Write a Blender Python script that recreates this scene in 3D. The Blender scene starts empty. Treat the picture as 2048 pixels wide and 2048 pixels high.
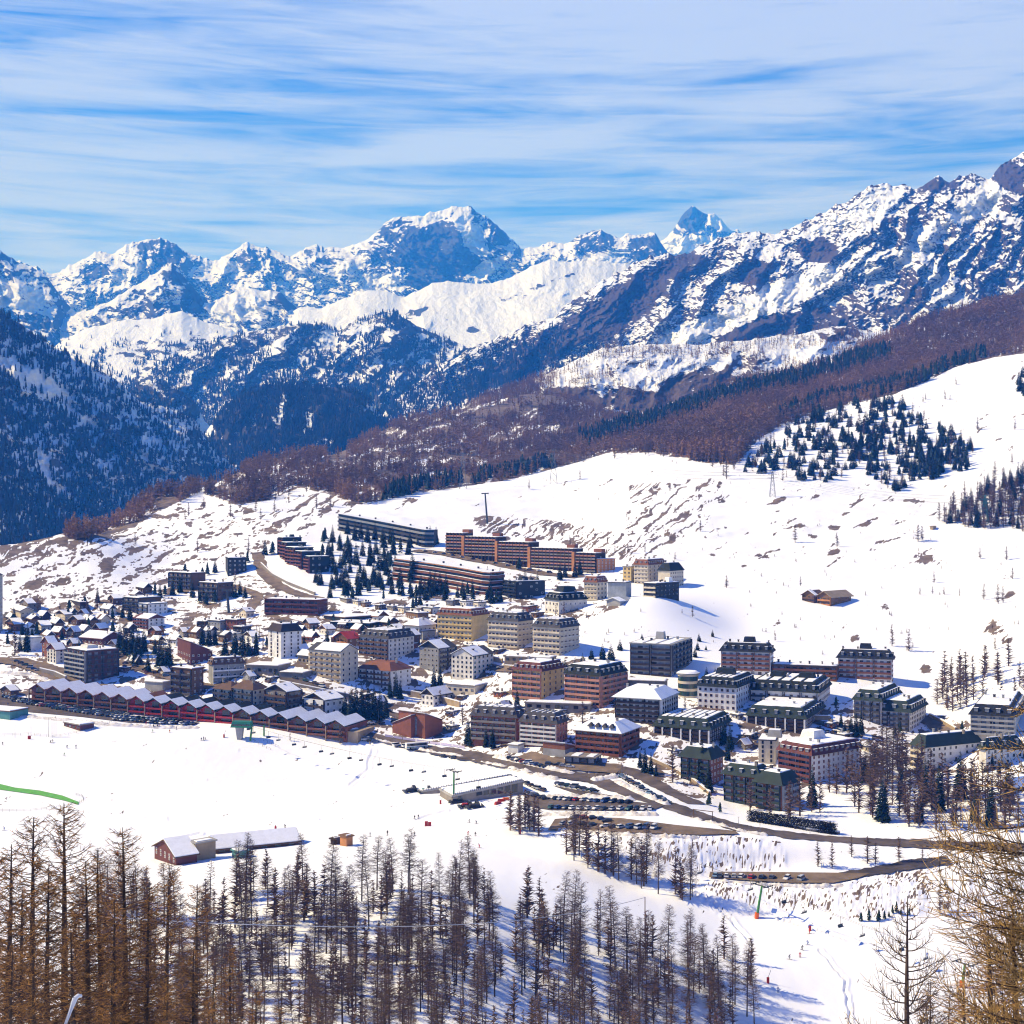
import bpy, math, random
import numpy as np
from mathutils import Vector, Matrix
R = math.radians
scene = bpy.context.scene
COL = scene.collection
rng = np.random.default_rng(7)
random.seed(7)
# ------------------------------------------------------------------ camera, sky, sun, exposure
F = 2813.0          # focal length in pixels of the 2048 px photograph
HOR = 1000.0         # row of the horizon
cam_d = bpy.data.cameras.new('camera')
cam_d.sensor_width = 36.0
cam_d.lens = 36.0 * F / 2048.0
cam_d.shift_y = -(1024.0 - HOR) / 2048.0
cam_d.clip_start = 0.5
cam_d.clip_end = 80000.0
cam = bpy.data.objects.new('camera', cam_d)
COL.objects.link(cam)
cam.location = (0, 0, 0)
cam.rotation_euler = (R(90), 0, 0)
scene.camera = cam

SUN_EL = R(41)
SUN_AZ = R(-81)     # clockwise from +Y (the view direction)
SUN_DIR = Vector((math.sin(SUN_AZ) * math.cos(SUN_EL), math.cos(SUN_AZ) * math.cos(SUN_EL), math.sin(SUN_EL)))
world = bpy.data.worlds.new('World')
scene.world = world
world.use_nodes = True
def build_world():
    nt = world.node_tree
    N, L = nt.nodes, nt.links
    N.clear()
    out = N.new('ShaderNodeOutputWorld')
    bg = N.new('ShaderNodeBackground')
    bg.inputs['Strength'].default_value = 0.11
    L.new(bg.outputs[0], out.inputs[0])
    sky = N.new('ShaderNodeTexSky')
    sky.sky_type = 'NISHITA'
    sky.sun_disc = False
    sky.sun_elevation = SUN_EL
    sky.sun_rotation = SUN_AZ
    sky.altitude = 2300
    sky.air_density = 1.0
    sky.dust_density = 0.3
    sky.ozone_density = 3.0
    tint = N.new('ShaderNodeMix'); tint.data_type = 'RGBA'; tint.blend_type = 'MULTIPLY'
    tint.inputs['Factor'].default_value = 1.0
    L.new(sky.outputs[0], tint.inputs['A'])
    tint.inputs['B'].default_value = SKY_TINT
    geo = N.new('ShaderNodeTexCoord')
    sep = N.new('ShaderNodeSeparateXYZ')
    L.new(geo.outputs['Generated'], sep.inputs[0])
    def M(op, a, b=None, c=None):
        n = N.new('ShaderNodeMath'); n.operation = op
        for i, v in enumerate((a, b, c)):
            if v is None: continue
            if isinstance(v, (int, float)): n.inputs[i].default_value = v
            else: L.new(v, n.inputs[i])
        return n.outputs[0]
    az = M('ARCTAN2', sep.outputs['X'], sep.outputs['Y'])
    el = M('ARCSINE', sep.outputs['Z'])
    def streak(ax, ey, seed, scale, detail, rough, dist, tilt):
        c = N.new('ShaderNodeCombineXYZ')
        L.new(M('MULTIPLY', az, ax), c.inputs[0])
        L.new(M('MULTIPLY', M('ADD', el, M('MULTIPLY', az, tilt)), ey), c.inputs[1])
        c.inputs[2].default_value = seed
        n = N.new('ShaderNodeTexNoise')
        n.inputs['Scale'].default_value = scale
        n.inputs['Detail'].default_value = detail
        n.inputs['Roughness'].default_value = rough
        n.inputs['Distortion'].default_value = dist
        L.new(c.outputs[0], n.inputs['Vector'])
        return n.outputs['Fac']
    a = streak(2.6, 26, 3.1, 1.0, 5, 0.55, 0.5, -0.03)
    b = streak(6.5, 85, 9.7, 1.0, 6, 0.6, 0.8, 0.02)
    d = streak(1.5, 9, 4.4, 1.0, 3, 0.5, 0.3, 0.04)
    f = M('ADD', M('ADD', M('MULTIPLY', a, 0.46), M('MULTIPLY', b, 0.38)), M('MULTIPLY', d, 0.32))
    # thicker veil high up, nearly clear just over the peaks
    f = M('ADD', f, M('MULTIPLY', M('SUBTRACT', el, 0.20), 0.75))
    mr = N.new('ShaderNodeMapRange'); mr.interpolation_type = 'SMOOTHSTEP'
    mr.inputs['From Min'].default_value = 0.42
    mr.inputs['From Max'].default_value = 0.68
    mr.inputs['To Max'].default_value = 0.86
    L.new(f, mr.inputs['Value'])
    up = N.new('ShaderNodeMapRange')     # below the horizon: no cloud
    up.inputs['From Min'].default_value = -0.01; up.inputs['From Max'].default_value = 0.03
    L.new(el, up.inputs['Value'])
    hi = N.new('ShaderNodeMapRange')     # the cirrus bank ends well above the picture
    hi.inputs['From Min'].default_value = 0.50; hi.inputs['From Max'].default_value = 0.38
    L.new(el, hi.inputs['Value'])
    mix = N.new('ShaderNodeMix'); mix.data_type = 'RGBA'
    L.new(M('MULTIPLY', M('MULTIPLY', mr.outputs[0], up.outputs[0]), hi.outputs[0]), mix.inputs['Factor'])
    zen = N.new('ShaderNodeMapRange')    # the sky deepens towards the zenith, as it does at altitude
    zen.inputs['From Min'].default_value = 0.36; zen.inputs['From Max'].default_value = 0.62
    L.new(el, zen.inputs['Value'])
    deep = N.new('ShaderNodeMix'); deep.data_type = 'RGBA'; deep.blend_type = 'MULTIPLY'
    L.new(zen.outputs[0], deep.inputs['Factor'])
    L.new(tint.outputs['Result'], deep.inputs['A']); deep.inputs['B'].default_value = (0.3, 0.5, 0.75, 1)
    L.new(deep.outputs['Result'], mix.inputs['A'])
    mix.inputs['B'].default_value = CLOUD_COL
    L.new(mix.outputs['Result'], bg.inputs['Color'])
SKY_TINT = (0.12, 0.50, 1.55, 1)
CLOUD_COL = (4.1, 5.0, 8.8, 1)
build_world()
sun_d = bpy.data.lights.new('sun', 'SUN')
sun_d.energy = 5.0
sun_d.angle = R(0.5)
sun_d.color = (1.0, 0.95, 0.88)
sun = bpy.data.objects.new('sun', sun_d)
COL.objects.link(sun)
sun.rotation_euler = SUN_DIR.to_track_quat('Z', 'Y').to_euler()
vs = scene.view_settings
vs.view_transform = 'Standard'
vs.look = 'None'
vs.gamma = 1
vs.exposure = 0.32
cy = scene.cycles
cy.max_bounces = 5
cy.diffuse_bounces = 2
cy.glossy_bounces = 2
cy.transmission_bounces = 3
cy.transparent_max_bounces = 4
cy.volume_bounces = 1
cy.use_adaptive_sampling = True
cy.adaptive_threshold = 0.015
cy.use_denoising = True
cy.denoiser = 'OPENIMAGEDENOISE'
cy.sample_clamp_indirect = 4
cy.pixel_filter_type = 'BLACKMAN_HARRIS'
cy.filter_width = 1.1
cy.caustics_reflective = False
cy.caustics_refractive = False

# ------------------------------------------------------------------ noise
_perm = rng.permutation(512).astype(np.int64)
_perm = np.concatenate([_perm, _perm, _perm])
_ang = rng.random(512) * 2 * np.pi
_gx, _gy = np.cos(_ang), np.sin(_ang)
def perlin(x, y, seed=0):
    x = np.asarray(x, float) + seed * 17.37; y = np.asarray(y, float) - seed * 9.71
    xi = np.floor(x).astype(np.int64); yi = np.floor(y).astype(np.int64)
    xf = x - xi; yf = y - yi
    u = xf * xf * xf * (xf * (xf * 6 - 15) + 10); v = yf * yf * yf * (yf * (yf * 6 - 15) + 10)
    def g(ix, iy, dx, dy):
        h = _perm[(_perm[ix & 511] + iy) & 511]
        return _gx[h] * dx + _gy[h] * dy
    a = g(xi, yi, xf, yf); b = g(xi + 1, yi, xf - 1, yf)
    c = g(xi, yi + 1, xf, yf - 1); d = g(xi + 1, yi + 1, xf - 1, yf - 1)
    return ((a + u * (b - a)) + v * ((c + u * (d - c)) - (a + u * (b - a)))) * 1.5
def fbm(x, y, o=5, seed=0, gain=0.5, lac=2.03):
    s = 0; a = 1; t = 0
    for i in range(o):
        s = s + a * perlin(x, y, seed + i * 3); t += a
        a *= gain; x = x * lac; y = y * lac
    return s / t
def ridged(x, y, o=5, seed=0, gain=0.5, lac=2.07):
    s = 0; a = 1; t = 0; w = 1
    for i in range(o):
        n = 1 - np.abs(perlin(x, y, seed + i * 5)) * 1.35
        n = np.clip(n, 0, 1) ** 2 * w
        w = np.clip(n * 1.6, 0.15, 1)
        s = s + a * n; t += a
        a *= gain; x = x * lac; y = y * lac
    return s / t
def sstep(a, b, x):
    t = np.clip((x - a) / (b - a), 0, 1)
    return t * t * (3 - 2 * t)

# ------------------------------------------------------------------ objects, tags
def tag(o, label=None, cat=None, group=None, kind=None):
    if label: o['label'] = label
    if cat: o['category'] = cat
    if group: o['group'] = group
    if kind: o['kind'] = kind
    return o
def link(o, parent=None):
    COL.objects.link(o)
    if parent is not None: o.parent = parent
    return o
def empty(name, loc, rz=0.0):
    o = bpy.data.objects.new(name, None)
    o.empty_display_size = 0.1
    COL.objects.link(o)
    o.location = loc; o.rotation_euler = (0, 0, rz)
    return o
def mesh_np(name, V, T, mats, mi=None, smooth=False, attrs=None):
    """triangles or quads from arrays"""
    me = bpy.data.meshes.new(name)
    V = np.ascontiguousarray(V, dtype=np.float32); T = np.ascontiguousarray(T, dtype=np.int32)
    k = T.shape[1]; nf = T.shape[0]
    me.vertices.add(len(V)); me.vertices.foreach_set('co', V.ravel())
    me.loops.add(nf * k); me.loops.foreach_set('vertex_index', T.ravel())
    me.polygons.add(nf)
    me.polygons.foreach_set('loop_start', np.arange(0, nf * k, k, dtype=np.int32))
    me.polygons.foreach_set('loop_total', np.full(nf, k, dtype=np.int32))
    for m in mats: me.materials.append(m)
    if mi is not None: me.polygons.foreach_set('material_index', np.asarray(mi, dtype=np.int32))
    me.polygons.foreach_set('use_smooth', np.full(nf, bool(smooth)))
    for an, av in (attrs or {}).items():
        at = me.attributes.new(an, 'FLOAT', 'POINT')
        at.data.foreach_set('value', np.ascontiguousarray(av, dtype=np.float32))
    me.update(calc_edges=True)
    return me
def obj_of(name, me, parent=None):
    return link(bpy.data.objects.new(name, me), parent)
class MB:
    """collects boxes, prisms, tubes; .build() links them as ONE mesh object"""
    def __init__(self): self.v = []; self.f = []; self.m = []
    def face(self, pts, m=0):
        n = len(self.v); self.v += [tuple(p) for p in pts]; self.f.append(tuple(range(n, n + len(pts)))); self.m.append(m)
    def box(self, x0, x1, y0, y1, z0, z1, m=0):
        n = len(self.v)
        self.v += [(x0,y0,z0),(x1,y0,z0),(x1,y1,z0),(x0,y1,z0),(x0,y0,z1),(x1,y0,z1),(x1,y1,z1),(x0,y1,z1)]
        for f in ((0,3,2,1),(4,5,6,7),(0,1,5,4),(1,2,6,5),(2,3,7,6),(3,0,4,7)):
            self.f.append(tuple(n + i for i in f)); self.m.append(m)
    def frustum(self, lo, hi, z0, z1, m=0, mtop=None, bottom=True):
        n = len(self.v); k = len(lo)
        self.v += [(p[0], p[1], z0) for p in lo] + [(p[0], p[1], z1) for p in hi]
        for i in range(k):
            j = (i + 1) % k
            self.f.append((n + i, n + j, n + k + j, n + k + i)); self.m.append(m)
        self.f.append(tuple(n + k + i for i in range(k))); self.m.append(m if mtop is None else mtop)
        if bottom: self.f.append(tuple(n + k - 1 - i for i in range(k))); self.m.append(m)
    def prism(self, pts3, off, m=0):
        """polygon pts3 extruded by vector off"""
        n = len(self.v); k = len(pts3)
        self.v += [tuple(p) for p in pts3] + [tuple(p[i] + off[i] for i in range(3)) for p in pts3]
        for i in range(k):
            j = (i + 1) % k
            self.f.append((n + i, n + j, n + k + j, n + k + i)); self.m.append(m)
        self.f.append(tuple(n + k - 1 - i for i in range(k))); self.m.append(m)
        self.f.append(tuple(n + k + i for i in range(k))); self.m.append(m)
    def tube(self, pts, r, seg=6, m=0, cap=True):
        pts = [Vector(p) for p in pts]; rs = r if isinstance(r, (list, tuple)) else [r] * len(pts)
        n = len(self.v)
        for i, p in enumerate(pts):
            d = (pts[min(i + 1, len(pts) - 1)] - pts[max(i - 1, 0)]).normalized()
            a = d.cross(Vector((0, 0, 1)) if abs(d.z) < 0.9 else Vector((1, 0, 0))).normalized(); b = d.cross(a)
            for k in range(seg):
                t = 2 * math.pi * k / seg
                self.v.append(tuple(p + (a * math.cos(t) + b * math.sin(t)) * rs[i]))
        for i in range(len(pts) - 1):
            for k in range(seg):
                a0 = n + i * seg + k; a1 = n + i * seg + (k + 1) % seg
                self.f.append((a0, a0 + seg, a1 + seg, a1)); self.m.append(m)
        if cap:
            self.f.append(tuple(n + k for k in range(seg))); self.m.append(m)
            e = n + (len(pts) - 1) * seg
            self.f.append(tuple(e + seg - 1 - k for k in range(seg))); self.m.append(m)
    def mesh(self, name, mats):
        me = bpy.data.meshes.new(name)
        me.from_pydata(self.v, [], self.f)
        for x in mats: me.materials.append(x)
        if len(mats) > 1: me.polygons.foreach_set('material_index', self.m)
        me.update()
        return me
    def build(self, name, mats, parent=None):
        if not isinstance(mats, (list, tuple)): mats = [mats]
        return obj_of(name, self.mesh(name, mats), parent)
def copy_tree(o, parent=None):
    c = o.copy(); COL.objects.link(c)
    if parent is not None: c.parent = parent
    for ch in KIDS.get(o.name, ()):
        copy_tree(ch, c)
    return c
KIDS = {}
def remember(o):
    """children lists are kept by hand: asking Blender for them walks all objects"""
    KIDS[o.name] = list(o.children)
    for c in KIDS[o.name]: remember(c)
    return o

# ------------------------------------------------------------------ materials
MATS = {}
def mat(name, col, rough=0.8, var=0.12, scale=0.6, spec=0.25, col2=None, bump=0.0, bscale=8.0, metal=0.0):
    if name in MATS: return MATS[name]
    m = bpy.data.materials.new(name); m.use_nodes = True
    nt = m.node_tree; N, L = nt.nodes, nt.links
    p = N['Principled BSDF']
    p.inputs['Roughness'].default_value = rough
    p.inputs['Specular IOR Level'].default_value = spec
    p.inputs['Metallic'].default_value = metal
    tc = N.new('ShaderNodeTexCoord')
    n = N.new('ShaderNodeTexNoise'); n.inputs['Scale'].default_value = scale
    n.inputs['Detail'].default_value = 6; n.inputs['Roughness'].default_value = 0.65
    L.new(tc.outputs['Object'], n.inputs['Vector'])
    mx = N.new('ShaderNodeMix'); mx.data_type = 'RGBA'
    mr = N.new('ShaderNodeMapRange'); mr.inputs['From Min'].default_value = 0.3; mr.inputs['From Max'].default_value = 0.7
    L.new(n.outputs['Fac'], mr.inputs['Value']); L.new(mr.outputs[0], mx.inputs['Factor'])
    c2 = col2 or tuple(c * (1 - 2 * var) for c in col)
    mx.inputs['A'].default_value = (*c2, 1)
    mx.inputs['B'].default_value = (*[min(1, c * (1 + (0 if col2 else var))) for c in col], 1)
    L.new(mx.outputs['Result'], p.inputs['Base Color'])
    if bump:
        bn = N.new('ShaderNodeTexNoise'); bn.inputs['Scale'].default_value = bscale; bn.inputs['Detail'].default_value = 5
        L.new(tc.outputs['Object'], bn.inputs['Vector'])
        b = N.new('ShaderNodeBump'); b.inputs['Strength'].default_value = bump; b.inputs['Distance'].default_value = 0.3
        L.new(bn.outputs['Fac'], b.inputs['Height']); L.new(b.outputs[0], p.inputs['Normal'])
    MATS[name] = m
    return m
SNOW_C = (0.86, 0.88, 0.92)
M_snow = mat('roof_snow', SNOW_C, 0.6, 0.05, 0.5, 0.2, bump=0.3, bscale=1.2)
# ------------------------------------------------------------------ terrain of the valley: rows (py) by depth (D) for a set of columns
_near = [(2700, 12), (2600, 20), (2520, 60), (2410, 100), (2200, 200)]
_cols = {
 -500: _near + [(2050,300),(1880,420),(1730,520),(1640,600),(1560,680),(1450,770),(1400,830),(1330,910),(1280,980),(1240,1040),(1190,1110),(1150,1180),(1130,1240),(1150,1400),(1200,1700),(1260,2200),(1300,3300)],
 0: _near + [(2050,300),(1880,420),(1730,520),(1640,600),(1560,680),(1450,770),(1400,830),(1330,910),(1280,980),(1240,1040),(1180,1120),(1120,1190),(1094,1230),(1115,1400),(1180,1700),(1240,2200),(1300,3300)],
 160: _near + [(2060,300),(1890,410),(1750,500),(1640,600),(1560,680),(1450,770),(1400,830),(1330,910),(1280,980),(1240,1040),(1170,1130),(1110,1210),(1068,1290),(1085,1500),(1150,1900),(1220,2400),(1280,3300)],
 340: _near + [(2060,300),(1900,395),(1790,450),(1740,500),(1650,595),(1560,680),(1460,765),(1400,825),(1330,900),(1280,970),(1230,1050),(1190,1120),(1140,1220),(1080,1340),(1030,1470),(985,1640),(1010,1900),(1060,2300),(1150,3300)],
 600: _near + [(2060,305),(1930,370),(1780,440),(1700,530),(1650,590),(1560,690),(1500,740),(1450,765),(1400,800),(1330,860),(1280,920),(1230,1000),(1170,1100),(1110,1220),(1050,1350),(1005,1490),(950,1750),(915,2050),(940,2400),(1020,3300)],
 850: _near + [(2060,315),(1930,370),(1780,440),(1720,500),(1650,580),(1560,680),(1510,720),(1440,790),(1380,840),(1320,880),(1270,930),(1230,990),(1180,1080),(1130,1180),(1085,1290),(1030,1420),(985,1560),(970,1700),(945,1850),(900,2100),(860,2400),(832,2650),(860,3000),(880,3300)],
 1090: _near + [(2070,340),(1910,405),(1800,460),(1700,535),(1640,580),(1560,645),(1500,690),(1440,740),(1380,790),(1320,850),(1270,910),(1220,990),(1150,1140),(1100,1270),(1050,1390),(1000,1520),(948,1660),(936,1750),(915,1950),(880,2200),(850,2450),(815,2600),(790,2800),(800,3000),(815,3300)],
 1300: _near + [(2090,360),(1920,425),(1830,475),(1765,512),(1690,530),(1654,548),(1628,570),(1600,595),(1560,640),(1500,680),(1440,720),(1380,780),(1330,840),(1290,880),(1240,915),(1192,955),(1190,1000),(1180,1060),(1150,1120),(1080,1240),(1000,1400),(950,1530),(908,1660),(890,1780),(875,1950),(850,2150),(836,2400),(850,2700),(880,3300)],
 1500: _near + [(2110,380),(1930,440),(1840,490),(1772,507),(1752,520),(1738,526),(1690,534),(1665,545),(1640,575),(1600,620),(1560,650),(1500,690),(1440,725),(1390,770),(1360,810),(1320,860),(1270,930),(1200,1030),(1130,1150),(1050,1290),(980,1420),(930,1530),(880,1680),(835,1850),(805,2050),(780,2250),(758,2450),(780,2700),(830,3300)],
 1700: _near + [(2110,385),(1930,445),(1840,485),(1775,503),(1750,518),(1730,524),(1692,536),(1672,552),(1620,590),(1570,640),(1500,690),(1430,745),(1375,800),(1320,870),(1250,960),(1180,1060),(1100,1190),(1000,1370),(930,1510),(870,1650),(822,1790),(800,1950),(765,2150),(730,2400),(706,2550),(730,2800),(780,3300)],
 1850: _near + [(2110,385),(1940,440),(1850,480),(1780,500),(1740,518),(1710,528),(1686,542),(1620,588),(1570,640),(1500,700),(1440,755),(1370,820),(1310,890),(1265,935),(1230,985),(1180,1060),(1100,1180),(1000,1360),(900,1540),(830,1690),(758,1850),(745,1960),(725,2120),(685,2300),(645,2480),(660,2800),(700,3300)],
 2048: _near + [(2110,385),(1940,440),(1850,480),(1770,500),(1720,515),(1690,535),(1610,580),(1500,650),(1430,710),(1360,775),(1280,850),(1215,920),(1190,1000),(1100,1130),(1000,1300),(900,1470),(800,1680),(708,1880),(698,2000),(660,2200),(595,2450),(610,2800),(660,3300)],
 2550: _near + [(2110,385),(1940,440),(1850,480),(1770,500),(1720,515),(1680,535),(1590,580),(1480,650),(1400,710),(1330,775),(1250,850),(1180,920),(1140,1000),(1050,1130),(940,1300),(830,1470),(720,1680),(640,1880),(610,2000),(560,2200),(480,2450),(470,2800),(480,3300)],
}
def pchip(xk, yk, x):
    xk = np.asarray(xk, float); yk = np.asarray(yk, float)
    h = np.diff(xk); d = np.diff(yk) / h
    m = np.zeros_like(yk)
    w1 = 2 * h[1:] + h[:-1]; w2 = h[1:] + 2 * h[:-1]
    ok = d[:-1] * d[1:] > 0
    dd = np.where(ok, (w1 + w2) / np.where(ok, w1 / np.where(d[:-1] == 0, 1, d[:-1]) + w2 / np.where(d[1:] == 0, 1, d[1:]), 1), 0)
    m[1:-1] = dd; m[0] = d[0]; m[-1] = d[-1]
    i = np.clip(np.searchsorted(xk, x) - 1, 0, len(xk) - 2)
    t = (x - xk[i]) / h[i]; t2 = t * t; t3 = t2 * t
    return (2*t3-3*t2+1)*yk[i] + (t3-2*t2+t)*h[i]*m[i] + (-2*t3+3*t2)*yk[i+1] + (t3-t2)*h[i]*m[i+1]
GD = np.concatenate([np.geomspace(12, 300, 60)[:-1], np.geomspace(300, 1950, 620)[:-1], np.linspace(1950, 3300, 110)])
GP = np.concatenate([np.arange(-500, -60, 10), np.arange(-60, 2110, 2.5), np.arange(2110, 2551, 10)])
_ck = sorted(_cols)
_rows = np.array([pchip(np.log([d for _, d in _cols[k]]), [p for p, _ in _cols[k]], np.log(GD)) for k in _ck])   # col x D
PY = np.zeros((len(GP), len(GD)))
for j in range(len(GD)):
    PY[:, j] = pchip(_ck, _rows[:, j], GP)
GX = (GP[:, None] - 1024) / F * GD[None, :]
GY = np.broadcast_to(GD[None, :], GX.shape)
GPX = np.broadcast_to(GP[:, None], GX.shape)
def blur_p(A, n):
    for _ in range(n):
        A = A.copy(); A[1:-1] = (A[:-2] + 2 * A[1:-1] + A[2:]) / 4
    return A
PY = blur_p(PY, 60)
GZ = -(PY - HOR) * GD / F
def poly_mask(poly, px, py):
    px = np.asarray(px, float); py = np.asarray(py, float)
    ins = np.zeros(px.shape, bool); n = len(poly)
    for i in range(n):
        x0, y0 = poly[i]; x1, y1 = poly[(i + 1) % n]
        if y0 == y1: continue
        c = ((y0 > py) != (y1 > py)) & (px < (x1 - x0) * (py - y0) / (y1 - y0) + x0)
        ins ^= c
    return ins
def seg_dist(line, px, py, ys=1.0):
    best = np.full(np.shape(px), 1e9)
    for (x0, y0), (x1, y1) in zip(line[:-1], line[1:]):
        dx, dy = x1 - x0, (y1 - y0) * ys
        t = np.clip(((px - x0) * dx + (py - y0) * ys * dy) / (dx * dx + dy * dy), 0, 1)
        best = np.minimum(best, np.hypot(px - x0 - t * dx, (py - y0) * ys - t * dy))
    return best
# relief: gentle on the pistes, rougher on hillsides, rubble on the two banks
hill = sstep(980, 1250, GY)
amp = 0.3 + 3.6 * hill + 4.0 * sstep(1700, 2200, GY)
GZ = GZ + amp * fbm(GX / 90, GY / 90, 4, 1)
GZ = GZ + hill * 1.5 * (ridged(GX / 70 + GY / 160, GY / 45 - GX / 160, 3, 4) - 0.4)
BANK1 = [(1090,1668),(1300,1676),(1460,1672),(1560,1684),(1580,1740),(1440,1745),(1380,1752),(1290,1740),(1180,1700)]
BANK2 = [(1400,1762),(1500,1766),(1660,1772),(1760,1750),(1930,1730),(1960,1800),(1840,1830),(1700,1838),(1560,1820),(1420,1800)]
bank1 = poly_mask(BANK1, GPX, PY); bank2 = poly_mask(BANK2, GPX, PY)
bank = blur_p((bank1 | bank2).astype(float), 3)
GZ = GZ + bank * (1.0 * fbm(GPX / 26, PY / 15, 3, 8, gain=0.6) + 0.55 * fbm(GPX / 7, PY / 5, 3, 9, gain=.65) + 0.3)
# ski tracks and small heaps on the flat snow; first groove shapes a bank's shadow
flat = (1 - sstep(700, 860, GY)) * sstep(300, 420, GY) * (1 - bank)
GZ = GZ + flat * 0.18 * fbm(GX / 9, GY / 22, 3, 11)
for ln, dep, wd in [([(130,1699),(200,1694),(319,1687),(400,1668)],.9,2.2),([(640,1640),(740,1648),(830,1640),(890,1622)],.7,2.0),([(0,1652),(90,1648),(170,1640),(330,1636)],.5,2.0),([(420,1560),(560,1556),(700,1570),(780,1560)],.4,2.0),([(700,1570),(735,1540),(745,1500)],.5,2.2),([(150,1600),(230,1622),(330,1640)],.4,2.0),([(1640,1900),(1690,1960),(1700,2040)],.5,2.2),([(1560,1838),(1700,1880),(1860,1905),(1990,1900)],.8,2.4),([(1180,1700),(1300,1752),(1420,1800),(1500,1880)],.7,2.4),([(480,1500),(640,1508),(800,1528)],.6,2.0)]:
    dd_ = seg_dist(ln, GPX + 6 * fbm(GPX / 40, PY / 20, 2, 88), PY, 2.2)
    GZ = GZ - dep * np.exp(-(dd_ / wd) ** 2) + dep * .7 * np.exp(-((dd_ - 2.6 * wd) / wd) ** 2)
GROW = HOR - GZ * F / GD[None, :]      # image row of every grid point
_lg = np.log(GD)
def ground_z(x, y):
    px = 1024 + F * x / max(y, 1)
    i = np.searchsorted(GP, px) - 1; i = min(max(i, 0), len(GP) - 2)
    j = np.searchsorted(GD, y) - 1; j = min(max(j, 0), len(GD) - 2)
    a = min(max((px - GP[i]) / (GP[i+1] - GP[i]), 0), 1); b = min(max((y - GD[j]) / (GD[j+1] - GD[j]), 0), 1)
    return float((GZ[i,j]*(1-a)+GZ[i+1,j]*a)*(1-b) + (GZ[i,j+1]*(1-a)+GZ[i+1,j+1]*a)*b)
def hit(px, py, dmin=14):
    """point of the terrain seen at a pixel of the photograph"""
    i = np.searchsorted(GP, px) - 1; i = min(max(i, 0), len(GP) - 2)
    a = min(max((px - GP[i]) / (GP[i+1] - GP[i]), 0), 1)
    row = GROW[i] * (1 - a) + GROW[i+1] * a
    j0 = int(np.searchsorted(GD, dmin))
    k = np.nonzero(row[j0:] <= py)[0]
    if len(k) == 0:
        j = j0 + int(np.argmin(row[j0:])); d = GD[j]
    else:
        j = j0 + int(k[0])
        if j == 0: d = GD[0]
        else:
            t = (row[j-1] - py) / (row[j-1] - row[j] + 1e-9); t = min(max(t, 0), 1)
            d = GD[j-1] + t * (GD[j] - GD[j-1])
    x = (px - 1024) / F * d
    return Vector((x, d, ground_z(x, d)))
def at(px, py, d):
    return Vector(((px - 1024) / F * d, d, -(py - HOR) * d / F))
# masks of the ground cover
def spot(cx, cy, rx, ry, ang=0.0):
    c, s = math.cos(R(ang)), math.sin(R(ang))
    dx, dy = GPX - cx, GROW - cy
    return np.clip(1.35 - np.hypot((dx * c + dy * s) / rx, (-dx * s + dy * c) / ry), 0, 1)
u_ = GPX + fbm(GPX / 40, GROW / 25, 3, 21) * 18; v_ = GROW + fbm(GPX / 30, GROW / 20, 3, 22) * 7
BAND = [(130,1075),(161,1060),(222,1030),(283,1002),(343,972),(464,938),(606,903),(700,868),(807,842),(890,812),(952,795),(1014,780),(1089,762),(1130,780),(1180,815),(1262,830),(1331,812),(1414,787),(1496,762),(1579,748),(1662,727),(1703,704),(1766,668),(1828,648),(1931,617),(2060,585),(2060,705),(1990,715),(1908,735),(1860,760),(1790,788),(1720,805),(1620,830),(1530,870),(1470,930),(1400,925),(1300,905),(1208,908),(1145,928),(1018,960),(848,985),(720,1010),(660,990),(600,975),(540,1000),(470,1010),(400,985),(345,1010),(290,1040),(220,1060),(160,1085)]
gm0 = blur_p(poly_mask(BAND, GPX, GROW).astype(float), 3)
def streaks(ang, lx, ly, seed):
    c, s = math.cos(R(ang)), math.sin(R(ang))
    return fbm((u_ * c + v_ * s) / lx, (-u_ * s + v_ * c) / ly, 4, seed, gain=0.6)
BARE = np.zeros_like(GZ)
def zone(poly, soft, thr, pat, width=0.16):
    m = blur_p(poly_mask(poly, GPX, GROW).astype(float), soft)
    return m * sstep(thr, thr + width, pat)
st30 = streaks(-32, 60, 9, 31); st20 = streaks(-22, 70, 10, 33); st45 = streaks(-40, 50, 7, 35)
BARE = np.maximum(BARE, zone([(-500,1080),(60,1055),(160,1055),(330,1010),(480,1000),(560,1060),(520,1110),(440,1130),(330,1170),(250,1210),(120,1250),(-500,1270)], 14, 0.04, 0.6 * st20 + 0.45 * fbm(GPX / 26, GROW / 12, 4, 91) + 0.35 * fbm(GPX / 9, GROW / 4, 3, 92), 0.2))
BARE = np.maximum(BARE, zone([(-20,1080),(160,1050),(270,1030),(280,1060),(150,1100),(-20,1130)], 8, -0.16, st20))
BARE = np.maximum(BARE, zone([(560,990),(700,985),(760,1000),(640,1050),(560,1070),(500,1060)], 8, 0.05, st30))
BARE = np.maximum(BARE, zone([(940,1030),(1100,1040),(1260,1070),(1290,1130),(1240,1120),(1120,1085),(960,1065)], 8, -0.02, st45))
BARE = np.maximum(BARE, zone([(1260,970),(1420,955),(1470,975),(1400,1060),(1300,1120),(1250,1080)], 8, 0.08, st45))
BARE = np.maximum(BARE, zone([(1330,1000),(1760,960),(1900,1040),(1880,1140),(1500,1130),(1330,1110)], 14, 0.30, st20))
BARE = np.maximum(BARE, zone([(1800,820),(2100,700),(2100,950),(1950,960),(1900,880)], 10, 0.33, st30))
BARE = np.maximum(BARE, zone([(720,1000),(1000,955),(1200,940),(1260,980),(1000,1020),(860,1040)], 10, 0.32, st20))
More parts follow.
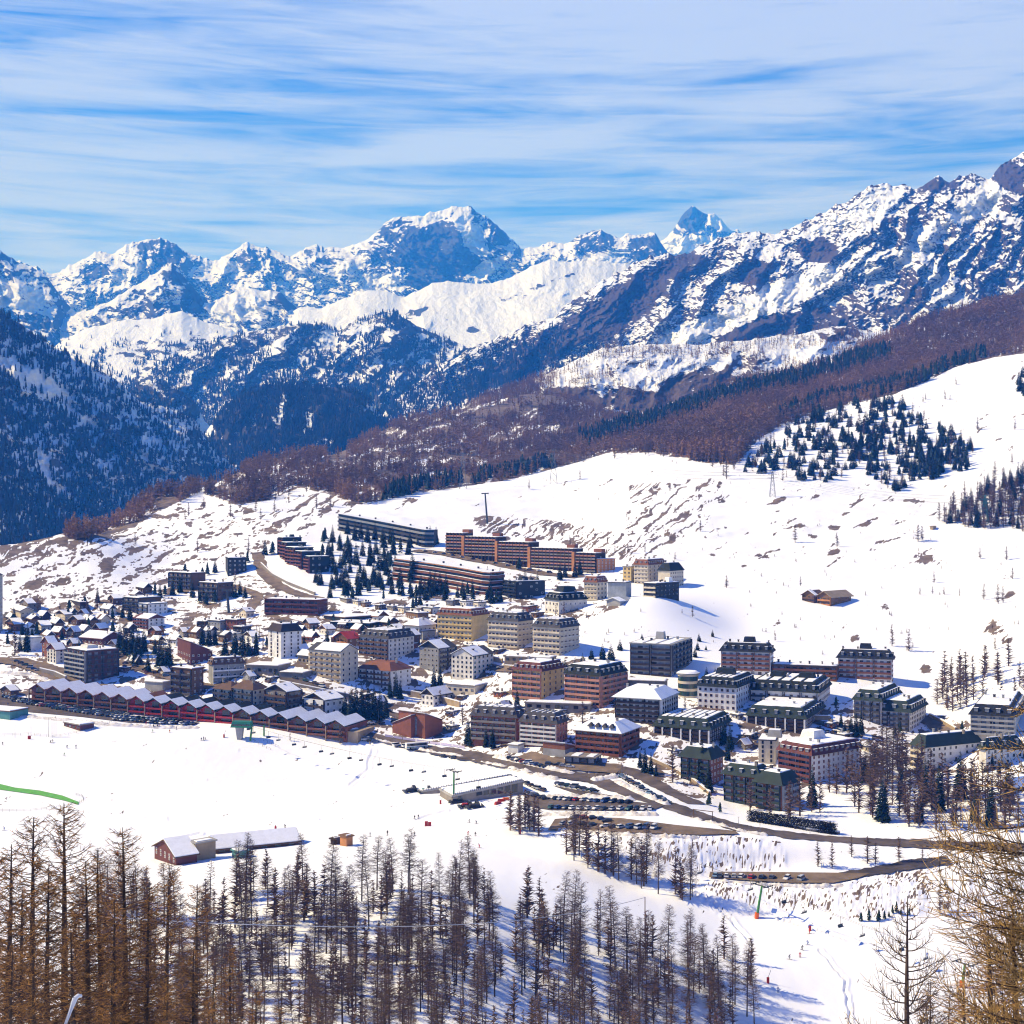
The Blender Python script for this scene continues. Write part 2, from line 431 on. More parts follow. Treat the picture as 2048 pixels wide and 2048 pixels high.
for s_ in ((1853,1118,26,13,4),(1768,1214,17,8,-8),(1664,1103,15,7,-10),(1668,1056,24,7,12),(1600,1051,17,5,3),(1443,1002,10,5,0),(1426,1110,12,5,5),(1490,1133,10,4,0),(1830,1002,26,5,4),(1990,1258,22,20,30),(2012,1280,20,12,10),(1710,1277,12,9,0),(1852,1338,14,10,30),(2020,1190,12,7,-30),(1625,1072,12,5,10),(1525,1112,18,5,10),(820,1000,14,6,0),(1010,1080,20,9,-20),(1780,1080,40,4,-12),(70,1170,34,12,-14),(75,1200,30,10,-12),(215,1130,18,20,-40),(300,1130,60,7,-33),(270,1100,24,10,-5)):
    BARE = np.maximum(BARE, sstep(0.30, 0.75, 0.75 * spot(*s_) + 0.9 * st30 + 0.35 * fbm(GPX / 6, GROW / 3, 3, 77)))
# scarps and forest floor behind the snow ridge
BARE = np.maximum(BARE, 0.75 * sstep(-0.25, 0.15, st20 + 0.1) * sstep(1350, 1500, GY) * gm0)
# the village: trodden, thawing ground between the houses
VILL = [(-60,1330),(0,1225),(120,1215),(260,1190),(420,1160),(500,1150),(700,1215),(860,1185),(980,1140),(1180,1170),(1240,1215),(1130,1250),(1140,1310),(1230,1340),(1330,1375),(1480,1370),(1700,1400),(1880,1430),(2100,1470),(2100,1530),(1740,1560),(1500,1590),(1400,1600),(1280,1560),(1120,1560),(900,1500),(720,1460),(560,1440),(380,1420),(-60,1420)]
vm = blur_p(poly_mask(VILL, GPX, GROW).astype(float), 6)
SC_ = [(920,815,50,10,-20),(1000,822,60,14,-10),(1080,800,50,16,0),(960,840,60,8,-24),(1040,790,30,8,0)]
for s_ in SC_: BARE = np.maximum(BARE, 0.9 * sstep(0.1, 0.5, spot(*s_) + 0.3 * st30))
BARE = np.maximum(BARE, vm * np.maximum(sstep(-0.06, 0.22, fbm(GPX / 45, GROW / 13, 5, 41, gain=0.66)), 0.8 * sstep(0.18, 0.34, fbm(GPX / 13, GROW / 5, 3, 43))) * 0.85)
BARE = np.maximum(BARE, bank * sstep(0.0, 0.42, fbm(GPX / 5.5, GROW / 3.2, 3, 45, gain=0.75) + 0.40 * fbm(GPX / 60, GROW / 25, 2, 46)))
BARE = np.maximum(BARE, 0.8 * sstep(0.2, 0.45, fbm(GX / 3, GY / 3, 3, 47)) * (1 - sstep(200, 330, GY)))
def ground_material():
    m = bpy.data.materials.new('snow_and_earth'); m.use_nodes = True
    nt = m.node_tree; N, L = nt.nodes, nt.links; p = N['Principled BSDF']
    p.inputs['Roughness'].default_value = 0.75; p.inputs['Specular IOR Level'].default_value = 0.15
    at_ = N.new('ShaderNodeAttribute'); at_.attribute_name = 'bare'
    tc = N.new('ShaderNodeTexCoord')
    n = N.new('ShaderNodeTexNoise'); n.inputs['Scale'].default_value = 0.28; n.inputs['Detail'].default_value = 9; n.inputs['Roughness'].default_value = 0.7
    L.new(tc.outputs['Object'], n.inputs['Vector'])
    ad = N.new('ShaderNodeMath'); ad.operation = 'MULTIPLY_ADD'; ad.inputs[1].default_value = 1.5
    L.new(n.outputs['Fac'], ad.inputs[0]); L.new(at_.outputs['Fac'], ad.inputs[2])
    mr = N.new('ShaderNodeMapRange'); mr.interpolation_type = 'SMOOTHSTEP'
    mr.inputs['From Min'].default_value = 1.10; mr.inputs['From Max'].default_value = 1.27
    L.new(ad.outputs[0], mr.inputs['Value'])
    e = N.new('ShaderNodeTexNoise'); e.inputs['Scale'].default_value = 0.08; e.inputs['Detail'].default_value = 8; e.inputs['Roughness'].default_value = 0.7
    L.new(tc.outputs['Object'], e.inputs['Vector'])
    ec = N.new('ShaderNodeValToRGB')
    ec.color_ramp.elements[0].position = 0.32; ec.color_ramp.elements[0].color = (0.060, 0.044, 0.036, 1)
    ec.color_ramp.elements[1].position = 0.70; ec.color_ramp.elements[1].color = (0.27, 0.20, 0.15, 1)
    L.new(e.outputs['Fac'], ec.inputs[0])
    mx = N.new('ShaderNodeMix'); mx.data_type = 'RGBA'
    L.new(mr.outputs[0], mx.inputs['Factor'])
    mx.inputs['A'].default_value = (*SNOW_C, 1)
    L.new(ec.outputs[0], mx.inputs['B'])
    L.new(mx.outputs['Result'], p.inputs['Base Color'])
    b = N.new('ShaderNodeBump'); b.inputs['Strength'].default_value = 0.25; b.inputs['Distance'].default_value = 0.6
    L.new(n.outputs['Fac'], b.inputs['Height']); L.new(b.outputs[0], p.inputs['Normal'])
    return m
M_ground = ground_material()
def grid_quads(nu, nv):
    i = np.arange(nu - 1)[:, None] * nv + np.arange(nv - 1)[None, :]
    return np.stack([i, i + nv, i + nv + 1, i + 1], -1).reshape(-1, 4)
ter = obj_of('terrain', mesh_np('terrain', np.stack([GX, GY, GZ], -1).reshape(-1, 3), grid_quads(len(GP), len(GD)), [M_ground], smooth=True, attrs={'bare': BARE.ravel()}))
tag(ter, 'snow covered valley floor and hillsides with thawed brown patches around the village', 'ground', kind='structure')
# draped sheets: roads, car parks, green mat
def drape(name, rows, mats, lift=0.22, sub=6, label=None, cat='road', kind='structure'):
    """rows: list of pixel polylines of equal length, from near edge to far edge"""
    P = []
    n = len(rows[0]); A = np.array(rows, float)
    t = np.linspace(0, n - 1, (n - 1) * sub + 1)
    rr = np.stack([np.stack([np.interp(t, range(n), A[k, :, c]) for c in (0, 1)], -1) for k in range(len(rows))])
    tv = np.linspace(0, len(rows) - 1, (len(rows) - 1) * 5 + 1)
    out = np.zeros((len(tv), len(t), 2))
    for q in range(len(t)):
        for c in (0, 1): out[:, q, c] = np.interp(tv, range(len(rows)), rr[:, q, c])
    for a in out.reshape(-1, 2):
        h = hit(a[0], a[1], 200); P.append((h.x, h.y, h.z + lift))
    me = mesh_np(name, np.array(P), grid_quads(len(tv), len(t)), mats, smooth=True)
    return tag(obj_of(name, me), label, cat, kind=kind)
def strip(name, line, hw, mats, label, cat='road', lift=0.22, step=5.0):
    """road of half-width hw metres along a pixel polyline"""
    pts = []
    for (x0, y0), (x1, y1) in zip(line[:-1], line[1:]):
        k = max(1, int(math.hypot(x1 - x0, (y1 - y0) * 3) / 6))
        pts += [(x0 + (x1 - x0) * i / k, y0 + (y1 - y0) * i / k) for i in range(k)]
    pts.append(line[-1])
    W = np.array([hit(a, b, 200)[:2] for a, b in pts])
    for _ in range(6): W[1:-1] = (W[:-2] + 2 * W[1:-1] + W[2:]) / 4
    d = np.gradient(W, axis=0); d /= np.linalg.norm(d, axis=1)[:, None]
    nrm = np.stack([-d[:, 1], d[:, 0]], -1)
    V = []; ks = np.linspace(-1, 1, 7); jw = 1 + .35 * fbm(np.arange(len(W)) * .31, np.zeros(len(W)) + hw, 3, int(W[0][0]) % 50)
    for i in range(len(W)):
        zc = [ground_z(*(W[i] + nrm[i] * hw * jw[i] * k)) for k in ks]
        for k, z in zip(ks, zc):
            q = W[i] + nrm[i] * hw * jw[i] * k; V.append((q[0], q[1], 0.5 * z + 0.5 * max(z, float(np.mean(zc))) + lift))
    me = mesh_np(name, np.array(V), grid_quads(len(W), 7), mats, smooth=True)
    return tag(obj_of(name, me), label, cat, kind='structure')
M_road = mat('wet_asphalt', (0.13, 0.10, 0.082), 0.75, 0.3, 0.12)
M_lot = mat('gravel_lot', (0.20, 0.145, 0.10), 0.9, 0.25, 0.15)
M_dark_road = mat('dark_asphalt', (0.075, 0.06, 0.055), 0.75, 0.3, 0.12)
strip('road', [(690,1462),(740,1474),(784,1482),(847,1498),(900,1506),(980,1521),(1059,1537),(1138,1551),(1190,1560),(1228,1574),(1292,1596),(1345,1614),(1398,1633),(1477,1656),(1583,1671),(1660,1678),(1746,1684),(1891,1691),(2048,1696),(2140,1700)], 5.5, [M_road], 'brown slushy main road running from the arcade past the car parks to the right')
strip('road', [(1205,1552),(1240,1538),(1271,1546),(1310,1567),(1345,1587),(1393,1609)], 4.5, [M_road], 'short road along the wall above the roadside row of parked cars')
strip('road', [(1040,1512),(1090,1526),(1140,1532),(1190,1536),(1240,1540)], 7.0, [M_lot], 'brown forecourt of the red hotel with parked cars')
strip('road', [(495,1333),(503,1340),(569,1357),(635,1378),(675,1390),(720,1404)], 5.0, [M_road], 'brown street climbing between the cream block and the wooden houses')
strip('road', [(514,1105),(518,1120),(527,1148),(556,1172),(598,1190),(640,1198)], 5.0, [M_lot], 'winding brown road climbing past the maroon stepped building')
strip('road', [(460,1172),(490,1180),(520,1192),(508,1208),(498,1222)], 4.0, [M_lot], 'small brown lane curving behind the long maroon block')
strip('road', [(-30,1322),(30,1322),(70,1332),(110,1346),(150,1372)], 9.0, [M_lot], 'brown street at the left edge of the village')
strip('road', [(1845,1432),(1858,1442),(1878,1458),(1907,1467),(1940,1470)], 5.0, [M_lot], 'brown side road curving down below the right hillside')
strip('road', [(1900,1722),(1830,1730),(1760,1744),(1700,1752),(1650,1757)], 3.2, [M_dark_road], 'narrow dark road leading to the lower gravel car park')
strip('road', [(830,1100),(900,1110),(1000,1130),(1090,1148),(1160,1155)], 7.0, [M_lot], 'brown service road below the long stepped apartment block')
drape('car_park', [[(1096,1662),(1180,1664),(1300,1669),(1400,1672),(1478,1670)],[(1110,1640),(1170,1636),(1240,1638),(1350,1652),(1470,1664)]], [M_lot], 0.5, 10, 'middle brown car park above the rubble bank', 'car park')
drape('car_park', [[(1418,1757),(1493,1763),(1580,1768),(1667,1768),(1715,1759)],[(1420,1746),(1500,1746),(1590,1747),(1680,1748),(1740,1749)]], [M_lot], 0.5, 10, 'lower brown car park with ten parked cars by the green lift pylon', 'car park')
drape('car_park', [[(1046,1612),(1100,1621),(1180,1622),(1260,1623),(1310,1620)],[(1050,1588),(1100,1598),(1180,1598),(1260,1604),(1330,1612)]], [M_road], 0.4, 8, 'car park with two long rows of cars beside the main road', 'car park')
drape('car_park', [[(-20,1412),(60,1425),(160,1434),(260,1446),(390,1450)],[(-20,1384),(60,1398),(160,1416),(260,1432),(400,1446)]], [M_road], 0.3, 10, 'crowded car park in front of the red gabled arcade', 'car park')
drape('car_park', [[(1560-380,1598),(1230,1604),(1250,1606),(1270,1606)],[(1105,1572),(1150,1580),(1200,1588),(1250,1597)]], [M_road], 0.3, 6, 'strip of asphalt with a row of dark cars beside the main road', 'car park')
M_green = mat('green_mat', (0.13, 0.42, 0.07), 0.8, 0.15, 0.5)
ter_mat = drape('piste_mat', [[(-20,1577),(30,1584),(80,1591),(130,1602),(156,1610)],[(-20,1564),(30,1576),(80,1582),(125,1592),(158,1605)]], [M_green], 0.25, 8, 'bright green mat strip lying on the snow at the left edge', 'mat', kind=None)
# ------------------------------------------------------------------ mountains: ranges with their own distance and depth
def rock_material(name, rock, rock2, fine, snow=SNOW_C):
    m = bpy.data.materials.new(name); m.use_nodes = True
    nt = m.node_tree; N, L = nt.nodes, nt.links; p = N['Principled BSDF']
    p.inputs['Roughness'].default_value = 0.85; p.inputs['Specular IOR Level'].default_value = 0.1
    a = N.new('ShaderNodeAttribute'); a.attribute_name = 'rock'
    tc = N.new('ShaderNodeTexCoord')
    mp = N.new('ShaderNodeMapping'); mp.inputs['Scale'].default_value = (fine * 1.7, fine * .9, fine * 1.2); mp.inputs['Rotation'].default_value = (0, R(38), 0)
    L.new(tc.outputs['Object'], mp.inputs['Vector'])
    n = N.new('ShaderNodeTexNoise'); n.inputs['Scale'].default_value = 1.0; n.inputs['Detail'].default_value = 8; n.inputs['Roughness'].default_value = 0.75
    L.new(mp.outputs[0], n.inputs['Vector'])
    ad = N.new('ShaderNodeMath'); ad.operation = 'MULTIPLY_ADD'; ad.inputs[1].default_value = 1.5
    L.new(n.outputs['Fac'], ad.inputs[0]); L.new(a.outputs['Fac'], ad.inputs[2])
    mr = N.new('ShaderNodeMapRange'); mr.interpolation_type = 'SMOOTHSTEP'
    mr.inputs['From Min'].default_value = 1.16; mr.inputs['From Max'].default_value = 1.28
    L.new(ad.outputs[0], mr.inputs['Value'])
    mc = N.new('ShaderNodeMix'); mc.data_type = 'RGBA'
    n2 = N.new('ShaderNodeTexNoise'); n2.inputs['Scale'].default_value = 2.7; n2.inputs['Detail'].default_value = 5
    L.new(mp.outputs[0], n2.inputs['Vector']); L.new(n2.outputs['Fac'], mc.inputs['Factor'])
    mc.inputs['A'].default_value = (*rock, 1); mc.inputs['B'].default_value = (*rock2, 1)
    mx = N.new('ShaderNodeMix'); mx.data_type = 'RGBA'
    L.new(mr.outputs[0], mx.inputs['Factor']); mx.inputs['A'].default_value = (*snow, 1); L.new(mc.outputs['Result'], mx.inputs['B'])
    L.new(mx.outputs['Result'], p.inputs['Base Color'])
    b = N.new('ShaderNodeBump'); b.inputs['Strength'].default_value = 0.8; b.inputs['Distance'].default_value = 0.35 / fine
    L.new(n.outputs['Fac'], b.inputs['Height']); L.new(b.outputs[0], p.inputs['Normal'])
    return m
RANGES = {}
def mountain(key, label, crest, base, Dc, Db, m, seed, wave=90, amp=0.05, jag=4, snowline=0.0, slope_k=1.0, blobs=(), step=2.0, nv=150, diag=0.25, fac=0.0, vwave=0.9, back=0.25, rough=0.0, warp=60):
    cx = [c[0] for c in crest]; cyy = [c[1] for c in crest]
    px = np.arange(cx[0], cx[-1] + step, step)
    pc = np.interp(px, cx, cyy)
    for _ in range(3): pc[1:-1] = (pc[:-2] + 2 * pc[1:-1] + pc[2:]) / 4
    jg = jag * (ridged(px / 34, px * 0, 5, seed + 50, gain=0.65) - 0.5) * -1.6 + jag * 0.5 * fbm(px / 9, px * 0, 3, seed + 51, gain=0.7)
    lo_ = pc.copy()
    for _ in range(160): lo_[1:-1] = (lo_[:-2] + 2 * lo_[1:-1] + lo_[2:]) / 4
    jg = jg + (pc - lo_); pc = lo_
    bx = [b[0] for b in base]; pb = np.interp(px, bx, [b[1] for b in base])
    dc = np.interp(px, *zip(*Dc)) if isinstance(Dc, list) else np.full(px.shape, float(Dc))
    db = np.interp(px, *zip(*Db)) if isinstance(Db, list) else np.full(px.shape, float(Db))
    v = np.linspace(0, 1, nv)
    P = pc[:, None] + (pb - pc)[:, None] * v[None, :] + jg[:, None] * np.exp(-v * (pb - pc).mean() / 22)[None, :]
    PX = np.broadcast_to(px[:, None], P.shape)
    D = dc[:, None] + (db - dc)[:, None] * (v[None, :] ** 0.92)
    V = np.broadcast_to(v[None, :], P.shape)
    hgt = np.mean(pb - pc)
    a = (PX + diag * (P - np.mean(pc)) + 14 * fbm(PX / 60, P / 60, 3, seed + 7) + warp * fbm(PX / 150, P / 110, 3, seed + 8)) / wave
    b = (P - np.mean(pc)) / (wave * vwave)
    r = 0.62 * ridged(a, b * 0.55, 6, seed, gain=0.55) + 0.38 * ridged((PX - 1.1 * P) / (wave * 1.7), (P + .5 * PX) / (wave * 2.6), 5, seed + 61, gain=0.58)
    r2 = fbm(PX / (wave * 0.35), P / (wave * 0.35), 5, seed + 20, gain=0.62)
    env = 0.18 + 0.82 * sstep(0, 0.22, V)
    D2 = D * (1 - amp * env * (r - 0.35) - amp * 0.22 * env * r2 - rough * fbm(PX / 7, P / 7, 3, seed + 23, gain=0.7))
    # back side
    bv = np.linspace(0.06, 1, 8)
    BD = D2[:, :1] * (1 + back * bv[None, :]); BZ = -(P[:, :1] - HOR) * D2[:, :1] / F
    BZ = BZ - (BD - D2[:, :1]) * 0.75
    BX = (PX[:, :1] - 1024) / F * D2[:, :1] * np.ones_like(BD)
    X = (PX - 1024) / F * D2; Z = -(P - HOR) * D2 / F
    # slope and aspect
    tu = np.stack(np.gradient(np.stack([X, D2, Z], -1), axis=0), 0); tv_ = np.stack(np.gradient(np.stack([X, D2, Z], -1), axis=1), 0)
    n = np.cross(tu, tv_); n /= np.linalg.norm(n, axis=-1)[..., None] + 1e-9
    n *= np.sign(n[..., 2:3] + 1e-9)
    slope = 1 - n[..., 2]
    rock = slope_k * (slope - 0.42) + fac * n[..., 0] + 0.40 * fbm((PX + diag * P) / 34, (P - diag * .5 * PX) / 15, 4, seed + 31, gain=0.58) + snowline
    for (x, y, rx, ry, ang, val) in blobs:
        c, s = math.cos(R(ang)), math.sin(R(ang))
        dx, dy = PX + 9 * fbm(PX / 25, P / 25, 3, seed + 41) - x, P + 7 * fbm(PX / 25, P / 25, 3, seed + 42) - y
        w = sstep(1.25, 0.75, np.hypot((dx * c + dy * s) / rx, (-dx * s + dy * c) / ry))
        rock = rock + w * val
    rock = np.clip(rock * 1.1 + 0.45, 0, 1)
    XX = np.concatenate([BX[:, ::-1], X], 1); YY = np.concatenate([BD[:, ::-1], D2], 1); ZZ = np.concatenate([BZ[:, ::-1], Z], 1)
    RR = np.concatenate([np.repeat(rock[:, :1], 8, 1), rock], 1)
    nu, nw = XX.shape
    me = mesh_np('mountain', np.stack([XX, YY, ZZ], -1).reshape(-1, 3), grid_quads(nu, nw), [m], smooth=True, attrs={'rock': RR.ravel()})
    o = obj_of('mountain', me)
    tag(o, label, 'mountain', kind='structure')
    RANGES[key] = dict(px=px, P=P, X=X, Y=D2, Z=Z, rock=rock)
    return o
M_far = rock_material('far_rock', (0.035, 0.038, 0.045), (0.085, 0.085, 0.09), 0.006)
M_mid = rock_material('mid_rock', (0.035, 0.034, 0.038), (0.09, 0.08, 0.08), 0.012)
M_right = rock_material('purple_rock', (0.038, 0.030, 0.034), (0.115, 0.085, 0.085), 0.014)
M_scarp = rock_material('scarp_earth', (0.05, 0.036, 0.032), (0.17, 0.125, 0.105), 0.03)
mountain('ecrins', 'distant pointed rock peak rising behind a white glacier saddle', [(1290,500),(1327,479),(1345,462),(1356,445),(1368,423),(1385,410),(1401,421),(1414,427),(1430,426),(1451,448),(1463,462),(1475,458),(1482,466),(1496,464),(1540,470)], [(1290,520),(1540,520)], 17500, 16600, M_far, 61, wave=40, amp=0.03, jag=3, snowline=0.05, slope_k=0.8,
  blobs=[(1437,446,22,13,35,-0.9),(1378,488,60,17,0,-1.2),(1384,437,30,26,0,0.45)], step=1.5, nv=90)
mountain('far', 'long range of far blue peaks with the great snow capped central massif', [(-200,505),(40,520),(101,544),(121,542),(141,528),(170,514),(202,498),(226,506),(250,490),(275,480),(299,474),(323,476),(347,486),(375,502),(404,514),(422,521),(440,518),(464,502),(495,482),(521,492),(545,498),(573,510),(581,516),(597,500),(629,490),(670,494),(708,490),(737,473),(766,450),(795,429),(819,432),(844,430),(890,415),(915,409),(940,411),(964,430),(993,446),(1018,471),(1043,498),(1060,492),(1080,494),(1105,479),(1122,488),(1134,486),(1155,469),(1188,457),(1213,463),(1238,473),(1258,465),(1283,469),(1308,463),(1325,488),(1337,502),(1400,520)],
  [(-200,680),(600,670),(1000,640),(1400,600)], 12500, 11000, M_far, 3, wave=75, amp=0.055, jag=5, snowline=0.02, slope_k=0.9, fac=0.34, diag=-0.5,
  blobs=[(880,520,75,80,-10,0.55),(800,500,60,60,-40,0.30),(868,432,34,14,-18,-1.3),(925,440,15,24,25,-0.9),(950,480,22,34,-30,-0.8),(985,470,30,30,40,0.3),(770,560,60,16,-25,-0.5),(700,530,40,14,-30,-0.5),(960,545,50,14,-35,-0.7),(1180,480,50,26,0,0.35),(1290,495,36,26,0,0.45),(1215,520,40,12,10,-0.7),(320,505,50,22,10,0.35),(270,540,40,10,-25,-0.8),(190,545,30,14,-20,0.4),(500,520,22,24,0,0.3),(440,535,40,12,0,-0.9),(640,510,50,18,0,0.2)], step=1.8, nv=200, rough=0.002)
mountain('left_range', 'far snowy mountain shoulder at the left edge behind the wooded slope', [(-300,440),(-120,470),(0,500),(28,518),(61,532),(93,550),(113,579),(137,611),(161,635),(190,650),(260,690)], [(-300,760),(260,760)], 9500, 8300, M_far, 13, wave=80, amp=0.05, jag=4, snowline=0.0, slope_k=0.9, fac=0.3, diag=-0.4,
  blobs=[(30,590,60,26,10,-0.8),(150,700,50,30,0,0.3),(60,650,50,22,0,0.3)])
mountain('inner_peaks', 'pyramid shaped snowy peak with white domes in front of the far range', [(120,640),(200,610),(242,588),(283,562),(320,540),(345,522),(371,556),(395,583),(420,606),(455,590),(490,575),(525,579),(557,583),(585,607),(614,638),(660,650)], [(120,740),(660,740)], 9200, 8200, M_far, 23, wave=70, amp=0.05, jag=4, snowline=-0.08, slope_k=0.9, fac=0.3, diag=-0.5,
  blobs=[(400,590,30,40,40,0.5),(330,560,30,22,0,0.25),(300,620,70,14,0,0.35),(470,615,60,26,0,-0.8),(575,600,24,16,40,0.6),(520,640,50,20,0,0.1)])
mountain('white_fields', 'broad smooth white snowfields below the great central massif', [(560,640),(600,612),(641,616),(683,599),(737,579),(778,583),(807,595),(832,583),(865,566),(898,562),(931,566),(973,568),(1014,558),(1039,546),(1068,529),(1097,520),(1138,524),(1180,520),(1220,524),(1262,528),(1330,560)], [(560,760),(1330,740)], 9000, 7600, M_far, 33, wave=150, amp=0.02, jag=2.5, snowline=-0.26, slope_k=0.8, fac=0.1,
  blobs=[(800,640,70,10,-24,0.5),(900,650,60,16,15,0.25),(1100,560,60,10,-20,0.25),(1050,590,60,10,-20,0.3),(1160,555,40,10,0,0.35),(730,615,50,8,0,-0.3),(1000,640,70,10,-20,0.3),(1020,592,40,5,0,0.3)])
mountain('white_shoulder', 'rounded white shoulder with scattered woods below the pyramid peak', [(90,710),(117,686),(170,657),(242,641),(303,637),(363,621),(404,641),(444,653),(484,667),(540,690)], [(90,790),(540,790)], 7600, 6600, M_mid, 43, wave=130, amp=0.022, jag=2, snowline=-0.2, slope_k=0.8, fac=0.1,
  blobs=[(310,700,60,22,0,0.4),(420,690,60,26,0,0.4),(240,660,50,8,-10,0.3),(240,720,40,16,0,0.35)])
mountain('blue_ridge', 'dark blue wooded ridge closing the valley in the middle distance', [(230,775),(275,742),(343,712),(404,688),(484,664),(565,652),(606,646),(646,644),(670,658),(682,656),(695,645),(745,630),(786,618),(799,630),(832,650),(882,672),(930,690),(1000,680),(1080,650),(1120,640),(1180,640)], [(230,900),(700,880),(1180,830)], 6500, 5500, M_mid, 53, wave=100, amp=0.05, jag=3, snowline=0.24, slope_k=0.8, fac=0.25, diag=0.5,
  blobs=[(650,680,26,30,20,-0.4),(560,690,60,12,-30,-0.3),(720,680,40,20,-30,-0.2),(860,690,60,16,20,-0.3)])
mountain('massif', 'great rocky snow covered massif on the right with dark purple cliffs', [(740,850),(760,830),(790,800),(840,757),(900,718),(948,694),(1000,672),(1047,652),(1101,637),(1138,604),(1171,583),(1200,562),(1242,541),(1283,517),(1331,506),(1372,508),(1389,493),(1414,485),(1430,477),(1463,466),(1488,462),(1521,464),(1546,466),(1579,456),(1612,441),(1645,425),(1670,408),(1703,398),(1728,379),(1757,365),(1782,369),(1807,365),(1832,379),(1852,365),(1877,350),(1898,361),(1927,348),(1960,348),(1977,359),(1989,346),(2006,326),(2026,315),(2048,305),(2150,262),(2300,300),(2500,280)],
  [(740,900),(900,870),(1100,800),(1300,740),(2500,740)], [(740,5200),(1100,5600),(1500,5800),(2500,5000)], [(740,4700),(1100,4700),(1500,4300),(2500,3700)], M_right, 71, wave=90, amp=0.07, jag=6, snowline=0.27, slope_k=1.15, fac=0.26, diag=0.55,
  blobs=[(1560,590,130,26,-24,-1.2),(1400,660,110,20,-22,-1.2),(1480,630,60,22,-24,-1.0),(1250,610,110,40,-38,0.5),(1370,530,45,26,0,0.35),(1510,545,36,22,0,0.6),(1640,500,40,24,20,0.55),(1650,455,50,14,-30,-0.4),(1740,420,70,30,-40,-0.55),(1850,480,80,22,-40,-0.6),(1940,420,40,22,-35,-1.2),(1980,390,24,30,-40,-0.9),(2020,350,26,40,-40,0.5),(1880,370,40,14,0,0.3),(1500,660,70,22,-20,0.55),(1420,655,40,16,-30,0.3),(1640,640,90,30,-10,0.3),(1800,600,60,40,-40,0.25),(1980,560,40,30,0,0.15),(1100,690,200,30,-30,0.35),(1540,500,30,14,0,-0.4),(1880,560,30,70,-45,-0.35),(1760,560,26,60,-45,-0.3)], step=2.0, nv=250, rough=0.0045, warp=40)
mountain('dome', 'dark wooded dome shaped hill in the valley bottom', [(380,905),(408,868),(444,820),(484,788),(525,770),(577,766),(646,774),(700,776),(737,794),(757,823),(800,860),(900,880)], [(380,1000),(900,960)], 4300, 3700, M_mid, 83, wave=90, amp=0.03, jag=2, snowline=0.34, slope_k=0.6, fac=0.1,
  blobs=[(560,820,10,40,10,-0.3),(620,830,8,30,0,-0.3),(770,800,36,26,-25,-0.9),(412,860,16,14,0,-0.9)])
mountain('valley_knoll', 'small dark wooded knoll left of the dome shaped hill', [(240,790),(279,768),(323,764),(363,780),(396,810),(408,840),(440,870)], [(240,960),(440,960)], 4700, 4300, M_mid, 93, wave=60, amp=0.03, jag=2, snowline=0.3, blobs=[(412,850,20,40,20,-1.1),(425,815,26,10,0,-1.2)])
mountain('left_slope', 'steep larch wooded mountainside in blue shade on the left', [(-500,500),(-200,560),(0,618),(24,637),(61,661),(101,690),(141,712),(182,732),(226,752),(250,776),(283,804),(343,817),(388,835),(404,868),(436,904),(464,926),(560,960)], [(-500,1150),(0,1140),(200,1100),(560,1000)], [(-500,3300),(0,3300),(560,3900)], [(-500,2200),(0,2200),(200,2700),(560,3500)], M_mid, 103, wave=120, amp=0.05, jag=3, snowline=-0.02, slope_k=0.6, fac=0.05, diag=-0.6,
  blobs=[(60,755,100,24,28,-1.3),(265,775,26,16,-10,-1.2),(150,830,60,7,30,-.9),(330,850,50,7,30,-.9),(120,980,50,8,35,-.8),(85,930,14,34,-20,-0.6),(300,880,26,12,25,-0.8),(20,640,40,30,0,0.25),(200,880,80,30,25,0.15)], nv=190)
mountain('scrub_hill', 'snowy hill with eroded brown scarps and thin larches above the forest', [(860,850),(900,828),(960,795),(1020,775),(1060,758),(1097,746),(1138,726),(1200,697),(1242,692),(1283,690),(1345,686),(1400,688),(1447,684),(1496,679),(1546,671),(1600,667),(1654,653),(1703,653),(1745,663),(1800,660),(1900,640)], [(860,900),(1100,880),(1400,860),(1900,800)], 3300, 2900, M_scarp, 113, wave=90, amp=0.03, jag=3, snowline=-0.20, slope_k=0.7, diag=0.5,
  blobs=[(1150,800,60,26,10,0.75),(1060,812,50,16,-20,0.6),(1260,800,60,26,0,0.6),(1380,775,80,30,-20,0.65),(1000,830,60,18,-25,0.6),(1480,740,60,20,-25,0.4),(1680,668,50,16,0,0.5),(1440,700,30,12,0,0.4),(1170,820,140,4,4,-1.2),(1230,735,60,20,0,0.2)])
# ------------------------------------------------------------------ trees
M_trunk = mat('larch_bark', (0.085, 0.062, 0.052), 0.9, 0.3, 1.5)
M_twig = mat('larch_twigs', (0.155, 0.095, 0.072), 0.9, 0.25, 0.35)
M_twig_dark = mat('larch_twigs_dark_brown', (0.10, 0.064, 0.054), 0.9, 0.25, 0.35)  # a darker brown for the boughs and part of the twigs
M_gold = mat('larch_golden_twigs', (0.56, 0.265, 0.06), 0.85, 0.3, 0.10, col2=(0.22, 0.12, 0.055))
M_gold2 = mat('larch_yellow_twigs', (0.42, 0.27, 0.085), 0.8, 0.3, 0.4, col2=(0.19, 0.11, 0.045))
M_spruce = mat('spruce_needles', (0.022, 0.042, 0.026), 0.9, 0.4, 0.5)
M_spruce2 = mat('pine_needles', (0.035, 0.055, 0.030), 0.9, 0.4, 0.5)
M_far_larch = mat('far_larch', (0.34, 0.185, 0.09), 0.95, 0.3, 0.009, col2=(0.13, 0.08, 0.055))
M_far_dark = mat('far_conifer', (0.024, 0.030, 0.032), 0.95, 0.3, 0.02)
def soup():
    return dict(v=[], t=[], m=[])
def tri(S, a, b, c, m=0):
    n = len(S['v']); S['v'] += [a, b, c]; S['t'].append((n, n + 1, n + 2)); S['m'].append(m)
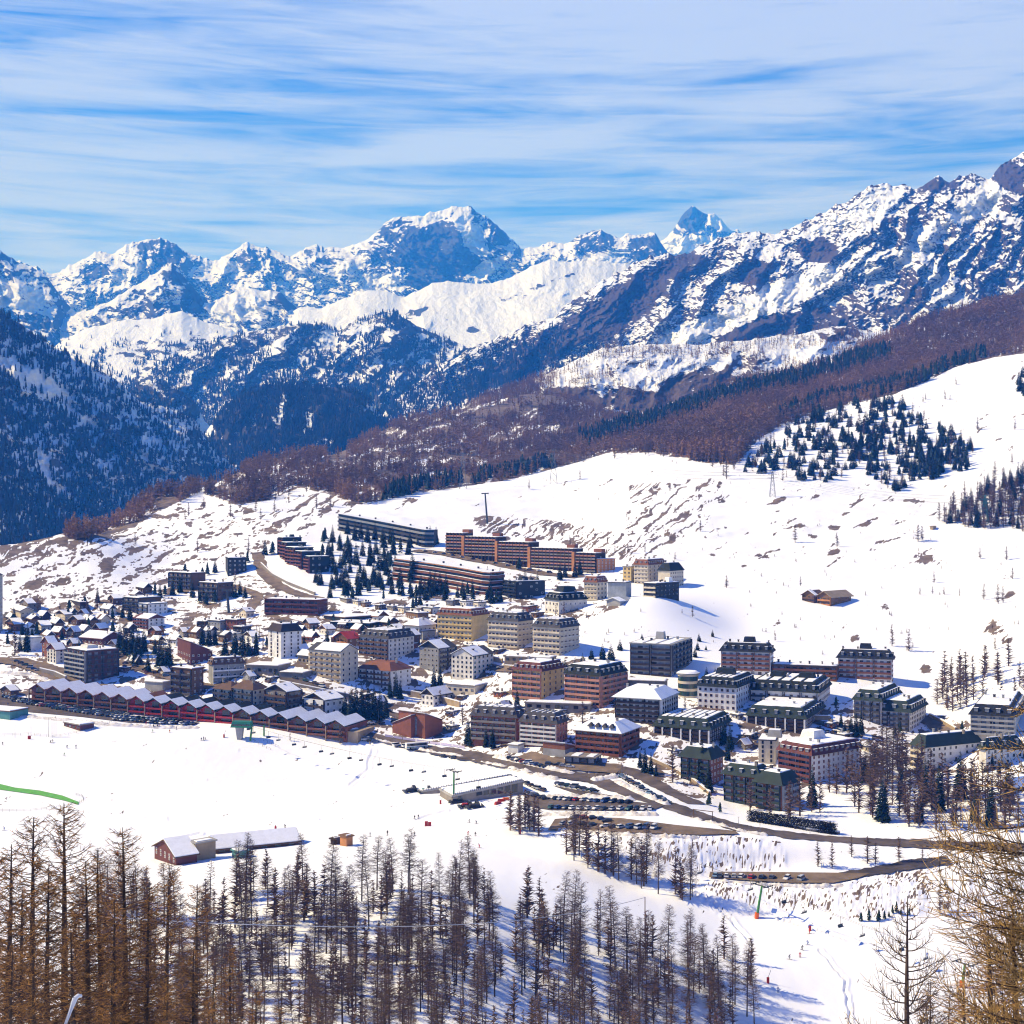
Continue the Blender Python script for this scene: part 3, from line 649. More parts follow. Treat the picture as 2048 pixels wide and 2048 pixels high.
def ribbon(S, p0, p1, w0, w1, r, m=0):
    """three sided tapering rod"""
    d = np.asarray(p1) - np.asarray(p0); l = np.linalg.norm(d) + 1e-9; d = d / l
    a = np.cross(d, (0, 0, 1) if abs(d[2]) < 0.9 else (1, 0, 0)); a /= np.linalg.norm(a); b = np.cross(d, a)
    n = len(S['v'])
    for p, w in ((p0, w0), (p1, w1)):
        for k in range(3):
            t = 2.0944 * k + r
            S['v'].append(tuple(np.asarray(p) + (a * math.cos(t) + b * math.sin(t)) * w))
    for k in range(3):
        k2 = (k + 1) % 3
        S['t'] += [(n + k, n + 3 + k, n + 3 + k2), (n + k, n + 3 + k2, n + k2)]; S['m'] += [m, m]
def sliver(S, p, d, l, w, rg, m=0):
    d = d / (np.linalg.norm(d) + 1e-9)
    s = np.cross(d, rg.normal(size=3)); s /= np.linalg.norm(s) + 1e-9
    tri(S, tuple(p - s * w), tuple(p + s * w), tuple(p + d * l), m)
def trunk_mesh(name, h, r0, lean=0.02, seg=7, rg=None, mat_=None):
    mb = MB(); n = 7
    pts = []; rs = []
    ox, oy = rg.normal(0, lean, 2)
    for i in range(n):
        t = i / (n - 1)
        pts.append((ox * h * t * t + rg.normal(0, 0.012 * r0 * 8), oy * h * t * t + rg.normal(0, 0.012 * r0 * 8), h * t - (2.0 if i == 0 else 0)))
        rs.append(r0 * (1 - t) ** 0.8 + 0.02)
    mb.tube(pts, rs, seg)
    return mb.mesh(name, [mat_ or M_trunk]), pts
def larch_crown(name, h, nb, twigs, start, spread, rg, mats, bw=0.05, tw=0.045, droop=0.25, up=0.35, core=None, trunk_pts=None, shape=0.8, tl=1.0):
    S = soup()
    T = np.array(trunk_pts)
    for i in range(nb):
        t = start + (0.985 - start) * ((i + rg.random()) / nb) ** 0.92
        z = t * h
        cx = np.interp(z, T[:, 2], T[:, 0]); cy_ = np.interp(z, T[:, 2], T[:, 1])
        rel = (t - start) / (1 - start)
        prof = (1 - rel) ** shape * min(1, 0.35 + rel * 4)
        L = spread * prof * rg.uniform(0.5, 1.12) + 0.35
        a = rg.random() * 6.2832
        d = np.array([math.cos(a), math.sin(a), 0])
        p0 = np.array([cx, cy_, z])
        sl = rg.uniform(-droop, droop * 0.3) + 0.45 * rel
        p1 = p0 + d * L * 0.6 + np.array([0, 0, L * 0.6 * sl])
        p2 = p1 + d * L * 0.4 + np.array([0, 0, L * 0.4 * (sl + up)])
        w = bw * (0.5 + 0.8 * prof)
        ribbon(S, p0, p1, w, w * 0.65, a, 0); ribbon(S, p1, p2, w * 0.65, 0.012, a, 0)
        nt = max(2, int(twigs * (0.4 + prof)))
        for k in range(nt):
            q = 0.18 + 0.82 * rg.random()
            p = p0 + (p1 - p0) * (q / 0.6) if q < 0.6 else p1 + (p2 - p1) * ((q - 0.6) / 0.4)
            dd = d * rg.uniform(0.1, 0.9) + np.array([-d[1], d[0], 0]) * rg.choice([-1, 1]) * rg.uniform(0.3, 1) + np.array([0, 0, rg.uniform(-0.55, 0.55)])
            sliver(S, p, dd, rg.uniform(0.35, 1.0) * tl * (0.6 + 0.6 * prof), tw * rg.uniform(0.6, 1.3), rg, 1 if rg.random() < 0.75 else 0)
    return mesh_np(name, np.array(S['v']), np.array(S['t']), mats, S['m'])
def spruce_crown(name, h, levels, n, spread, rg, mats, base=0.06):
    S = soup()
    for i in range(levels):
        t = base + (1 - base) * (i / levels)
        z = t * h; L0 = spread * (1 - t) ** 0.85 + 0.25
        k = max(5, int(n * (0.45 + 0.55 * (1 - t))))
        for j in range(k):
            a = 6.2832 * (j + rg.random()) / k
            L = L0 * rg.uniform(0.62, 1.15)
            d = np.array([math.cos(a), math.sin(a), 0]); s = np.array([-d[1], d[0], 0])
            w = L * 0.26 + 0.12
            p = np.array([0, 0, z + rg.uniform(-0.2, 0.2)])
            tip = p + d * L + np.array([0, 0, -L * rg.uniform(0.15, 0.5) + 0.12])
            mid = p + d * L * 0.55 + np.array([0, 0, 0.05 * L])
            m = 0 if rg.random() < 0.7 else 1
            tri(S, tuple(p), tuple(mid - s * w), tuple(tip), m); tri(S, tuple(p), tuple(tip), tuple(mid + s * w), m)
            tri(S, tuple(mid - s * w), tuple(mid + np.array([0, 0, -0.35 * w])), tuple(tip), m)
    sliver(S, np.array([0, 0, h * 0.95]), np.array([0, 0, 1.0]), h * 0.06 + 0.4, 0.12, rg, 0)
    return mesh_np(name, np.array(S['v']), np.array(S['t']), mats, S['m'])
def pine_crown(name, h, r, rg, mats, clumps=9, leaves=46):
    S = soup()
    for c in range(clumps):
        t = rg.uniform(0.15, 0.95); a = rg.random() * 6.28; rr = r * (1 - abs(t - 0.4)) * rg.uniform(0.2, 0.9)
        cc = np.array([math.cos(a) * rr, math.sin(a) * rr, t * h]); cr = r * rg.uniform(0.32, 0.6) * (1.1 - 0.5 * t)
        for k in range(leaves):
            d = rg.normal(size=3); d /= np.linalg.norm(d); d[2] = d[2] * 0.8 + 0.15
            sliver(S, cc + d * cr * rg.uniform(0.4, 1) - d * 0.3, d + rg.normal(0, 0.4, 3), cr * 0.6, cr * 0.16, rg, 0 if rg.random() < 0.65 else 1)
    return mesh_np(name, np.array(S['v']), np.array(S['t']), mats, S['m'])
PROTO = {}
def make_proto(kind, i, seed):
    rg = np.random.default_rng(seed)
    if kind == 'larch':
        h = 15.0
        me, pts = trunk_mesh('trunk', h, 0.18, 0.03, 6, rg)
        cr = larch_crown('crown', h, 125, 11, rg.uniform(0.10, 0.30), rg.uniform(2.4, 3.3), rg, [M_twig_dark, M_twig if i % 3 else M_twig_dark], 0.038, 0.029, 0.4, 0.5, None, pts, rg.uniform(0.5, 0.8), 1.6)
    elif kind == 'thin_larch':
        h = 15.0
        me, pts = trunk_mesh('trunk', h, 0.15, 0.03, 6, rg)
        cr = larch_crown('crown', h, 70, 8, rg.uniform(0.35, 0.5), rg.uniform(1.7, 2.3), rg, [M_twig_dark, M_twig], 0.04, 0.036, 0.4, 0.4, None, pts, 0.6)
    elif kind == 'bush_larch':
        h = 9.0
        me, pts = trunk_mesh('trunk', h, 0.2, 0.03, 6, rg)
        cr = larch_crown('crown', h, 100, 10, 0.08, 3.2, rg, [M_trunk, M_twig], 0.06, 0.055, 0.3, 0.5, None, pts, 0.55)
    elif kind == 'gold_larch':
        h = 23.0
        me, pts = trunk_mesh('trunk', h, 0.34, 0.015, 8, rg)
        cr = larch_crown('crown', h, 300, 21, 0.06, rg.uniform(2.8, 3.9), rg, [M_twig_dark, M_gold], 0.036, 0.022, 0.25, 0.45, None, pts, rg.uniform(0.55, 0.8), 0.85)
    elif kind == 'spruce':
        h = 14.0
        me, pts = trunk_mesh('trunk', h * 0.95, 0.25, 0.0, 6, rg)
        cr = spruce_crown('crown', h, 26, 15, rg.uniform(2.0, 2.7), rg, [M_spruce, M_spruce2])
    elif kind == 'pine':
        h = 9.0
        me, pts = trunk_mesh('trunk', h * 0.8, 0.2, 0.0, 6, rg)
        cr = spruce_crown('crown', h, 15, 13, rg.uniform(2.5, 3.3), rg, [M_spruce, M_spruce2], 0.03)
    PROTO.setdefault(kind, []).append((me, cr, h))
for i in range(8): make_proto('larch', i, 100 + i)
for i in range(4): make_proto('thin_larch', i, 200 + i)
for i in range(4): make_proto('bush_larch', i, 300 + i)
for i in range(4): make_proto('gold_larch', i, 400 + i)
for i in range(5): make_proto('spruce', i, 500 + i)
for i in range(4): make_proto('pine', i, 600 + i)
NAME = dict(larch='larch_tree', thin_larch='larch_tree', bush_larch='larch_tree', gold_larch='golden_larch_tree', spruce='spruce_tree', pine='pine_tree')
def tree(kind, pos, h, label, group=None, wid=1.0, rg=random):
    me, cr, h0 = rg.choice(PROTO[kind])
    o = empty(NAME[kind], pos, rg.uniform(0, 6.28))
    s = h / h0
    o.scale = (s * wid, s * wid, s)
    tag(o, label, 'tree', group)
    obj_of('trunk', me, o); obj_of('crown', cr, o)
    return o
LARCHES = []; SPRUCES = []
def px_tree(kind, px, py, hpx, label, group=None, wid=1.0, dmin=200):
    p = hit(px, py, dmin)
    if kind == 'spruce':
        SPRUCES.append((hpx * p.y / F, hpx, kind, p, label, group, wid)); return
    if 'larch' in kind:
        LARCHES.append((hpx * p.y / F, hpx, kind, p, label, group, wid)); return
    return tree(kind, p, hpx * p.y / F, label, group, wid)
def inside(poly, n, seed, gap=4.0, ys=2.5):
    rg = np.random.default_rng(seed)
    xs = [p[0] for p in poly]; ys_ = [p[1] for p in poly]
    out = []
    A = np.stack([rg.uniform(min(xs), max(xs), n * 30), rg.uniform(min(ys_), max(ys_), n * 30)], -1)
    ok = poly_mask(poly, A[:, 0], A[:, 1])
    for a in A[ok]:
        if len(out) >= n: break
        if all(abs(a[0] - b[0]) + abs(a[1] - b[1]) * ys > gap for b in out): out.append(a)
    return out
ORD = ['first', 'second', 'third', 'fourth', 'fifth', 'sixth', 'seventh', 'eighth', 'ninth', 'tenth', 'eleventh', 'twelfth', 'thirteenth', 'fourteenth', 'fifteenth', 'sixteenth', 'seventeenth', 'eighteenth', 'nineteenth', 'twentieth']
def nth(i):
    if i < 20: return ORD[i]
    tens = {2: 'twenty', 3: 'thirty', 4: 'forty', 5: 'fifty', 6: 'sixty', 7: 'seventy', 8: 'eighty', 9: 'ninety'}[(i + 1) // 10]
    u = (i + 1) % 10
    return tens + '-' + ORD[u - 1] if u else tens[:-1] + 'ieth'
# --- the larch wood on the slope below the piste
WOOD = [(150,1800),(300,1800),(420,1812),(500,1780),(560,1758),(640,1752),(720,1768),(800,1772),(880,1800),(960,1790),(1040,1812),(1120,1842),(1220,1862),(1320,1900),(1420,1960),(1500,2010),(1520,2080),(1450,2120),(150,2120)]
pts = inside(WOOD, 540, 5, 6.8, 1.5)
pts.sort(key=lambda a: a[0])
for a in pts:
    side = 'left' if a[0] < 620 else ('middle' if a[0] < 1050 else 'right')
    if a[1] > 1985: lab = f'bare brown larch low in the {side} part of the larch wood'; grp = f'larches low in the {side} part of the wood'
    elif a[1] > 1860: lab = f'bare brown larch in the thick {side} of the larch wood about the grey cable'; grp = f'larches in the thick of the {side} wood'
    else: lab = f'bare brown larch near the upper snowy edge of the wood, {side} part'; grp = f'larches at the upper edge of the {side} wood'
    px_tree('thin_larch' if random.random() < 0.10 else 'larch', a[0], a[1], random.uniform(58, 140) * (1.08 if a[1] > 1950 else 1), lab, grp, random.uniform(0.85, 1.15))
# --- rows and clumps on the banks
for i, a in enumerate(sorted(inside([(1018,1650),(1075,1655),(1078,1672),(1022,1668)], 11, 6, 6), key=lambda a: a[0])):
    px_tree('thin_larch', a[0], a[1], random.uniform(62, 84), f'{nth(i)} tall bare larch from the left in the clump beside the low garage', 'larch clump by the garage', 1.25)
row = sorted(inside([(1105,1690),(1150,1700),(1220,1735),(1300,1765),(1390,1795),(1390,1812),(1290,1785),(1200,1752),(1120,1712)], 26, 7, 9), key=lambda a: a[0])
for i, a in enumerate(row):
    px_tree('thin_larch' if i % 2 else 'larch', a[0], a[1], random.uniform(70, 118), f'{nth(i)} bare larch from the left along the shaded track below the rubble bank', 'larches along the track below the rubble bank', 0.95)
for i, (x, y, h) in enumerate([(1636,1733,52),(1664,1737,55),(1703,1714,44),(1735,1727,56),(1751,1728,48),(1798,1723,52),(1845,1718,28)]):
    px_tree('larch', x, y, h, f'{nth(i)} bare larch from the left on the white slope between the two roads', 'larches between the two roads', 1.1)
for i, (x, y, h) in enumerate([(1448,1918,88),(1470,2010,120),(1440,2030,100),(1425,2022,90),(1494,1975,100),(1502,1970,94),(1408,1945,100),(1380,1925,110)]):
    px_tree('larch', x, y, h, f'bare larch at the right edge of the wood beside the piste, {nth(i)} of its group', 'larches at the right edge of the wood')
for i, (x, y, h) in enumerate([(1880,1828,62),(1896,1822,50)]):
    px_tree('larch', x, y, h, ('taller' if i == 0 else 'shorter') + ' of two bare larches on the piste behind the near branches', 'pair of larches on the piste', 1.1)
for i, (x, y, h) in enumerate([(1722,1842,18),(1738,1842,26),(1755,1843,17),(1758,1840,22),(1769,1838,18),(1778,1834,12),(1785,1826,17),(1793,1824,22),(1802,1830,13),(1818,1830,15)]):
    px_tree('spruce', x, y, h, f'{nth(i)} small dark spruce from the left in the cluster on the white piste', 'small spruces on the piste', 1.0)
for i, a in enumerate(inside([(640,1085),(700,1075),(850,1092),(800,1130),(790,1190),(700,1205),(650,1190)], 46, 61, 7)):
    px_tree('spruce', a[0], a[1], random.uniform(20, 40), 'dark spruce scattered on the snow below the curved dark block', 'spruces below the curved dark block', 1.4)
for i, a in enumerate(inside([(800,1180),(1010,1200),(1010,1212),(800,1196)], 16, 62, 7)):
    px_tree('spruce', a[0], a[1], random.uniform(22, 36), 'dark spruce along the foot of the curved terrace building', 'spruces below the terrace building', 1.4)
for i, a in enumerate(inside([(20,1225),(260,1200),(330,1290),(200,1310),(20,1300)], 24, 63, 9)):
    px_tree('spruce' if i % 3 else 'bush_larch', a[0], a[1], random.uniform(20, 34), 'dark spruce among the small houses of the old village', 'spruces in the old village', 1.2)
for i, a in enumerate(inside([(500,1250),(860,1240),(900,1300),(700,1310),(500,1310)], 26, 64, 9)):
    px_tree('spruce' if i % 2 else 'bush_larch', a[0], a[1], random.uniform(18, 30), 'dark spruce among the low houses of the village middle', 'spruces in the village middle', 1.2)
# --- larches on the right hillside above the village and below the right hand blocks
for i, a in enumerate(sorted(inside([(1830,1385),(1900,1370),(1960,1345),(2060,1320),(2060,1420),(1980,1425),(1900,1430),(1850,1420)], 30, 8, 11), key=lambda a: a[0])):
    px_tree('larch' if i % 3 else 'bush_larch', a[0], a[1], random.uniform(48, 74), f'{nth(i)} bare larch from the left on the hillside behind the right hand blocks', 'larches on the hillside at right', 1.15)
for i, a in enumerate(sorted(inside([(1722,1560),(1800,1540),(1850,1560),(2060,1590),(2060,1665),(1900,1665),(1760,1650),(1700,1625),(1560,1640),(1580,1600),(1640,1590)], 90, 9, 9), key=lambda a: a[0])):
    k = 'spruce' if i % 8 == 3 else 'larch'
    px_tree(k, a[0], a[1], random.uniform(60, 96), f'{"dark spruce" if k == "spruce" else "brown larch"}, {nth(i)} from the left in the grove below the right blocks', 'trees in the grove below the right hand blocks', 1.1)
for i, (x, y, h) in enumerate([(1775,1570,120),(1755,1560,90),(1800,1575,100),(1795,1540,85),(1740,1590,110),(1820,1590,80),(1765,1545,96),(1785,1556,104),(1748,1575,92),(1812,1560,90),(1835,1570,84),(1770,1600,100)]):
    px_tree('larch', x, y, h, f'tall dense larch before the white block gap, {nth(i)} of the tall ones', 'tall larches between the white blocks', 1.3)
# --- scattered trees of the white slope
SC = [(1453,958,42,1),(1401,1063,24,0),(1590,1085,38,1),(1674,1094,30,1),(1836,1083,36,0),(1844,1081,30,0),(1453,1176,26,0),(1601,1172,20,0),(1385,1234,24,0),(1550,1282,22,0),(1784,1292,44,1),(1818,1302,44,0),(1868,1166,26,1),(1865,1188,16,0),(1840,1190,16,0),(1888,1190,17,0),(1919,1192,16,0),(1968,1200,34,1),(1996,1208,40,0),(2006,1206,34,0),(2025,1158,24,0),(1960,1118,24,0),(2013,1120,28,0),(1929,996,34,0),(1990,950,28,0),(2024,927,22,0),(1473,1355,34,0),(60,1205,20,0),(270,1090,24,0),(395,1105,30,0),(497,1108,34,1),(1160,960,22,0),(1058,978,22,1),(1168,925,18,0),(1912,770,14,0),(1900,800,12,0),(1846,805,18,0),(1890,800,22,0),(1851,800,14,0),(1955,860,26,1),(2030,860,24,1),(150,1200,22,0),(48,1085,16,0),(280,1035,18,0),(1990,1300,26,0),(1256,1106,22,1),(1290,1105,18,1),(1230,1108,20,0),(1140,1090,22,0),(1152,1098,18,0),(1350,1120,16,1)]
for i, (x, y, h, b) in enumerate(SC):
    where = 'left' if x < 600 else ('middle' if x < 1500 else 'right')
    px_tree('bush_larch' if b else 'larch', x, y, h, f'{"broad" if b else "slim"} bare larch on the open snow, {where} part, {nth(i)} of the lone ones', 'lone larches on the open slopes', 1.25)
for i, a in enumerate(inside([(470,985),(640,960),(860,985),(700,1010),(560,1040),(420,1060),(330,1050)], 26, 15, 8)):
    px_tree('larch', a[0], a[1], random.uniform(22, 34), 'bare larch thinly scattered on the snow at the lower forest edge, left', 'thin larches at the lower forest edge')
for i, a in enumerate(inside([(1210,915),(1300,890),(1480,930),(1470,965),(1390,925),(1300,935)], 22, 16, 8)):
    px_tree('larch', a[0], a[1], random.uniform(22, 34), 'bare larch at the ragged lower forest edge above the slope, centre', 'larches at the ragged forest edge')
# --- pines on the white slope
PINES = [(1470,935),(1560,870),(1640,815),(1765,790),(1830,825),(1870,850),(1910,868),(1948,905),(1890,950),(1786,985),(1720,940),(1662,965),(1560,965),(1500,950)]
for i, a in enumerate(inside(PINES, 430, 17, 4)):
    k = 'pine' if random.random() < 0.55 else ('spruce' if random.random() < 0.4 else 'larch')
    px_tree(k, a[0], a[1], random.uniform(14, 30), {'pine': 'bushy dark pine', 'spruce': 'slim dark spruce', 'larch': 'brown larch'}[k] + ' in the conifer patch on the white slope', f'{k} trees of the conifer patch', 1.15)
for i, a in enumerate(inside([(1860,905),(1948,900),(1930,950),(1860,960),(1800,950),(1790,900),(1740,930),(1700,920),(1690,880),(1790,870)], 75, 18, 5)):
    px_tree('spruce', a[0], a[1], random.uniform(24, 36), 'slim dark spruce in the dense lower end of the conifer patch', 'spruces of the dense patch end', 1.1)
for i, a in enumerate(inside([(1873,1045),(1905,1020),(1960,990),(2060,950),(2060,1065),(1952,1060)], 150, 19, 4.5)):
    k = 'larch' if i % 4 else 'spruce'
    px_tree(k, a[0], a[1], random.uniform(28, 44), ('brown larch' if k == 'larch' else 'dark spruce') + ' in the wood at the right edge of the white slope', f'{k} trees of the right edge wood', 1.2)
for i, a in enumerate(inside([(2030,760),(2060,745),(2060,800),(2035,790)], 8, 20, 5)):
    px_tree('pine', a[0], a[1], 26, 'dark pine at the right picture edge on the upper snow slope', 'pines at the right edge')
# --- bushy pines behind the grey tower
for i, (x, y, h) in enumerate([(1205,1318,30),(1222,1322,34),(1240,1300,22),(1212,1342,24),(1165,1332,26),(1183,1318,22),(1150,1340,22),(1284,1280,14),(1345,1290,12),(1398,1282,16),(1425,1273,14),(1395,1300,18),(1390,1314,20),(1412,1300,10),(1413,1360,26),(1430,1362,28),(1178,1350,26),(1130,1345,28)]):
    px_tree('pine', x, y, h, f'{nth(i)} bushy dark pine of those round the grey concrete tower', 'pines round the grey tower', 1.1)
# --- spruces of the village
VS = [(640,1140,30),(655,1135,36),(672,1150,28),(690,1120,32),(700,1105,28),(712,1130,38),(725,1112,30),(740,1108,26),(684,1175,40),(692,1190,34),(660,1195,24),(665,1180,22),(715,1170,30),(728,1160,26),(700,1145,24),(640,1170,34),(632,1165,26),(748,1160,34),(760,1140,44),(770,1130,30),(756,1172,30),(738,1178,24),(780,1170,36),(765,1180,26),(800,1176,40),(825,1165,54),(820,1190,22),(842,1190,36),(852,1200,30),(860,1185,40),(870,1188,42),(880,1188,40),(892,1186,36),(705,1198,22),(798,1192,18),(767,1198,16),(832,1214,22),(840,1210,26),(826,1218,20),(915,1195,24),(925,1192,28),(935,1190,22),(945,1188,26),(960,1185,30),(975,1180,40),(990,1178,34),(980,1195,36),(1000,1170,30),(1040,1190,38),(1050,1186,42),(1062,1190,36),(1075,1180,30),(1120,1160,30),(1130,1155,26),(1150,1155,30),(1160,1150,28),(1038,1140,22),
      (695,1068,26),(710,1080,30),(722,1078,32),(735,1085,34),(750,1080,30),(765,1085,26),(780,1088,28),(850,1085,24),(860,1090,34),(872,1088,30),(820,1095,30),(838,1090,26),(665,1085,30),(650,1080,22),(600,1090,18),(530,1110,28),(545,1108,22),(495,1125,20),(415,1150,22),(430,1145,24),(405,1160,22),(370,1145,16),(345,1190,26),(360,1185,30),(385,1195,30),(400,1205,20),(412,1210,22),(430,1205,22),(470,1195,28),(480,1190,26),(490,1196,24),(320,1195,24),(310,1190,22),(330,1190,18),(245,1235,24),(260,1240,28),(225,1240,20),(195,1205,26)]
VS.sort()
for i, (x, y, h) in enumerate(VS):
    w = 'between the curved blocks' if x > 600 else 'among the upper left houses'
    px_tree('spruce', x, y, h * 1.18, f'dark spruce {w}, {nth(i % 60)} from the left' if i < 60 else f'dark spruce {w} further right, {nth(i - 60)} from the left', 'spruces in the upper village', 1.35)
big = [(240,1300,55),(252,1308,62),(264,1312,66),(276,1315,64),(288,1305,52),(270,1328,50),(310,1308,36),(320,1335,70),(330,1345,74),(338,1330,50),(296,1345,40),(40,1302,36),(55,1302,56),(15,1290,24),(405,1290,50),(418,1292,52),(430,1290,44),(450,1312,48),(470,1310,56),(485,1312,60),(497,1312,50),(512,1310,38),(654,1290,38),(608,1298,36),
       (690,1430,48),(702,1436,60),(712,1434,66),(724,1438,72),(736,1440,70),(748,1438,66),(760,1440,64),(772,1436,50),(780,1396,44),(792,1392,52),(800,1398,40),(868,1375,46),(880,1370,40),(1034,1418,46),(936,1490,56),(944,1492,48),(972,1494,42),(985,1496,46),(940,1486,30),(1290,1545,50),(1302,1548,44),(1280,1535,36),(1312,1552,28),(1405,1566,86),(1418,1585,64),(1395,1560,50),(1448,1490,58),(1460,1500,50),(1455,1520,44),(1690,1470,30),(1702,1472,44),(1712,1472,50),(1722,1468,46),(1682,1452,30),(1800,1465,24),(1924,1462,22),(1418,1610,26),(1440,1625,22),(1672,1412,20),(1790,1478,26),(1972,1545,34),(1985,1540,36),(1998,1546,30)]
for i, (x, y, h) in enumerate(big):
    nb = ['behind the angled red block', 'beside the tall white tower', 'in the clump by the brick gallery', 'before the low brown block', 'by the green roofed brick houses', 'among the right hand white blocks'][0 if x < 345 else 1 if x < 660 else 2 if x < 900 else 3 if x < 1100 else 4 if x < 1445 else 5]
    px_tree('spruce', x, y, h, f'tall dark spruce {nb}, {nth(i)} of the big ones', 'big spruces in the village', 1.15)
for i, (x, y, h, w) in enumerate([(1345,1565,78,1.3),(925,1450,44,1.5),(1165,1450,50,1.4),(1112,1240,34,1.3),(1128,1238,36,1.6),(1370,1430,40,1.6),(440,1215,30,1.5),(455,1220,34,1.2),(30,1310,60,1.6),(45,1230,24,1.5),(75,1225,26,1.6),(195,1215,26,1.5),(340,1330,56,1.4),(490,1330,30,1.3),(580,1482,20,2.0),(680,1488,34,1.3),(470,1165,30,1.4),(880,1408,30,1.4),(1480,1590,60,1.4),(1500,1620,60,1.4),(1540,1630,60,1.3),(1580,1640,80,1.3),(1640,1625,80,1.2)]):
    px_tree('bush_larch', x, y, h, f'broad brown bare larch among the houses, {nth(i)} from the list of those in the village' .replace(' from the list of those in the village', ' of those between the houses'), 'bare larches between the houses', w / 1.2)
# the 300 largest larches are trees of their own, the small far ones one wood
LARCHES.sort(key=lambda q: -q[1])
for h_, hp, kind, p, lab, grp, wid in LARCHES[:296]: tree(kind, p, h_, lab, grp, wid)
SMALL_LARCH = LARCHES[296:]
SPRUCES.sort(key=lambda q: -q[1])
for h_, hp, kind, p, lab, grp, wid in SPRUCES[:296]: tree(kind, p, h_, lab, grp, wid)
SMALL_SPRUCE = SPRUCES[296:]
# --- golden larches close to the camera, lower left
def near_tree(kind, px, ptop, d, h, label, group, wid=1.0):
    top = at(px, ptop, d)
    return tree(kind, (top.x, top.y, top.z - h), h, label, group, wid)
G = [(132,1600,84,23),(60,1640,78,22),(255,1650,90,22),(205,1700,80,19),(10,1690,70,21),(330,1730,96,19),(180,1720,74,18),(95,1730,70,17),(290,1760,84,17),(390,1770,110,19),(40,1770,66,16),(230,1800,76,16),(-30,1700,72,22),(460,1890,100,15),(385,1900,84,14),(290,1925,76,12),(420,1950,72,12),(510,1970,80,12),(150,1850,64,14),(70,1880,58,13),(330,1960,64,11),(560,2010,86,11),(440,2000,62,10),(220,1950,60,11),(10,1900,56,13),(610,2030,90,10)]
for i, g in enumerate(sorted(G)):
    px, pt, d, h = g
    near_tree('gold_larch', px, pt, d, h, f'{"towering" if pt < 1660 else "tall" if pt < 1800 else "low bushy"} golden larch, {nth(i)} from the left in the near stand', 'golden larches near the camera')
# --- far woods: one mesh each, every tree modelled
def wood(name, label, P, kind, seed, m, hgt, wid, sizes=None):
    """P: array of x, y, z; every tree is a small jagged crown with a trunk"""
    rg = np.random.default_rng(seed)
    n = len(P)
    V = []; T = []; base = 0
    temps = []
    for q in range(6):
        S = soup()
        if kind == 'larch':
            for k in range(26 if sizes is None else 110):
                t = rg.uniform(0.06, 0.97); a = rg.random() * 6.28; L = (0.2 * (1 - t) ** 0.7 + 0.03) * rg.uniform(0.6, 1.2)
                d = np.array([math.cos(a), math.sin(a), rg.uniform(-0.1, 0.9)])
                sliver(S, np.array([0, 0, t]), d, L, 0.034 if sizes is None else 0.014, rg)
            for k in range(3):
                a = 2.09 * k; b = a + 2.09
                tri(S, (0.018 * math.cos(a), 0.018 * math.sin(a), 0), (0.018 * math.cos(b), 0.018 * math.sin(b), 0), (0, 0, 1))
        else:
            for lv in range(5):
                z = 0.08 + 0.19 * lv; r = 0.2 * (1 - z) ** 0.8 + 0.02
                for k in range(5):
                    a = 1.2566 * k + rg.random(); b = a + 1.35; rr = r * rg.uniform(0.75, 1.2)
                    tri(S, (rr * math.cos(a), rr * math.sin(a), z), (rr * math.cos(b), rr * math.sin(b), z + rg.uniform(-.04, .04)), (0, 0, min(1, z + 0.34)))
        temps.append((np.array(S['v']), np.array(S['t'])))
    which = rg.integers(0, 6, n)
    for q in range(6):
        I = np.nonzero(which == q)[0]
        if not len(I): continue
        v, t = temps[q]
        a = rg.random(len(I)) * 6.28; s = hgt * rg.uniform(0.55, 1.15, len(I)) if sizes is None else sizes[I]; w = wid * rg.uniform(0.8, 1.25, len(I)) * s
        c, sn = np.cos(a), np.sin(a)
        X = v[None, :, 0] * c[:, None] - v[None, :, 1] * sn[:, None]; Y = v[None, :, 0] * sn[:, None] + v[None, :, 1] * c[:, None]
        W = np.stack([X * w[:, None] + P[I, 0:1], Y * w[:, None] + P[I, 1:2], v[None, :, 2] * s[:, None] + P[I, 2:3]], -1)
        V.append(W.reshape(-1, 3)); T.append((t[None] + (np.arange(len(I)) * len(v))[:, None, None]).reshape(-1, 3) + base)
        base += len(I) * len(v)
    o = obj_of(name, mesh_np(name, np.concatenate(V), np.concatenate(T), [m]))
    return tag(o, label, 'forest', kind='stuff')
def scatter_grid(X, Y, Z, PXg, PYg, dens, n, seed):
    """n random points of a grid with probability dens * image area of the cell"""
    rg = np.random.default_rng(seed)
    dpx = np.abs(np.gradient(PXg, axis=0)); dpy = np.maximum(np.abs(np.gradient(PYg, axis=1)), 0.15)
    w = (dens * dpx * dpy).ravel(); w = w / w.sum()
    I = rg.choice(len(w), n, p=w)
    i, j = np.unravel_index(I, X.shape)
    i2 = np.minimum(i + 1, X.shape[0] - 1); j2 = np.minimum(j + 1, X.shape[1] - 1)
    a = rg.random(n)[:, None]; b = rg.random(n)[:, None]
    S = np.stack([X, Y, Z], -1)
    return (S[i, j] * (1 - a) + S[i2, j] * a) * (1 - b) + (S[i, j2] * (1 - a) + S[i2, j2] * a) * b
gm = blur_p(poly_mask(BAND, GPX, GROW).astype(float), 2) * (GD[None, :] > 1250)
clear = fbm(GPX / 55, GROW / 16, 3, 71)
gm = gm * (0.05 + 0.95 * sstep(-0.12, 0.08, clear + 0.34 * sstep(1000, 1300, GPX)))
for s_ in SC_: gm = gm * (1 - 0.9 * sstep(.3, .8, spot(*s_)))
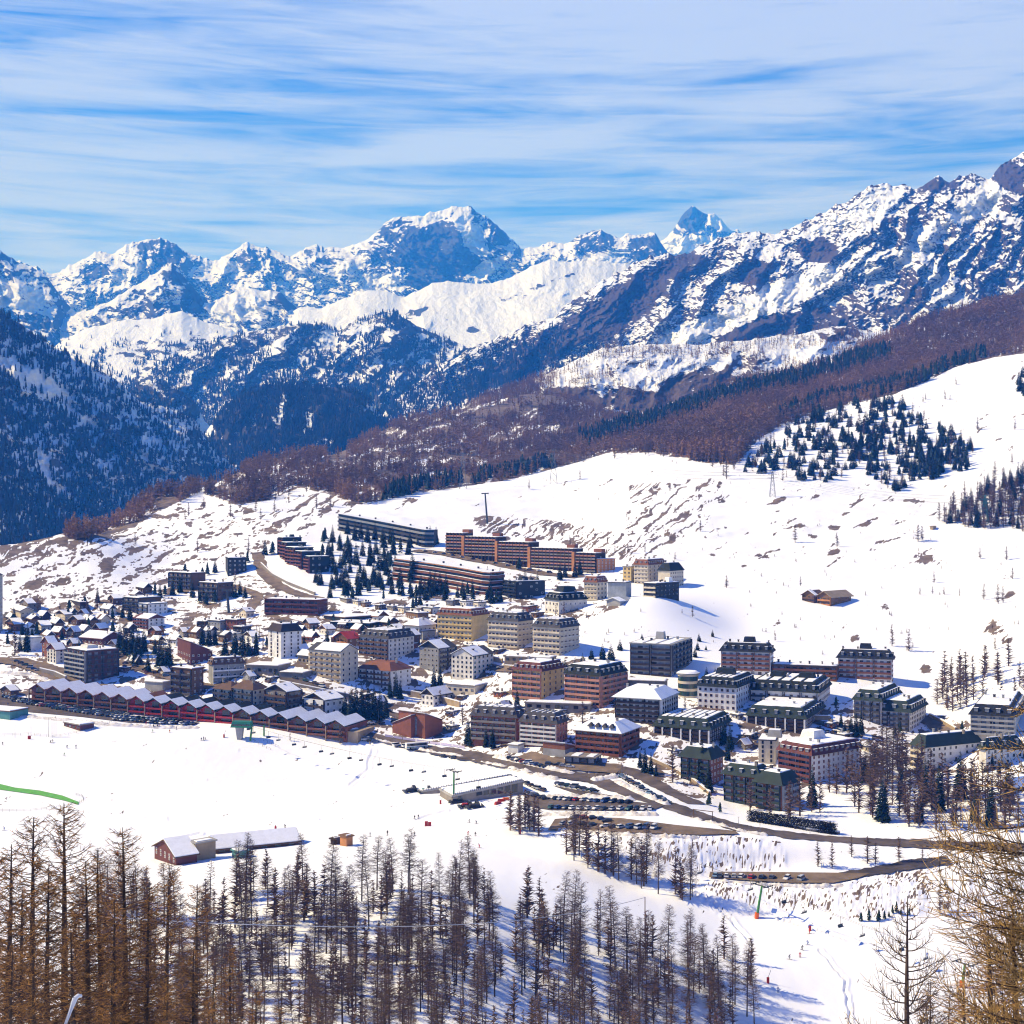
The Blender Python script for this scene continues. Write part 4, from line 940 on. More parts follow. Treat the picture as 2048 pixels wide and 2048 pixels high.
for (x, y, rx, ry) in ((910,925,60,14),(880,955,60,10),(455,985,30,16),(330,1010,30,14),(640,945,40,8),(560,955,50,7),(720,930,44,8),(760,960,50,7),(1000,880,40,6),(470,955,18,14),(850,900,36,10)):
    gm = gm * (1 - 0.95 * sstep(1.2, 0.7, np.hypot((GPX - x) / rx, (GROW - y) / ry)))
dark = sstep(30, 12, seg_dist([(1180,880),(1290,850),(1400,812),(1500,785),(1600,765),(1700,730),(1760,715)], GPX, GROW, 1.6) + 10 * fbm(GPX / 30, GROW / 10, 3, 73)) + 0.8 * sstep(14, 6, seg_dist([(1560,835),(1650,805),(1760,785),(1850,758),(1960,715)], GPX, GROW, 1.6)) + 0.9 * sstep(12, 5, seg_dist([(760,1000),(860,975),(1010,952),(1100,935)], GPX, GROW, 1.5))
dark = np.clip(dark, 0, 1)
wood('larch_forest', 'continuous brown larch forest on the shoulder beyond the white slope', scatter_grid(GX, GY, GZ, GPX, GROW, gm * (1 - 0.85 * dark), 24000, 1), 'larch', 1, M_far_larch, 18, 1.35)
wood('spruce_forest', 'dark spruce band running through the brown larch forest', scatter_grid(GX, GY, GZ, GPX, GROW, gm * dark, 3600, 2), 'spruce', 2, M_spruce, 18, 1.0)
wood('larch_wood', 'small bare larches dotted over the open slopes and wood edges', np.array([tuple(q[3]) for q in SMALL_LARCH]), 'larch', 5, M_twig, 1, 1.25, np.array([q[0] for q in SMALL_LARCH]))
wood('spruce_wood', 'small dark spruces sprinkled among the larger conifers', np.array([tuple(q[3]) for q in SMALL_SPRUCE]), 'spruce', 6, M_spruce, 1, 1.25, np.array([q[0] for q in SMALL_SPRUCE]))
def wood_on(key, label, n, seed, kind, m, hgt, wid, fn):
    q = RANGES[key]
    PXg = np.broadcast_to(q['px'][:, None], q['P'].shape)
    d = np.clip(fn(PXg, q['P']), 0, 1)
    wood('far_forest', label, scatter_grid(q['X'], q['Y'], q['Z'], PXg, q['P'], d, n, seed), kind, seed, m, hgt, wid)
def gaps(px, py, list_):
    g = np.ones(px.shape)
    for (x, y, rx, ry, ang) in list_:
        c, s = math.cos(R(ang)), math.sin(R(ang)); dx, dy = px - x, py - y
        g = g * (1 - 0.96 * sstep(1.2, 0.75, np.hypot((dx * c + dy * s) / rx, (-dx * s + dy * c) / ry)))
    return g
wood_on('left_slope', 'larch and pine wood on the shaded left mountainside', 15000, 11, 'spruce', M_far_dark, 19, 0.85, lambda x, y: (0.3 + 0.7 * sstep(-0.2, 0.15, fbm((x - y * 0.9) / 70, (y + x * 0.4) / 22, 4, 81)) + sstep(930, 1050, y)) * gaps(x, y, [(60,757,90,19,28),(265,775,22,12,-10),(150,830,56,5,30),(330,850,46,5,30),(120,980,46,6,35),(85,930,12,34,-20),(300,885,24,8,25)]))
wood_on('dome', 'dense dark wood on the dome shaped hill', 6500, 12, 'spruce', M_far_dark, 20, 0.95, lambda x, y: (0.35 + sstep(-0.25, 0.1, fbm(x / 30, y / 40, 3, 82))) * gaps(x, y, [(560,830,5,40,8),(620,840,5,26,0),(770,800,32,20,-25),(414,860,14,16,0)]))
wood_on('valley_knoll', 'dark wood on the small knoll in the valley', 1300, 13, 'spruce', M_far_dark, 18, 0.9, lambda x, y: gaps(x, y, [(412,850,16,34,20),(425,815,22,10,0)]) * sstep(-0.3, 0.1, fbm(x / 30, y / 30, 3, 83)))
wood_on('blue_ridge', 'dark wood covering the blue ridge across the valley', 11000, 14, 'spruce', M_far_dark, 22, 0.95, lambda x, y: sstep(-0.25, 0.15, fbm(x / 45, y / 30, 4, 84) + 0.002 * (y - 720)) * gaps(x, y, [(655,680,20,22,20)]))
wood_on('white_shoulder', 'sparse wood at the foot of the white shoulder', 900, 15, 'spruce', M_far_dark, 22, 0.9, lambda x, y: sstep(0.0, 0.25, fbm(x / 40, y / 24, 4, 85)) * sstep(660, 720, y))
wood_on('massif', 'scattered wood on the lower spur of the rocky massif', 4200, 16, 'spruce', M_far_dark, 20, 0.95, lambda x, y: sstep(1250, 950, x) * sstep(0.0, 60.0, y - np.interp(x, [740, 900, 1100, 1250], [800, 715, 640, 600])) * (0.3 + sstep(-0.1, 0.2, fbm(x / 40, y / 25, 4, 86))))
wood_on('scrub_hill', 'thin larches scattered over the scarred snowy hill', 2400, 17, 'larch', M_far_larch, 15, 1.2, lambda x, y: sstep(-0.05, 0.3, fbm(x / 50, y / 25, 4, 87)) + 1.2 * sstep(14, 5, np.abs(y - np.interp(x, [1000, 1097, 1200, 1400, 1600, 1750], [790, 760, 708, 700, 685, 675]))))
wood_on('scrub_hill', 'brown larch wood along the left flank of the scarred hill', 1100, 18, 'larch', M_far_larch, 17, 1.25, lambda x, y: sstep(1120, 1040, x) * sstep(820, 790, y))

# low scrub on the open slopes
_sc = sstep(0.0, 0.3, fbm(GPX / 60, GROW / 22, 3, 95)) * (GD[None, :] > 880) * (GD[None, :] < 1850) * (GPX > 1080) * (1 - gm0) * (GROW < 1350)
_sp = scatter_grid(GX, GY, GZ, GPX, GROW, _sc, 420, 31)
_o = wood('scrub', 'low brown scrub dotted over the white slope', _sp, 'larch', 32, M_twig, 1, 1.6, np.random.default_rng(9).uniform(1.0, 3.4, len(_sp)))
# ------------------------------------------------------------------ buildings
C = dict(
 white=(0.76,0.75,0.73), offwhite=(0.68,0.65,0.59), cream=(0.62,0.54,0.41), yellow=(0.66,0.48,0.20), grey=(0.30,0.30,0.30), concrete=(0.36,0.35,0.33), stone=(0.24,0.21,0.18),
 brick=(0.27,0.105,0.05), redbrown=(0.24,0.085,0.045), maroon=(0.135,0.045,0.036), orange=(0.46,0.20,0.075), brown=(0.13,0.072,0.042), darkwood=(0.045,0.030,0.026), wood=(0.19,0.105,0.055), pink=(0.44,0.21,0.15), dark=(0.030,0.034,0.038),
 green=(0.032,0.047,0.038), darkgreen=(0.017,0.023,0.022), black=(0.020,0.022,0.026), slate=(0.07,0.065,0.068), rust=(0.22,0.085,0.045), steel=(0.34,0.36,0.38), red=(0.40,0.035,0.03), teal=(0.10,0.26,0.24), tan=(0.36,0.27,0.17))
def W(c, sc=0.25): return mat('wall_' + c, C[c], 0.85, 0.14, sc)
M_glass = mat('window_glass', (0.022, 0.026, 0.032), 0.12, 0.3, 0.3, 0.6)
M_pale_glass = mat('curtained_glass', (0.30, 0.33, 0.37), 0.2, 0.35, 0.8, 0.6, col2=(0.08, 0.09, 0.11))
M_glassgreen = mat('green_glass', (0.03, 0.075, 0.075), 0.12, 0.3, 0.3, 0.6)
_WIN = {}
def win_mesh(w, h, fm, gm_):
    k = (round(w, 2), round(h, 2), fm, gm_)
    if k not in _WIN:
        mb = MB(); t = 0.13; d = 0.10
        mb.box(-w/2, -w/2 + t, -d, 0.02, 0, h, 0); mb.box(w/2 - t, w/2, -d, 0.02, 0, h, 0)
        mb.box(-w/2 + t, w/2 - t, -d, 0.02, 0, t, 0); mb.box(-w/2 + t, w/2 - t, -d, 0.02, h - t, h, 0)
        mb.box(-w/2 + t, w/2 - t, -0.04, 0.015, t, h - t, 1)
        _WIN[k] = mb.mesh('window', [W(fm), dict(dark=M_glass, pale=M_pale_glass, green=M_glassgreen)[gm_]])
    return _WIN[k]
def put(parent, me, name, face, s, z, W_, L_, off=0.0):
    o = bpy.data.objects.new(name, me); COL.objects.link(o); o.parent = parent
    if face == 'L': o.location = (-off, s, z); o.rotation_euler = (0, 0, R(-90))
    else: o.location = (s, -off, z)
    return o
def fbox(mb, face, s0, s1, d0, d1, z0, z1, m=0):
    """box on a face: s along it, d outwards"""
    if face == 'L': mb.box(-d1, -d0, s0, s1, z0, z1, m)
    else: mb.box(s0, s1, -d1, -d0, z0, z1, m)
def solve(P, xl, xr, th, Wd=None, Ld=None):
    t = R(th); u = (-math.cos(t), math.sin(t)); w = (math.sin(t), math.cos(t))
    tl = (xl - 1024) / F; tr = (xr - 1024) / F
    L = Ld if Ld else (P.x - tl * P.y) / (math.cos(t) + tl * math.sin(t))
    if Wd: Wd_ = Wd
    else:
        den = math.sin(t) - tr * math.cos(t)
        Wd_ = (tr * P.y - P.x) / den if den > 0.05 else 14.0
        Wd_ = min(max(Wd_, 3.0), 60)
    return L, Wd_
def snow_sheet(mb, poly, z, th=0.35, rg=random, m=0, keep=1.0):
    """thick snow on a roof polygon (list of xy), with an uneven outline"""
    out = []
    k = len(poly)
    for i in range(k):
        a, b = Vector(poly[i]), Vector(poly[(i + 1) % k])
        n = max(2, int((b - a).length / 2.5))
        for j in range(n):
            p = a + (b - a) * (j / n)
            out.append(p)
    c = sum(out, Vector((0, 0))) / len(out)
    lo = [c + (p - c) * (1 - abs(rg.gauss(0, 0.035))) for p in out]
    hi = [c + (p - c) * 0.965 for p in lo]
    if keep < 1:
        pass
    mb.frustum([tuple(p) for p in lo], [tuple(p) for p in hi], z, z + th, m)
def facade(root, face, ln, z0, z1, n, style, Wd, L, wallm):
    """style: dict(k='W'|'B'|'P'|'G'|'-', bay, bal, win=(w,h,frame,glass), skip)"""
    if style['k'] == '-' or n < 1: return
    fh = (z1 - z0) / n
    bay = style.get('bay', 3.4)
    nb = max(1, int(round(ln / bay))); bw = ln / nb
    ww, wh, fm, gm_ = style.get('win', (1.3, 1.5, 'white', 'dark'))
    wh = min(wh, fh * 0.74); ww = min(ww, bw * 0.8)
    me = win_mesh(ww, wh, fm, gm_); alt = win_mesh(ww, wh, fm, 'pale' if gm_ == 'dark' else 'dark')
    k = style['k']; cnt = 0
    skip = style.get('skip', 0.0)
    f0 = style.get('from', 0)
    stuffw = MB() if nb * n > 95 else None
    for f in range(f0, n):
        for b in range(nb):
            if random.random() < skip: continue
            s = (b + 0.5) * bw; z = z0 + f * fh + (0.12 if k in 'BP' else fh * 0.28)
            cnt += 1
            if cnt <= 95: put(root, alt if random.random() < .22 else me, 'window', face, s, z, Wd, L)
    if k in 'BP':
        dep = style.get('dep', 1.3); bm = style['bal']; ph = style.get('ph', 1.0)
        for f in range(max(f0, style.get('balfrom', 0)), n):
            mb = MB(); z = z0 + f * fh
            ends = [(0.15, ln - 0.15)]
            if style.get('split'):
                q = style['split']; ends = [(ln * i / q + 0.5, ln * (i + 1) / q - 0.5) for i in range(q)]
            for a, b in ends:
                fbox(mb, face, a, b, 0.0, dep, z - 0.18, z, 0)
                fbox(mb, face, a, b, dep - 0.12, dep, z + 0.003, z + ph, 0)
                if dep > .9:
                    q = max(1, int(round((b - a) / (bw * 2))))
                    for j in range(q + 1):
                        sj = a + (b - a) * j / q; fbox(mb, face, sj - .07, sj + .07, 0.004, dep - 0.13, z + 0.003, z + fh - .19, 0)
            mb.build('balcony', W(bm), root)
    if k == 'P':
        for b in range(nb + 1):
            s = min(max(b * bw, 0.3), ln - 0.3); mb = MB(); pw = style.get('pw', 0.35)
            fbox(mb, face, s - pw, s + pw, 0.0, style.get('dep', 1.3) + 0.15, z0 - 6, z1 - 0.2, 0)
            mb.build('pier', W(style.get('pier', 'white')), root)
    if k == 'G':
        for f in range(n):
            mb = MB(); z = z0 + f * fh
            fbox(mb, face, 0.05, ln - 0.05, 0.0, 0.16, z - 0.2, z + 0.25, 0)
            mb.build('floor_band', W(style.get('bal', 'steel')), root)
def building(label, xl, xn, xr, yb, yt, th, n, wall, fl, fr, roof, cat='building', name='apartment_block', Wd=None, Ld=None, depth=14, boxes=0, group=None, D=None):
    P = hit(xn, yb, 300) if D is None else at(xn, yb, D)
    L, Wd = solve(P, xl, xr, th, Wd, Ld)
    s = F / P.y; H = (yb - yt) / s
    root = empty(name, P, R(90 - th))
    tag(root, label, cat, group)
    mb = MB(); mb.box(0, Wd, 0, L, -9, H)
    mb.build('wall', W(wall), root)
    facade(root, 'L', L, 0.3, H - 0.1, n, fl, Wd, L, wall)
    facade(root, 'R', Wd, 0.3, H - 0.1, n, fr, Wd, L, wall)
    make_roof(root, Wd, L, H, roof)
    return root, P, L, Wd, H
def make_roof(root, Wd, L, H, r):
    k = r['k']; rm = W(r.get('m', 'slate'))
    ov = r.get('ov', 0.5)
    rect = lambda o, z=0: [(-o, -o), (Wd + o, -o), (Wd + o, L + o), (-o, L + o)]
    ro = None
    if k == 'flat':
        mb = MB(); mb.frustum(rect(ov), rect(ov), H, H + 0.5)
        ro = mb.build('roof', rm, root)
        mb = MB(); sn = r.get('snow', 1)
        if sn >= 1: snow_sheet(mb, rect(ov - 0.35), H + 0.503, 0.3)
        else:
            nn = r.get('pieces', 3)
            for i in range(nn):
                a = (i + 0.12) / nn * L; b = (i + 0.12 + sn) / nn * L
                snow_sheet(mb, [(0.5, a), (Wd * random.uniform(0.8, 0.97), a), (Wd * random.uniform(0.8, 0.97), b), (0.5, b)], H + 0.503, 0.25)
        mb.build('roof_snow', M_snow, ro)
        top = H + 0.5
    elif k == 'mansard':
        hm = r.get('h', 4.0); ins = r.get('ins', hm * 0.42)
        mb = MB(); mb.frustum(rect(ov + 0.5), rect(-ins), H + 0.003, H + hm)
        ro = mb.build('roof', rm, root)
        mb = MB()
        sn = r.get('snow', 1)
        if sn >= 1: snow_sheet(mb, rect(-ins - 0.3), H + hm + 0.003, 0.3)
        else:
            nn = r.get('pieces', 5); a0 = ins + 0.4; LL = L - 2 * a0
            for i in range(nn):
                a = a0 + (i + 0.1) / nn * LL; b = a0 + (i + 0.1 + sn) / nn * LL
                snow_sheet(mb, [(ins + 0.4, a), (Wd - ins - 0.6, a), (Wd - ins - 0.6, b), (ins + 0.4, b)], H + hm + 0.003, 0.25)
        mb.build('roof_snow', M_snow, ro)
        # dormers
        dm = r.get('dm', r.get('m', 'slate')); dw = r.get('dw', 1.8); sp = r.get('sp', 4.2); gl = r.get('glass', 'pale')
        if sp:
            dh = hm * 0.40; z0 = H + hm * 0.28; dw = dw * .85
            db = MB(); db.box(-dw/2, dw/2, -0.55, 2.4, 0, dh, 0); db.box(-dw/2 + .2, dw/2 - .2, -0.59, -0.5, 0.25, dh - 0.25, 1); db.box(-dw/2 - .1, dw/2 + .1, -0.62, 1.2, dh + 0.003, dh + 0.09, 2)
            gm_ = dict(dark=M_glass, pale=M_pale_glass)[gl]
            dme = db.mesh('dormer', [W(dm), gm_, M_snow if r.get('dsnow', True) else W(dm)])
            slope = (ins + ov + 0.5) / hm
            off = ov + 0.5 - (z0 - H) * slope
            for face, ln in (('L', L), ('R', Wd)):
                c = max(1, int(ln / sp))
                for i in range(c): put(ro, dme, 'dormer', face, (i + 0.5) * ln / c, z0, Wd, L, off - 0.45)
        top = H + hm
    elif k in ('gable', 'gablex'):
        # 'gable': ridge parallel to the left face; 'gablex': ridge parallel to the right face
        hm = r.get('h', 3.0); ovr = r.get('ov', 0.8); th = 0.3
        mb = MB(); sb = MB()
        if k == 'gable':
            half = Wd / 2; sl = hm / half
            for sgn in (-1, 1):
                xa = half + sgn * (half + ovr); za = H - ovr * sl
                mb.prism([(half, -ovr, H + hm), (xa, -ovr, za), (xa, -ovr, za + th), (half, -ovr, H + hm + th)], (0, L + 2 * ovr, 0))
                q = r.get('snow', 1); y0 = -ovr + 0.25; y1 = y0 + (L + 2 * ovr - 0.5) * q
                xb = half + sgn * (half + ovr - 0.35); zb = H - (ovr - 0.35) * sl
                if q > 0: sb.prism([(half, y0, H + hm + th + 0.01), (xb, y0, zb + th + 0.01), (xb, y0, zb + th + 0.36), (half, y0, H + hm + th + 0.42)], (0, y1 - y0, 0))
            gb = [(0, 0.004, H), (Wd, 0.004, H), (half, 0.004, H + hm)]
            g = MB(); g.prism(gb, (0, L - 0.008, 0)); g.build('gable_wall', W(r.get('gm', 'brown')), root)
        else:
            half = L / 2; sl = hm / half
            for sgn in (-1, 1):
                ya = half + sgn * (half + ovr); za = H - ovr * sl
                mb.prism([(-ovr, half, H + hm), (-ovr, ya, za), (-ovr, ya, za + th), (-ovr, half, H + hm + th)], (Wd + 2 * ovr, 0, 0))
                q = r.get('snow', 1); x0 = -ovr + 0.25; x1 = x0 + (Wd + 2 * ovr - 0.5) * q
                yb2 = half + sgn * (half + ovr - 0.35); zb = H - (ovr - 0.35) * sl
                if q > 0: sb.prism([(x0, half, H + hm + th + 0.01), (x0, yb2, zb + th + 0.01), (x0, yb2, zb + th + 0.36), (x0, half, H + hm + th + 0.42)], (x1 - x0, 0, 0))
            gb = [(0.004, 0, H), (0.004, L, H), (0.004, half, H + hm)]
            g = MB(); g.prism(gb, (Wd - 0.008, 0, 0)); g.build('gable_wall', W(r.get('gm', 'brown')), root)
        ro = mb.build('roof', rm, root)
        if sb.v: sb.build('roof_snow', M_snow, ro)
        top = H + hm * 0.5
    elif k == 'hip':
        hm = r.get('h', 3.0); ovr = r.get('ov', 1.0); ins = r.get('ins', min(Wd, L) * 0.33)
        mb = MB(); mb.frustum(rect(ovr), rect(-ins), H + 0.003, H + hm)
        ro = mb.build('roof', rm, root)
        mb = MB(); q = ovr - 0.3
        mb.frustum(rect(q), rect(-ins + 0.1), H + 0.003 + hm * 0.3 / (ins + ovr) + 0.05, H + hm + 0.35)
        if r.get('snow', 1): mb.build('roof_snow', M_snow, ro)
        for i in range(r.get('sky', 0)):
            sk = MB(); y = L * (0.2 + 0.16 * i); x = -ovr * 0.4; zz = H + hm * 0.55
            sk.frustum([(x, y - 1.4), (x + 3.0, y - 1.4), (x + 3.0, y + 1.4), (x, y + 1.4)], [(x + 1.6, y - 0.2), (x + 3, y - 0.2), (x + 3, y + 0.2), (x + 1.6, y + 0.2)], zz, zz + 1.7); sk.build('skylight', W('slate'), ro)
        top = H + hm
    elif k == 'shed':
        # falls along the left face from far to near (d=1) or near to far (d=-1), or along x ('x')
        hm = r['h']; ax = r.get('ax', 'y'); ovr = 0.5; mb = MB(); sb = MB(); g = MB()
        if ax == 'y': mb.prism([(-ovr, -ovr, H), (-ovr, L + ovr, H + hm), (-ovr, L + ovr, H + hm + .3), (-ovr, -ovr, H + .3)], (Wd + 2 * ovr, 0, 0)); sb.prism([(0, 0, H + .31), (0, L * 0.97, H + hm * .97 + .31), (0, L * .97, H + hm * .97 + .65), (0, 0, H + .65)], (Wd, 0, 0)); g.prism([(0.004, 0, H - .02), (0.004, L, H - .02), (0.004, L, H + hm)], (Wd - .008, 0, 0))
        elif ax == '-y': mb.prism([(-ovr, -ovr, H + hm), (-ovr, L + ovr, H), (-ovr, L + ovr, H + .3), (-ovr, -ovr, H + hm + .3)], (Wd + 2 * ovr, 0, 0)); sb.prism([(0, 0, H + hm + .31), (0, L, H + .31), (0, L, H + .65), (0, 0, H + hm + .65)], (Wd, 0, 0)); g.prism([(0.004, 0, H - .02), (0.004, L, H - .02), (0.004, 0, H + hm)], (Wd - .008, 0, 0))
        else: mb.prism([(-ovr, -ovr, H + hm), (Wd + ovr, -ovr, H), (Wd + ovr, -ovr, H + .3), (-ovr, -ovr, H + hm + .3)], (0, L + 2 * ovr, 0)); sb.prism([(0, 0, H + hm + .31), (Wd, 0, H + .31), (Wd, 0, H + .65), (0, 0, H + hm + .65)], (0, L, 0)); g.prism([(0, 0.004, H - .02), (Wd, 0.004, H - .02), (0, 0.004, H + hm)], (0, L - .008, 0))
        ro = mb.build('roof', rm, root); sb.build('roof_snow', M_snow, ro); g.build('gable_wall', W(r.get('gm', 'brown')), root)
        top = H + hm * 0.4
    # chimneys and roof boxes
    for i in range(r.get('ch', 3)):
        mb = MB(); x = random.uniform(0.25, 0.75) * Wd; y = (i + random.uniform(0.3, 0.7)) / max(1, r.get('ch', 3)) * L; q = random.uniform(0.35, 0.6); zt = top + random.uniform(1.0, 1.8)
        mb.box(x - q, x + q, y - q, y + q, top - 0.6 if k != 'gable' and k != 'gablex' else H, zt); mb.box(x - q - .15, x + q + .15, y - q - .15, y + q + .15, zt + .003, zt + .2)
        mb.build('chimney', W(random.choice(['slate', 'stone', 'grey'])), ro)
    for (fx, fy, bw, bl, bh, bm) in r.get('box', ()):
        mb = MB(); x, y = fx * Wd, fy * L
        mb.frustum([(x - bw, y - bl), (x + bw, y - bl), (x + bw, y + bl), (x - bw, y + bl)], [(x - bw * .75, y - bl * .85), (x + bw * .75, y - bl * .85), (x + bw * .75, y + bl * .85), (x - bw * .75, y + bl * .85)], top - 0.05, top + bh)
        hs = mb.build('roof_house', W(bm), ro)
        mb = MB(); mb.box(x - bw * .7, x + bw * .7, y - bl * .8, y + bl * .8, top + bh + .003, top + bh + .25)
        if bm in ('white', 'concrete'): mb.build('roof_snow', M_snow, hs)
    return ro
NO = dict(k='-')
def WN(bay=3.4, w=1.3, h=1.5, fm='white', g='dark', skip=0.0, frm=0): return {'k': 'W', 'bay': bay, 'win': (w, h, fm, g), 'skip': skip, 'from': frm}
def BL(bal='brown', bay=3.2, w=1.9, h=2.1, fm='white', g='dark', dep=1.3, split=0, balfrom=0, ph=1.0): return {'k': 'B', 'bay': bay, 'bal': bal, 'win': (w, h, fm, g), 'dep': dep, 'split': split, 'balfrom': balfrom, 'ph': ph}
def PR(bal='darkwood', pier='white', bay=4.2, w=2.4, h=2.1, fm='wood', g='dark', dep=1.3, pw=0.35): return {'k': 'P', 'bay': bay, 'bal': bal, 'pier': pier, 'win': (w, h, fm, g), 'dep': dep, 'pw': pw}
def FL(m='slate', snow=1, ch=3, box=(), pieces=3): return dict(k='flat', m=m, snow=snow, ch=ch, box=box, pieces=pieces)
def MS(m='darkgreen', h=4.0, snow=1, sp=4.2, ch=3, box=(), pieces=5, ins=None, ov=0.5, dw=1.8, dm=None, glass='pale'):
    d = dict(k='mansard', m=m, h=h, snow=snow, sp=sp, ch=ch, box=box, pieces=pieces, ov=ov, dw=dw, glass=glass)
    if ins: d['ins'] = ins
    if dm: d['dm'] = dm
    return d
def GB(m='brown', h=3.0, snow=1, gm='brown', ch=1, k='gable', ov=0.9): return dict(k=k, m=m, h=h, snow=snow, gm=gm, ch=ch, ov=ov)
B = building
# --- lower right: the big blocks
B('white hotel with black mansard and red balconies, left of its twin on the snow slope', 1442,1541,1554,1352,1305,18,5,'white',BL('rust',4.0,2.0,1.8,'rust','pale',split=3,balfrom=1),WN(3.5,1.2,1.4,'rust'),MS('black',5.0,1,4.6,4,box=((.5,.45,3,3.4,3.2,'black'),),ov=0.9,dw=2.0), Wd=13)
B('white hotel with black mansard and red balconies, right of its twin beside the blue shadow', 1676,1784,1797,1369,1319,18,5,'white',BL('rust',4.0,2.0,1.8,'rust','pale',split=3,balfrom=1),WN(3.5,1.2,1.4,'rust'),MS('black',5.0,1,4.6,4,box=((.5,.5,3,3.4,3.2,'black'),),ov=0.9,dw=2.0), Wd=13)
B('low brown gallery building linking the twin hotels', 1545,1674,1684,1363,1334,18,3,'brown',BL('rust',3.6,2.4,1.8,'brown','pale'),NO,FL('slate',1,6), Wd=11)
B('long white block with black mansard, its forward left wing with small red windows', 1395,1472,1508,1424,1376,26,4,'white',WN(3.1,1.3,1.4,'redbrown'),WN(4.4,1.1,1.4,'redbrown'),MS('darkgreen',5.0,0.7,3.4,3,box=((.5,.5,3.2,5,3.2,'darkgreen'),),ov=0.6,dw=1.5,dm='black'))
B('long white block with black mansard, its set back right wing with dark balconies', 1500,1636,1660,1424,1386,22,3,'white',BL('slate',4.0,1.6,1.6,'redbrown','dark',split=4,balfrom=1),WN(3.6,1.1,1.4,'redbrown'),MS('darkgreen',5.4,0.75,4.2,3,box=((.5,.25,3,4.4,3,'darkgreen'),(.5,.68,3,4.4,3,'darkgreen')),ov=0.7,dm='black'))
B('green mansard block with white piers and brown wood balconies, behind the flat roofed white hotel', 1494,1611,1648,1468,1438,24,4,'brown',PR('darkwood','white',5.2,3.0,1.9,'wood'),WN(3.2,1.1,1.5,'white'),MS('green',5.2,1,5.4,5,ov=0.6,dw=2.2))
B('green mansard block with white piers and dark balconies, left of the tall roadside spruce', 1308,1420,1460,1494,1460,26,4,'darkwood',PR('darkwood','white',5.2,2.6,1.9,'wood'),WN(3.2,1.1,1.4,'white'),MS('green',5.0,0.72,5.0,4,pieces=7,ov=0.6,dw=2.2))
B('big flat roofed hotel with brown glazed front and pale wall of small pink windows', 1560,1623,1719,1567,1511,52,5,'white',BL('maroon',3.3,2.7,2.1,'brown','pale',dep=1.4,ph=1.1),WN(3.5,1.0,1.4,'pink','dark'),MS('maroon',4.2,1,3.6,3,box=((.55,.8,4.6,4.2,3.6,'white'),),ins=0.7,ov=1.0,dw=2.6,dm='maroon'))
B('cream side wing with small dark windows, left of the flat roofed hotel', 1517,1551,1566,1529,1482,16,5,'cream',WN(4.2,1.0,1.5,'slate'),NO,FL('slate',1,2,box=((.6,.15,3,3.4,3.4,'concrete'),)), Wd=16)
B('low brick house with stepped green roofs under the tall spruce and larch', 1362,1420,1446,1572,1519,34,4,'brick',BL('green',4.0,2.4,2.0,'white','pale',split=3),WN(3.4,1.3,1.5,'white'),MS('green',4.6,1,0,3,ov=1.0))
B('brick house with stepped green roofs nearest the road, upper part', 1448,1518,1540,1612,1556,36,4,'brick',BL('green',4.2,2.4,2.0,'white','pale',split=3),WN(3.4,1.3,1.5,'white'),MS('green',4.6,1,5,3,ov=1.0))
B('brick house with stepped green roofs nearest the road, lower part with snowy balconies', 1512,1563,1597,1622,1571,42,4,'brick',BL('green',4.2,2.4,2.0,'white','pale',split=2),BL('steel',4.0,2.0,1.9,'white','pale',split=2),MS('green',4.6,1,0,2,ov=1.0))
B('green roofed block with amber doors, taller left part, above the dark spruces', 1708,1762,1800,1450,1403,30,4,'offwhite',BL('slate',3.6,1.6,2.0,'orange','pale',split=3),WN(4,1.1,1.5,'orange'),MS('green',5.4,1,4.6,3,ov=0.8,dw=2.6))
B('green roofed block with amber doors, lower right part with white end wall', 1757,1820,1852,1464,1425,30,4,'white',BL('slate',3.6,1.6,2.0,'orange','pale',split=3),WN(3.4,1.1,1.4,'slate'),MS('green',5.4,1,4.6,3,ov=0.8,dw=2.6))
B('cream block with dark mansard at the right edge behind the near branches', 1941,2030,2070,1474,1434,24,4,'cream',BL('concrete',4.2,2.4,1.8,'wood','pale',ph=0.9),WN(3.4,1.2,1.4),MS('black',5.0,1,4.4,4,ov=0.7,dw=2.4,dm='black'))
B('white block with broad green mansard and small windows, above the right grove', 1824,1851,1961,1542,1495,64,4,'white',BL('cream',4,2.0,1.9,'cream','pale'),WN(3.4,1.0,1.3,'slate','dark',0.2),MS('green',5.2,1,0,5,ov=0.6))
B('white block with green mansard at far right, half hidden by near branches', 1958,1972,2046,1546,1500,64,4,'offwhite',NO,WN(3.6,1.2,1.4,'slate'),MS('green',5.0,1,7,4,ov=0.6))
B('small stone house with thick white roof at the right edge below the white blocks', 2000,2014,2092,1590,1575,60,1,'offwhite',WN(3,1.1,1.3,'brown'),WN(3.2,1.2,1.3,'brown'),GB('slate',2.6,1,'stone',1,k='gablex'), name='house', cat='house')
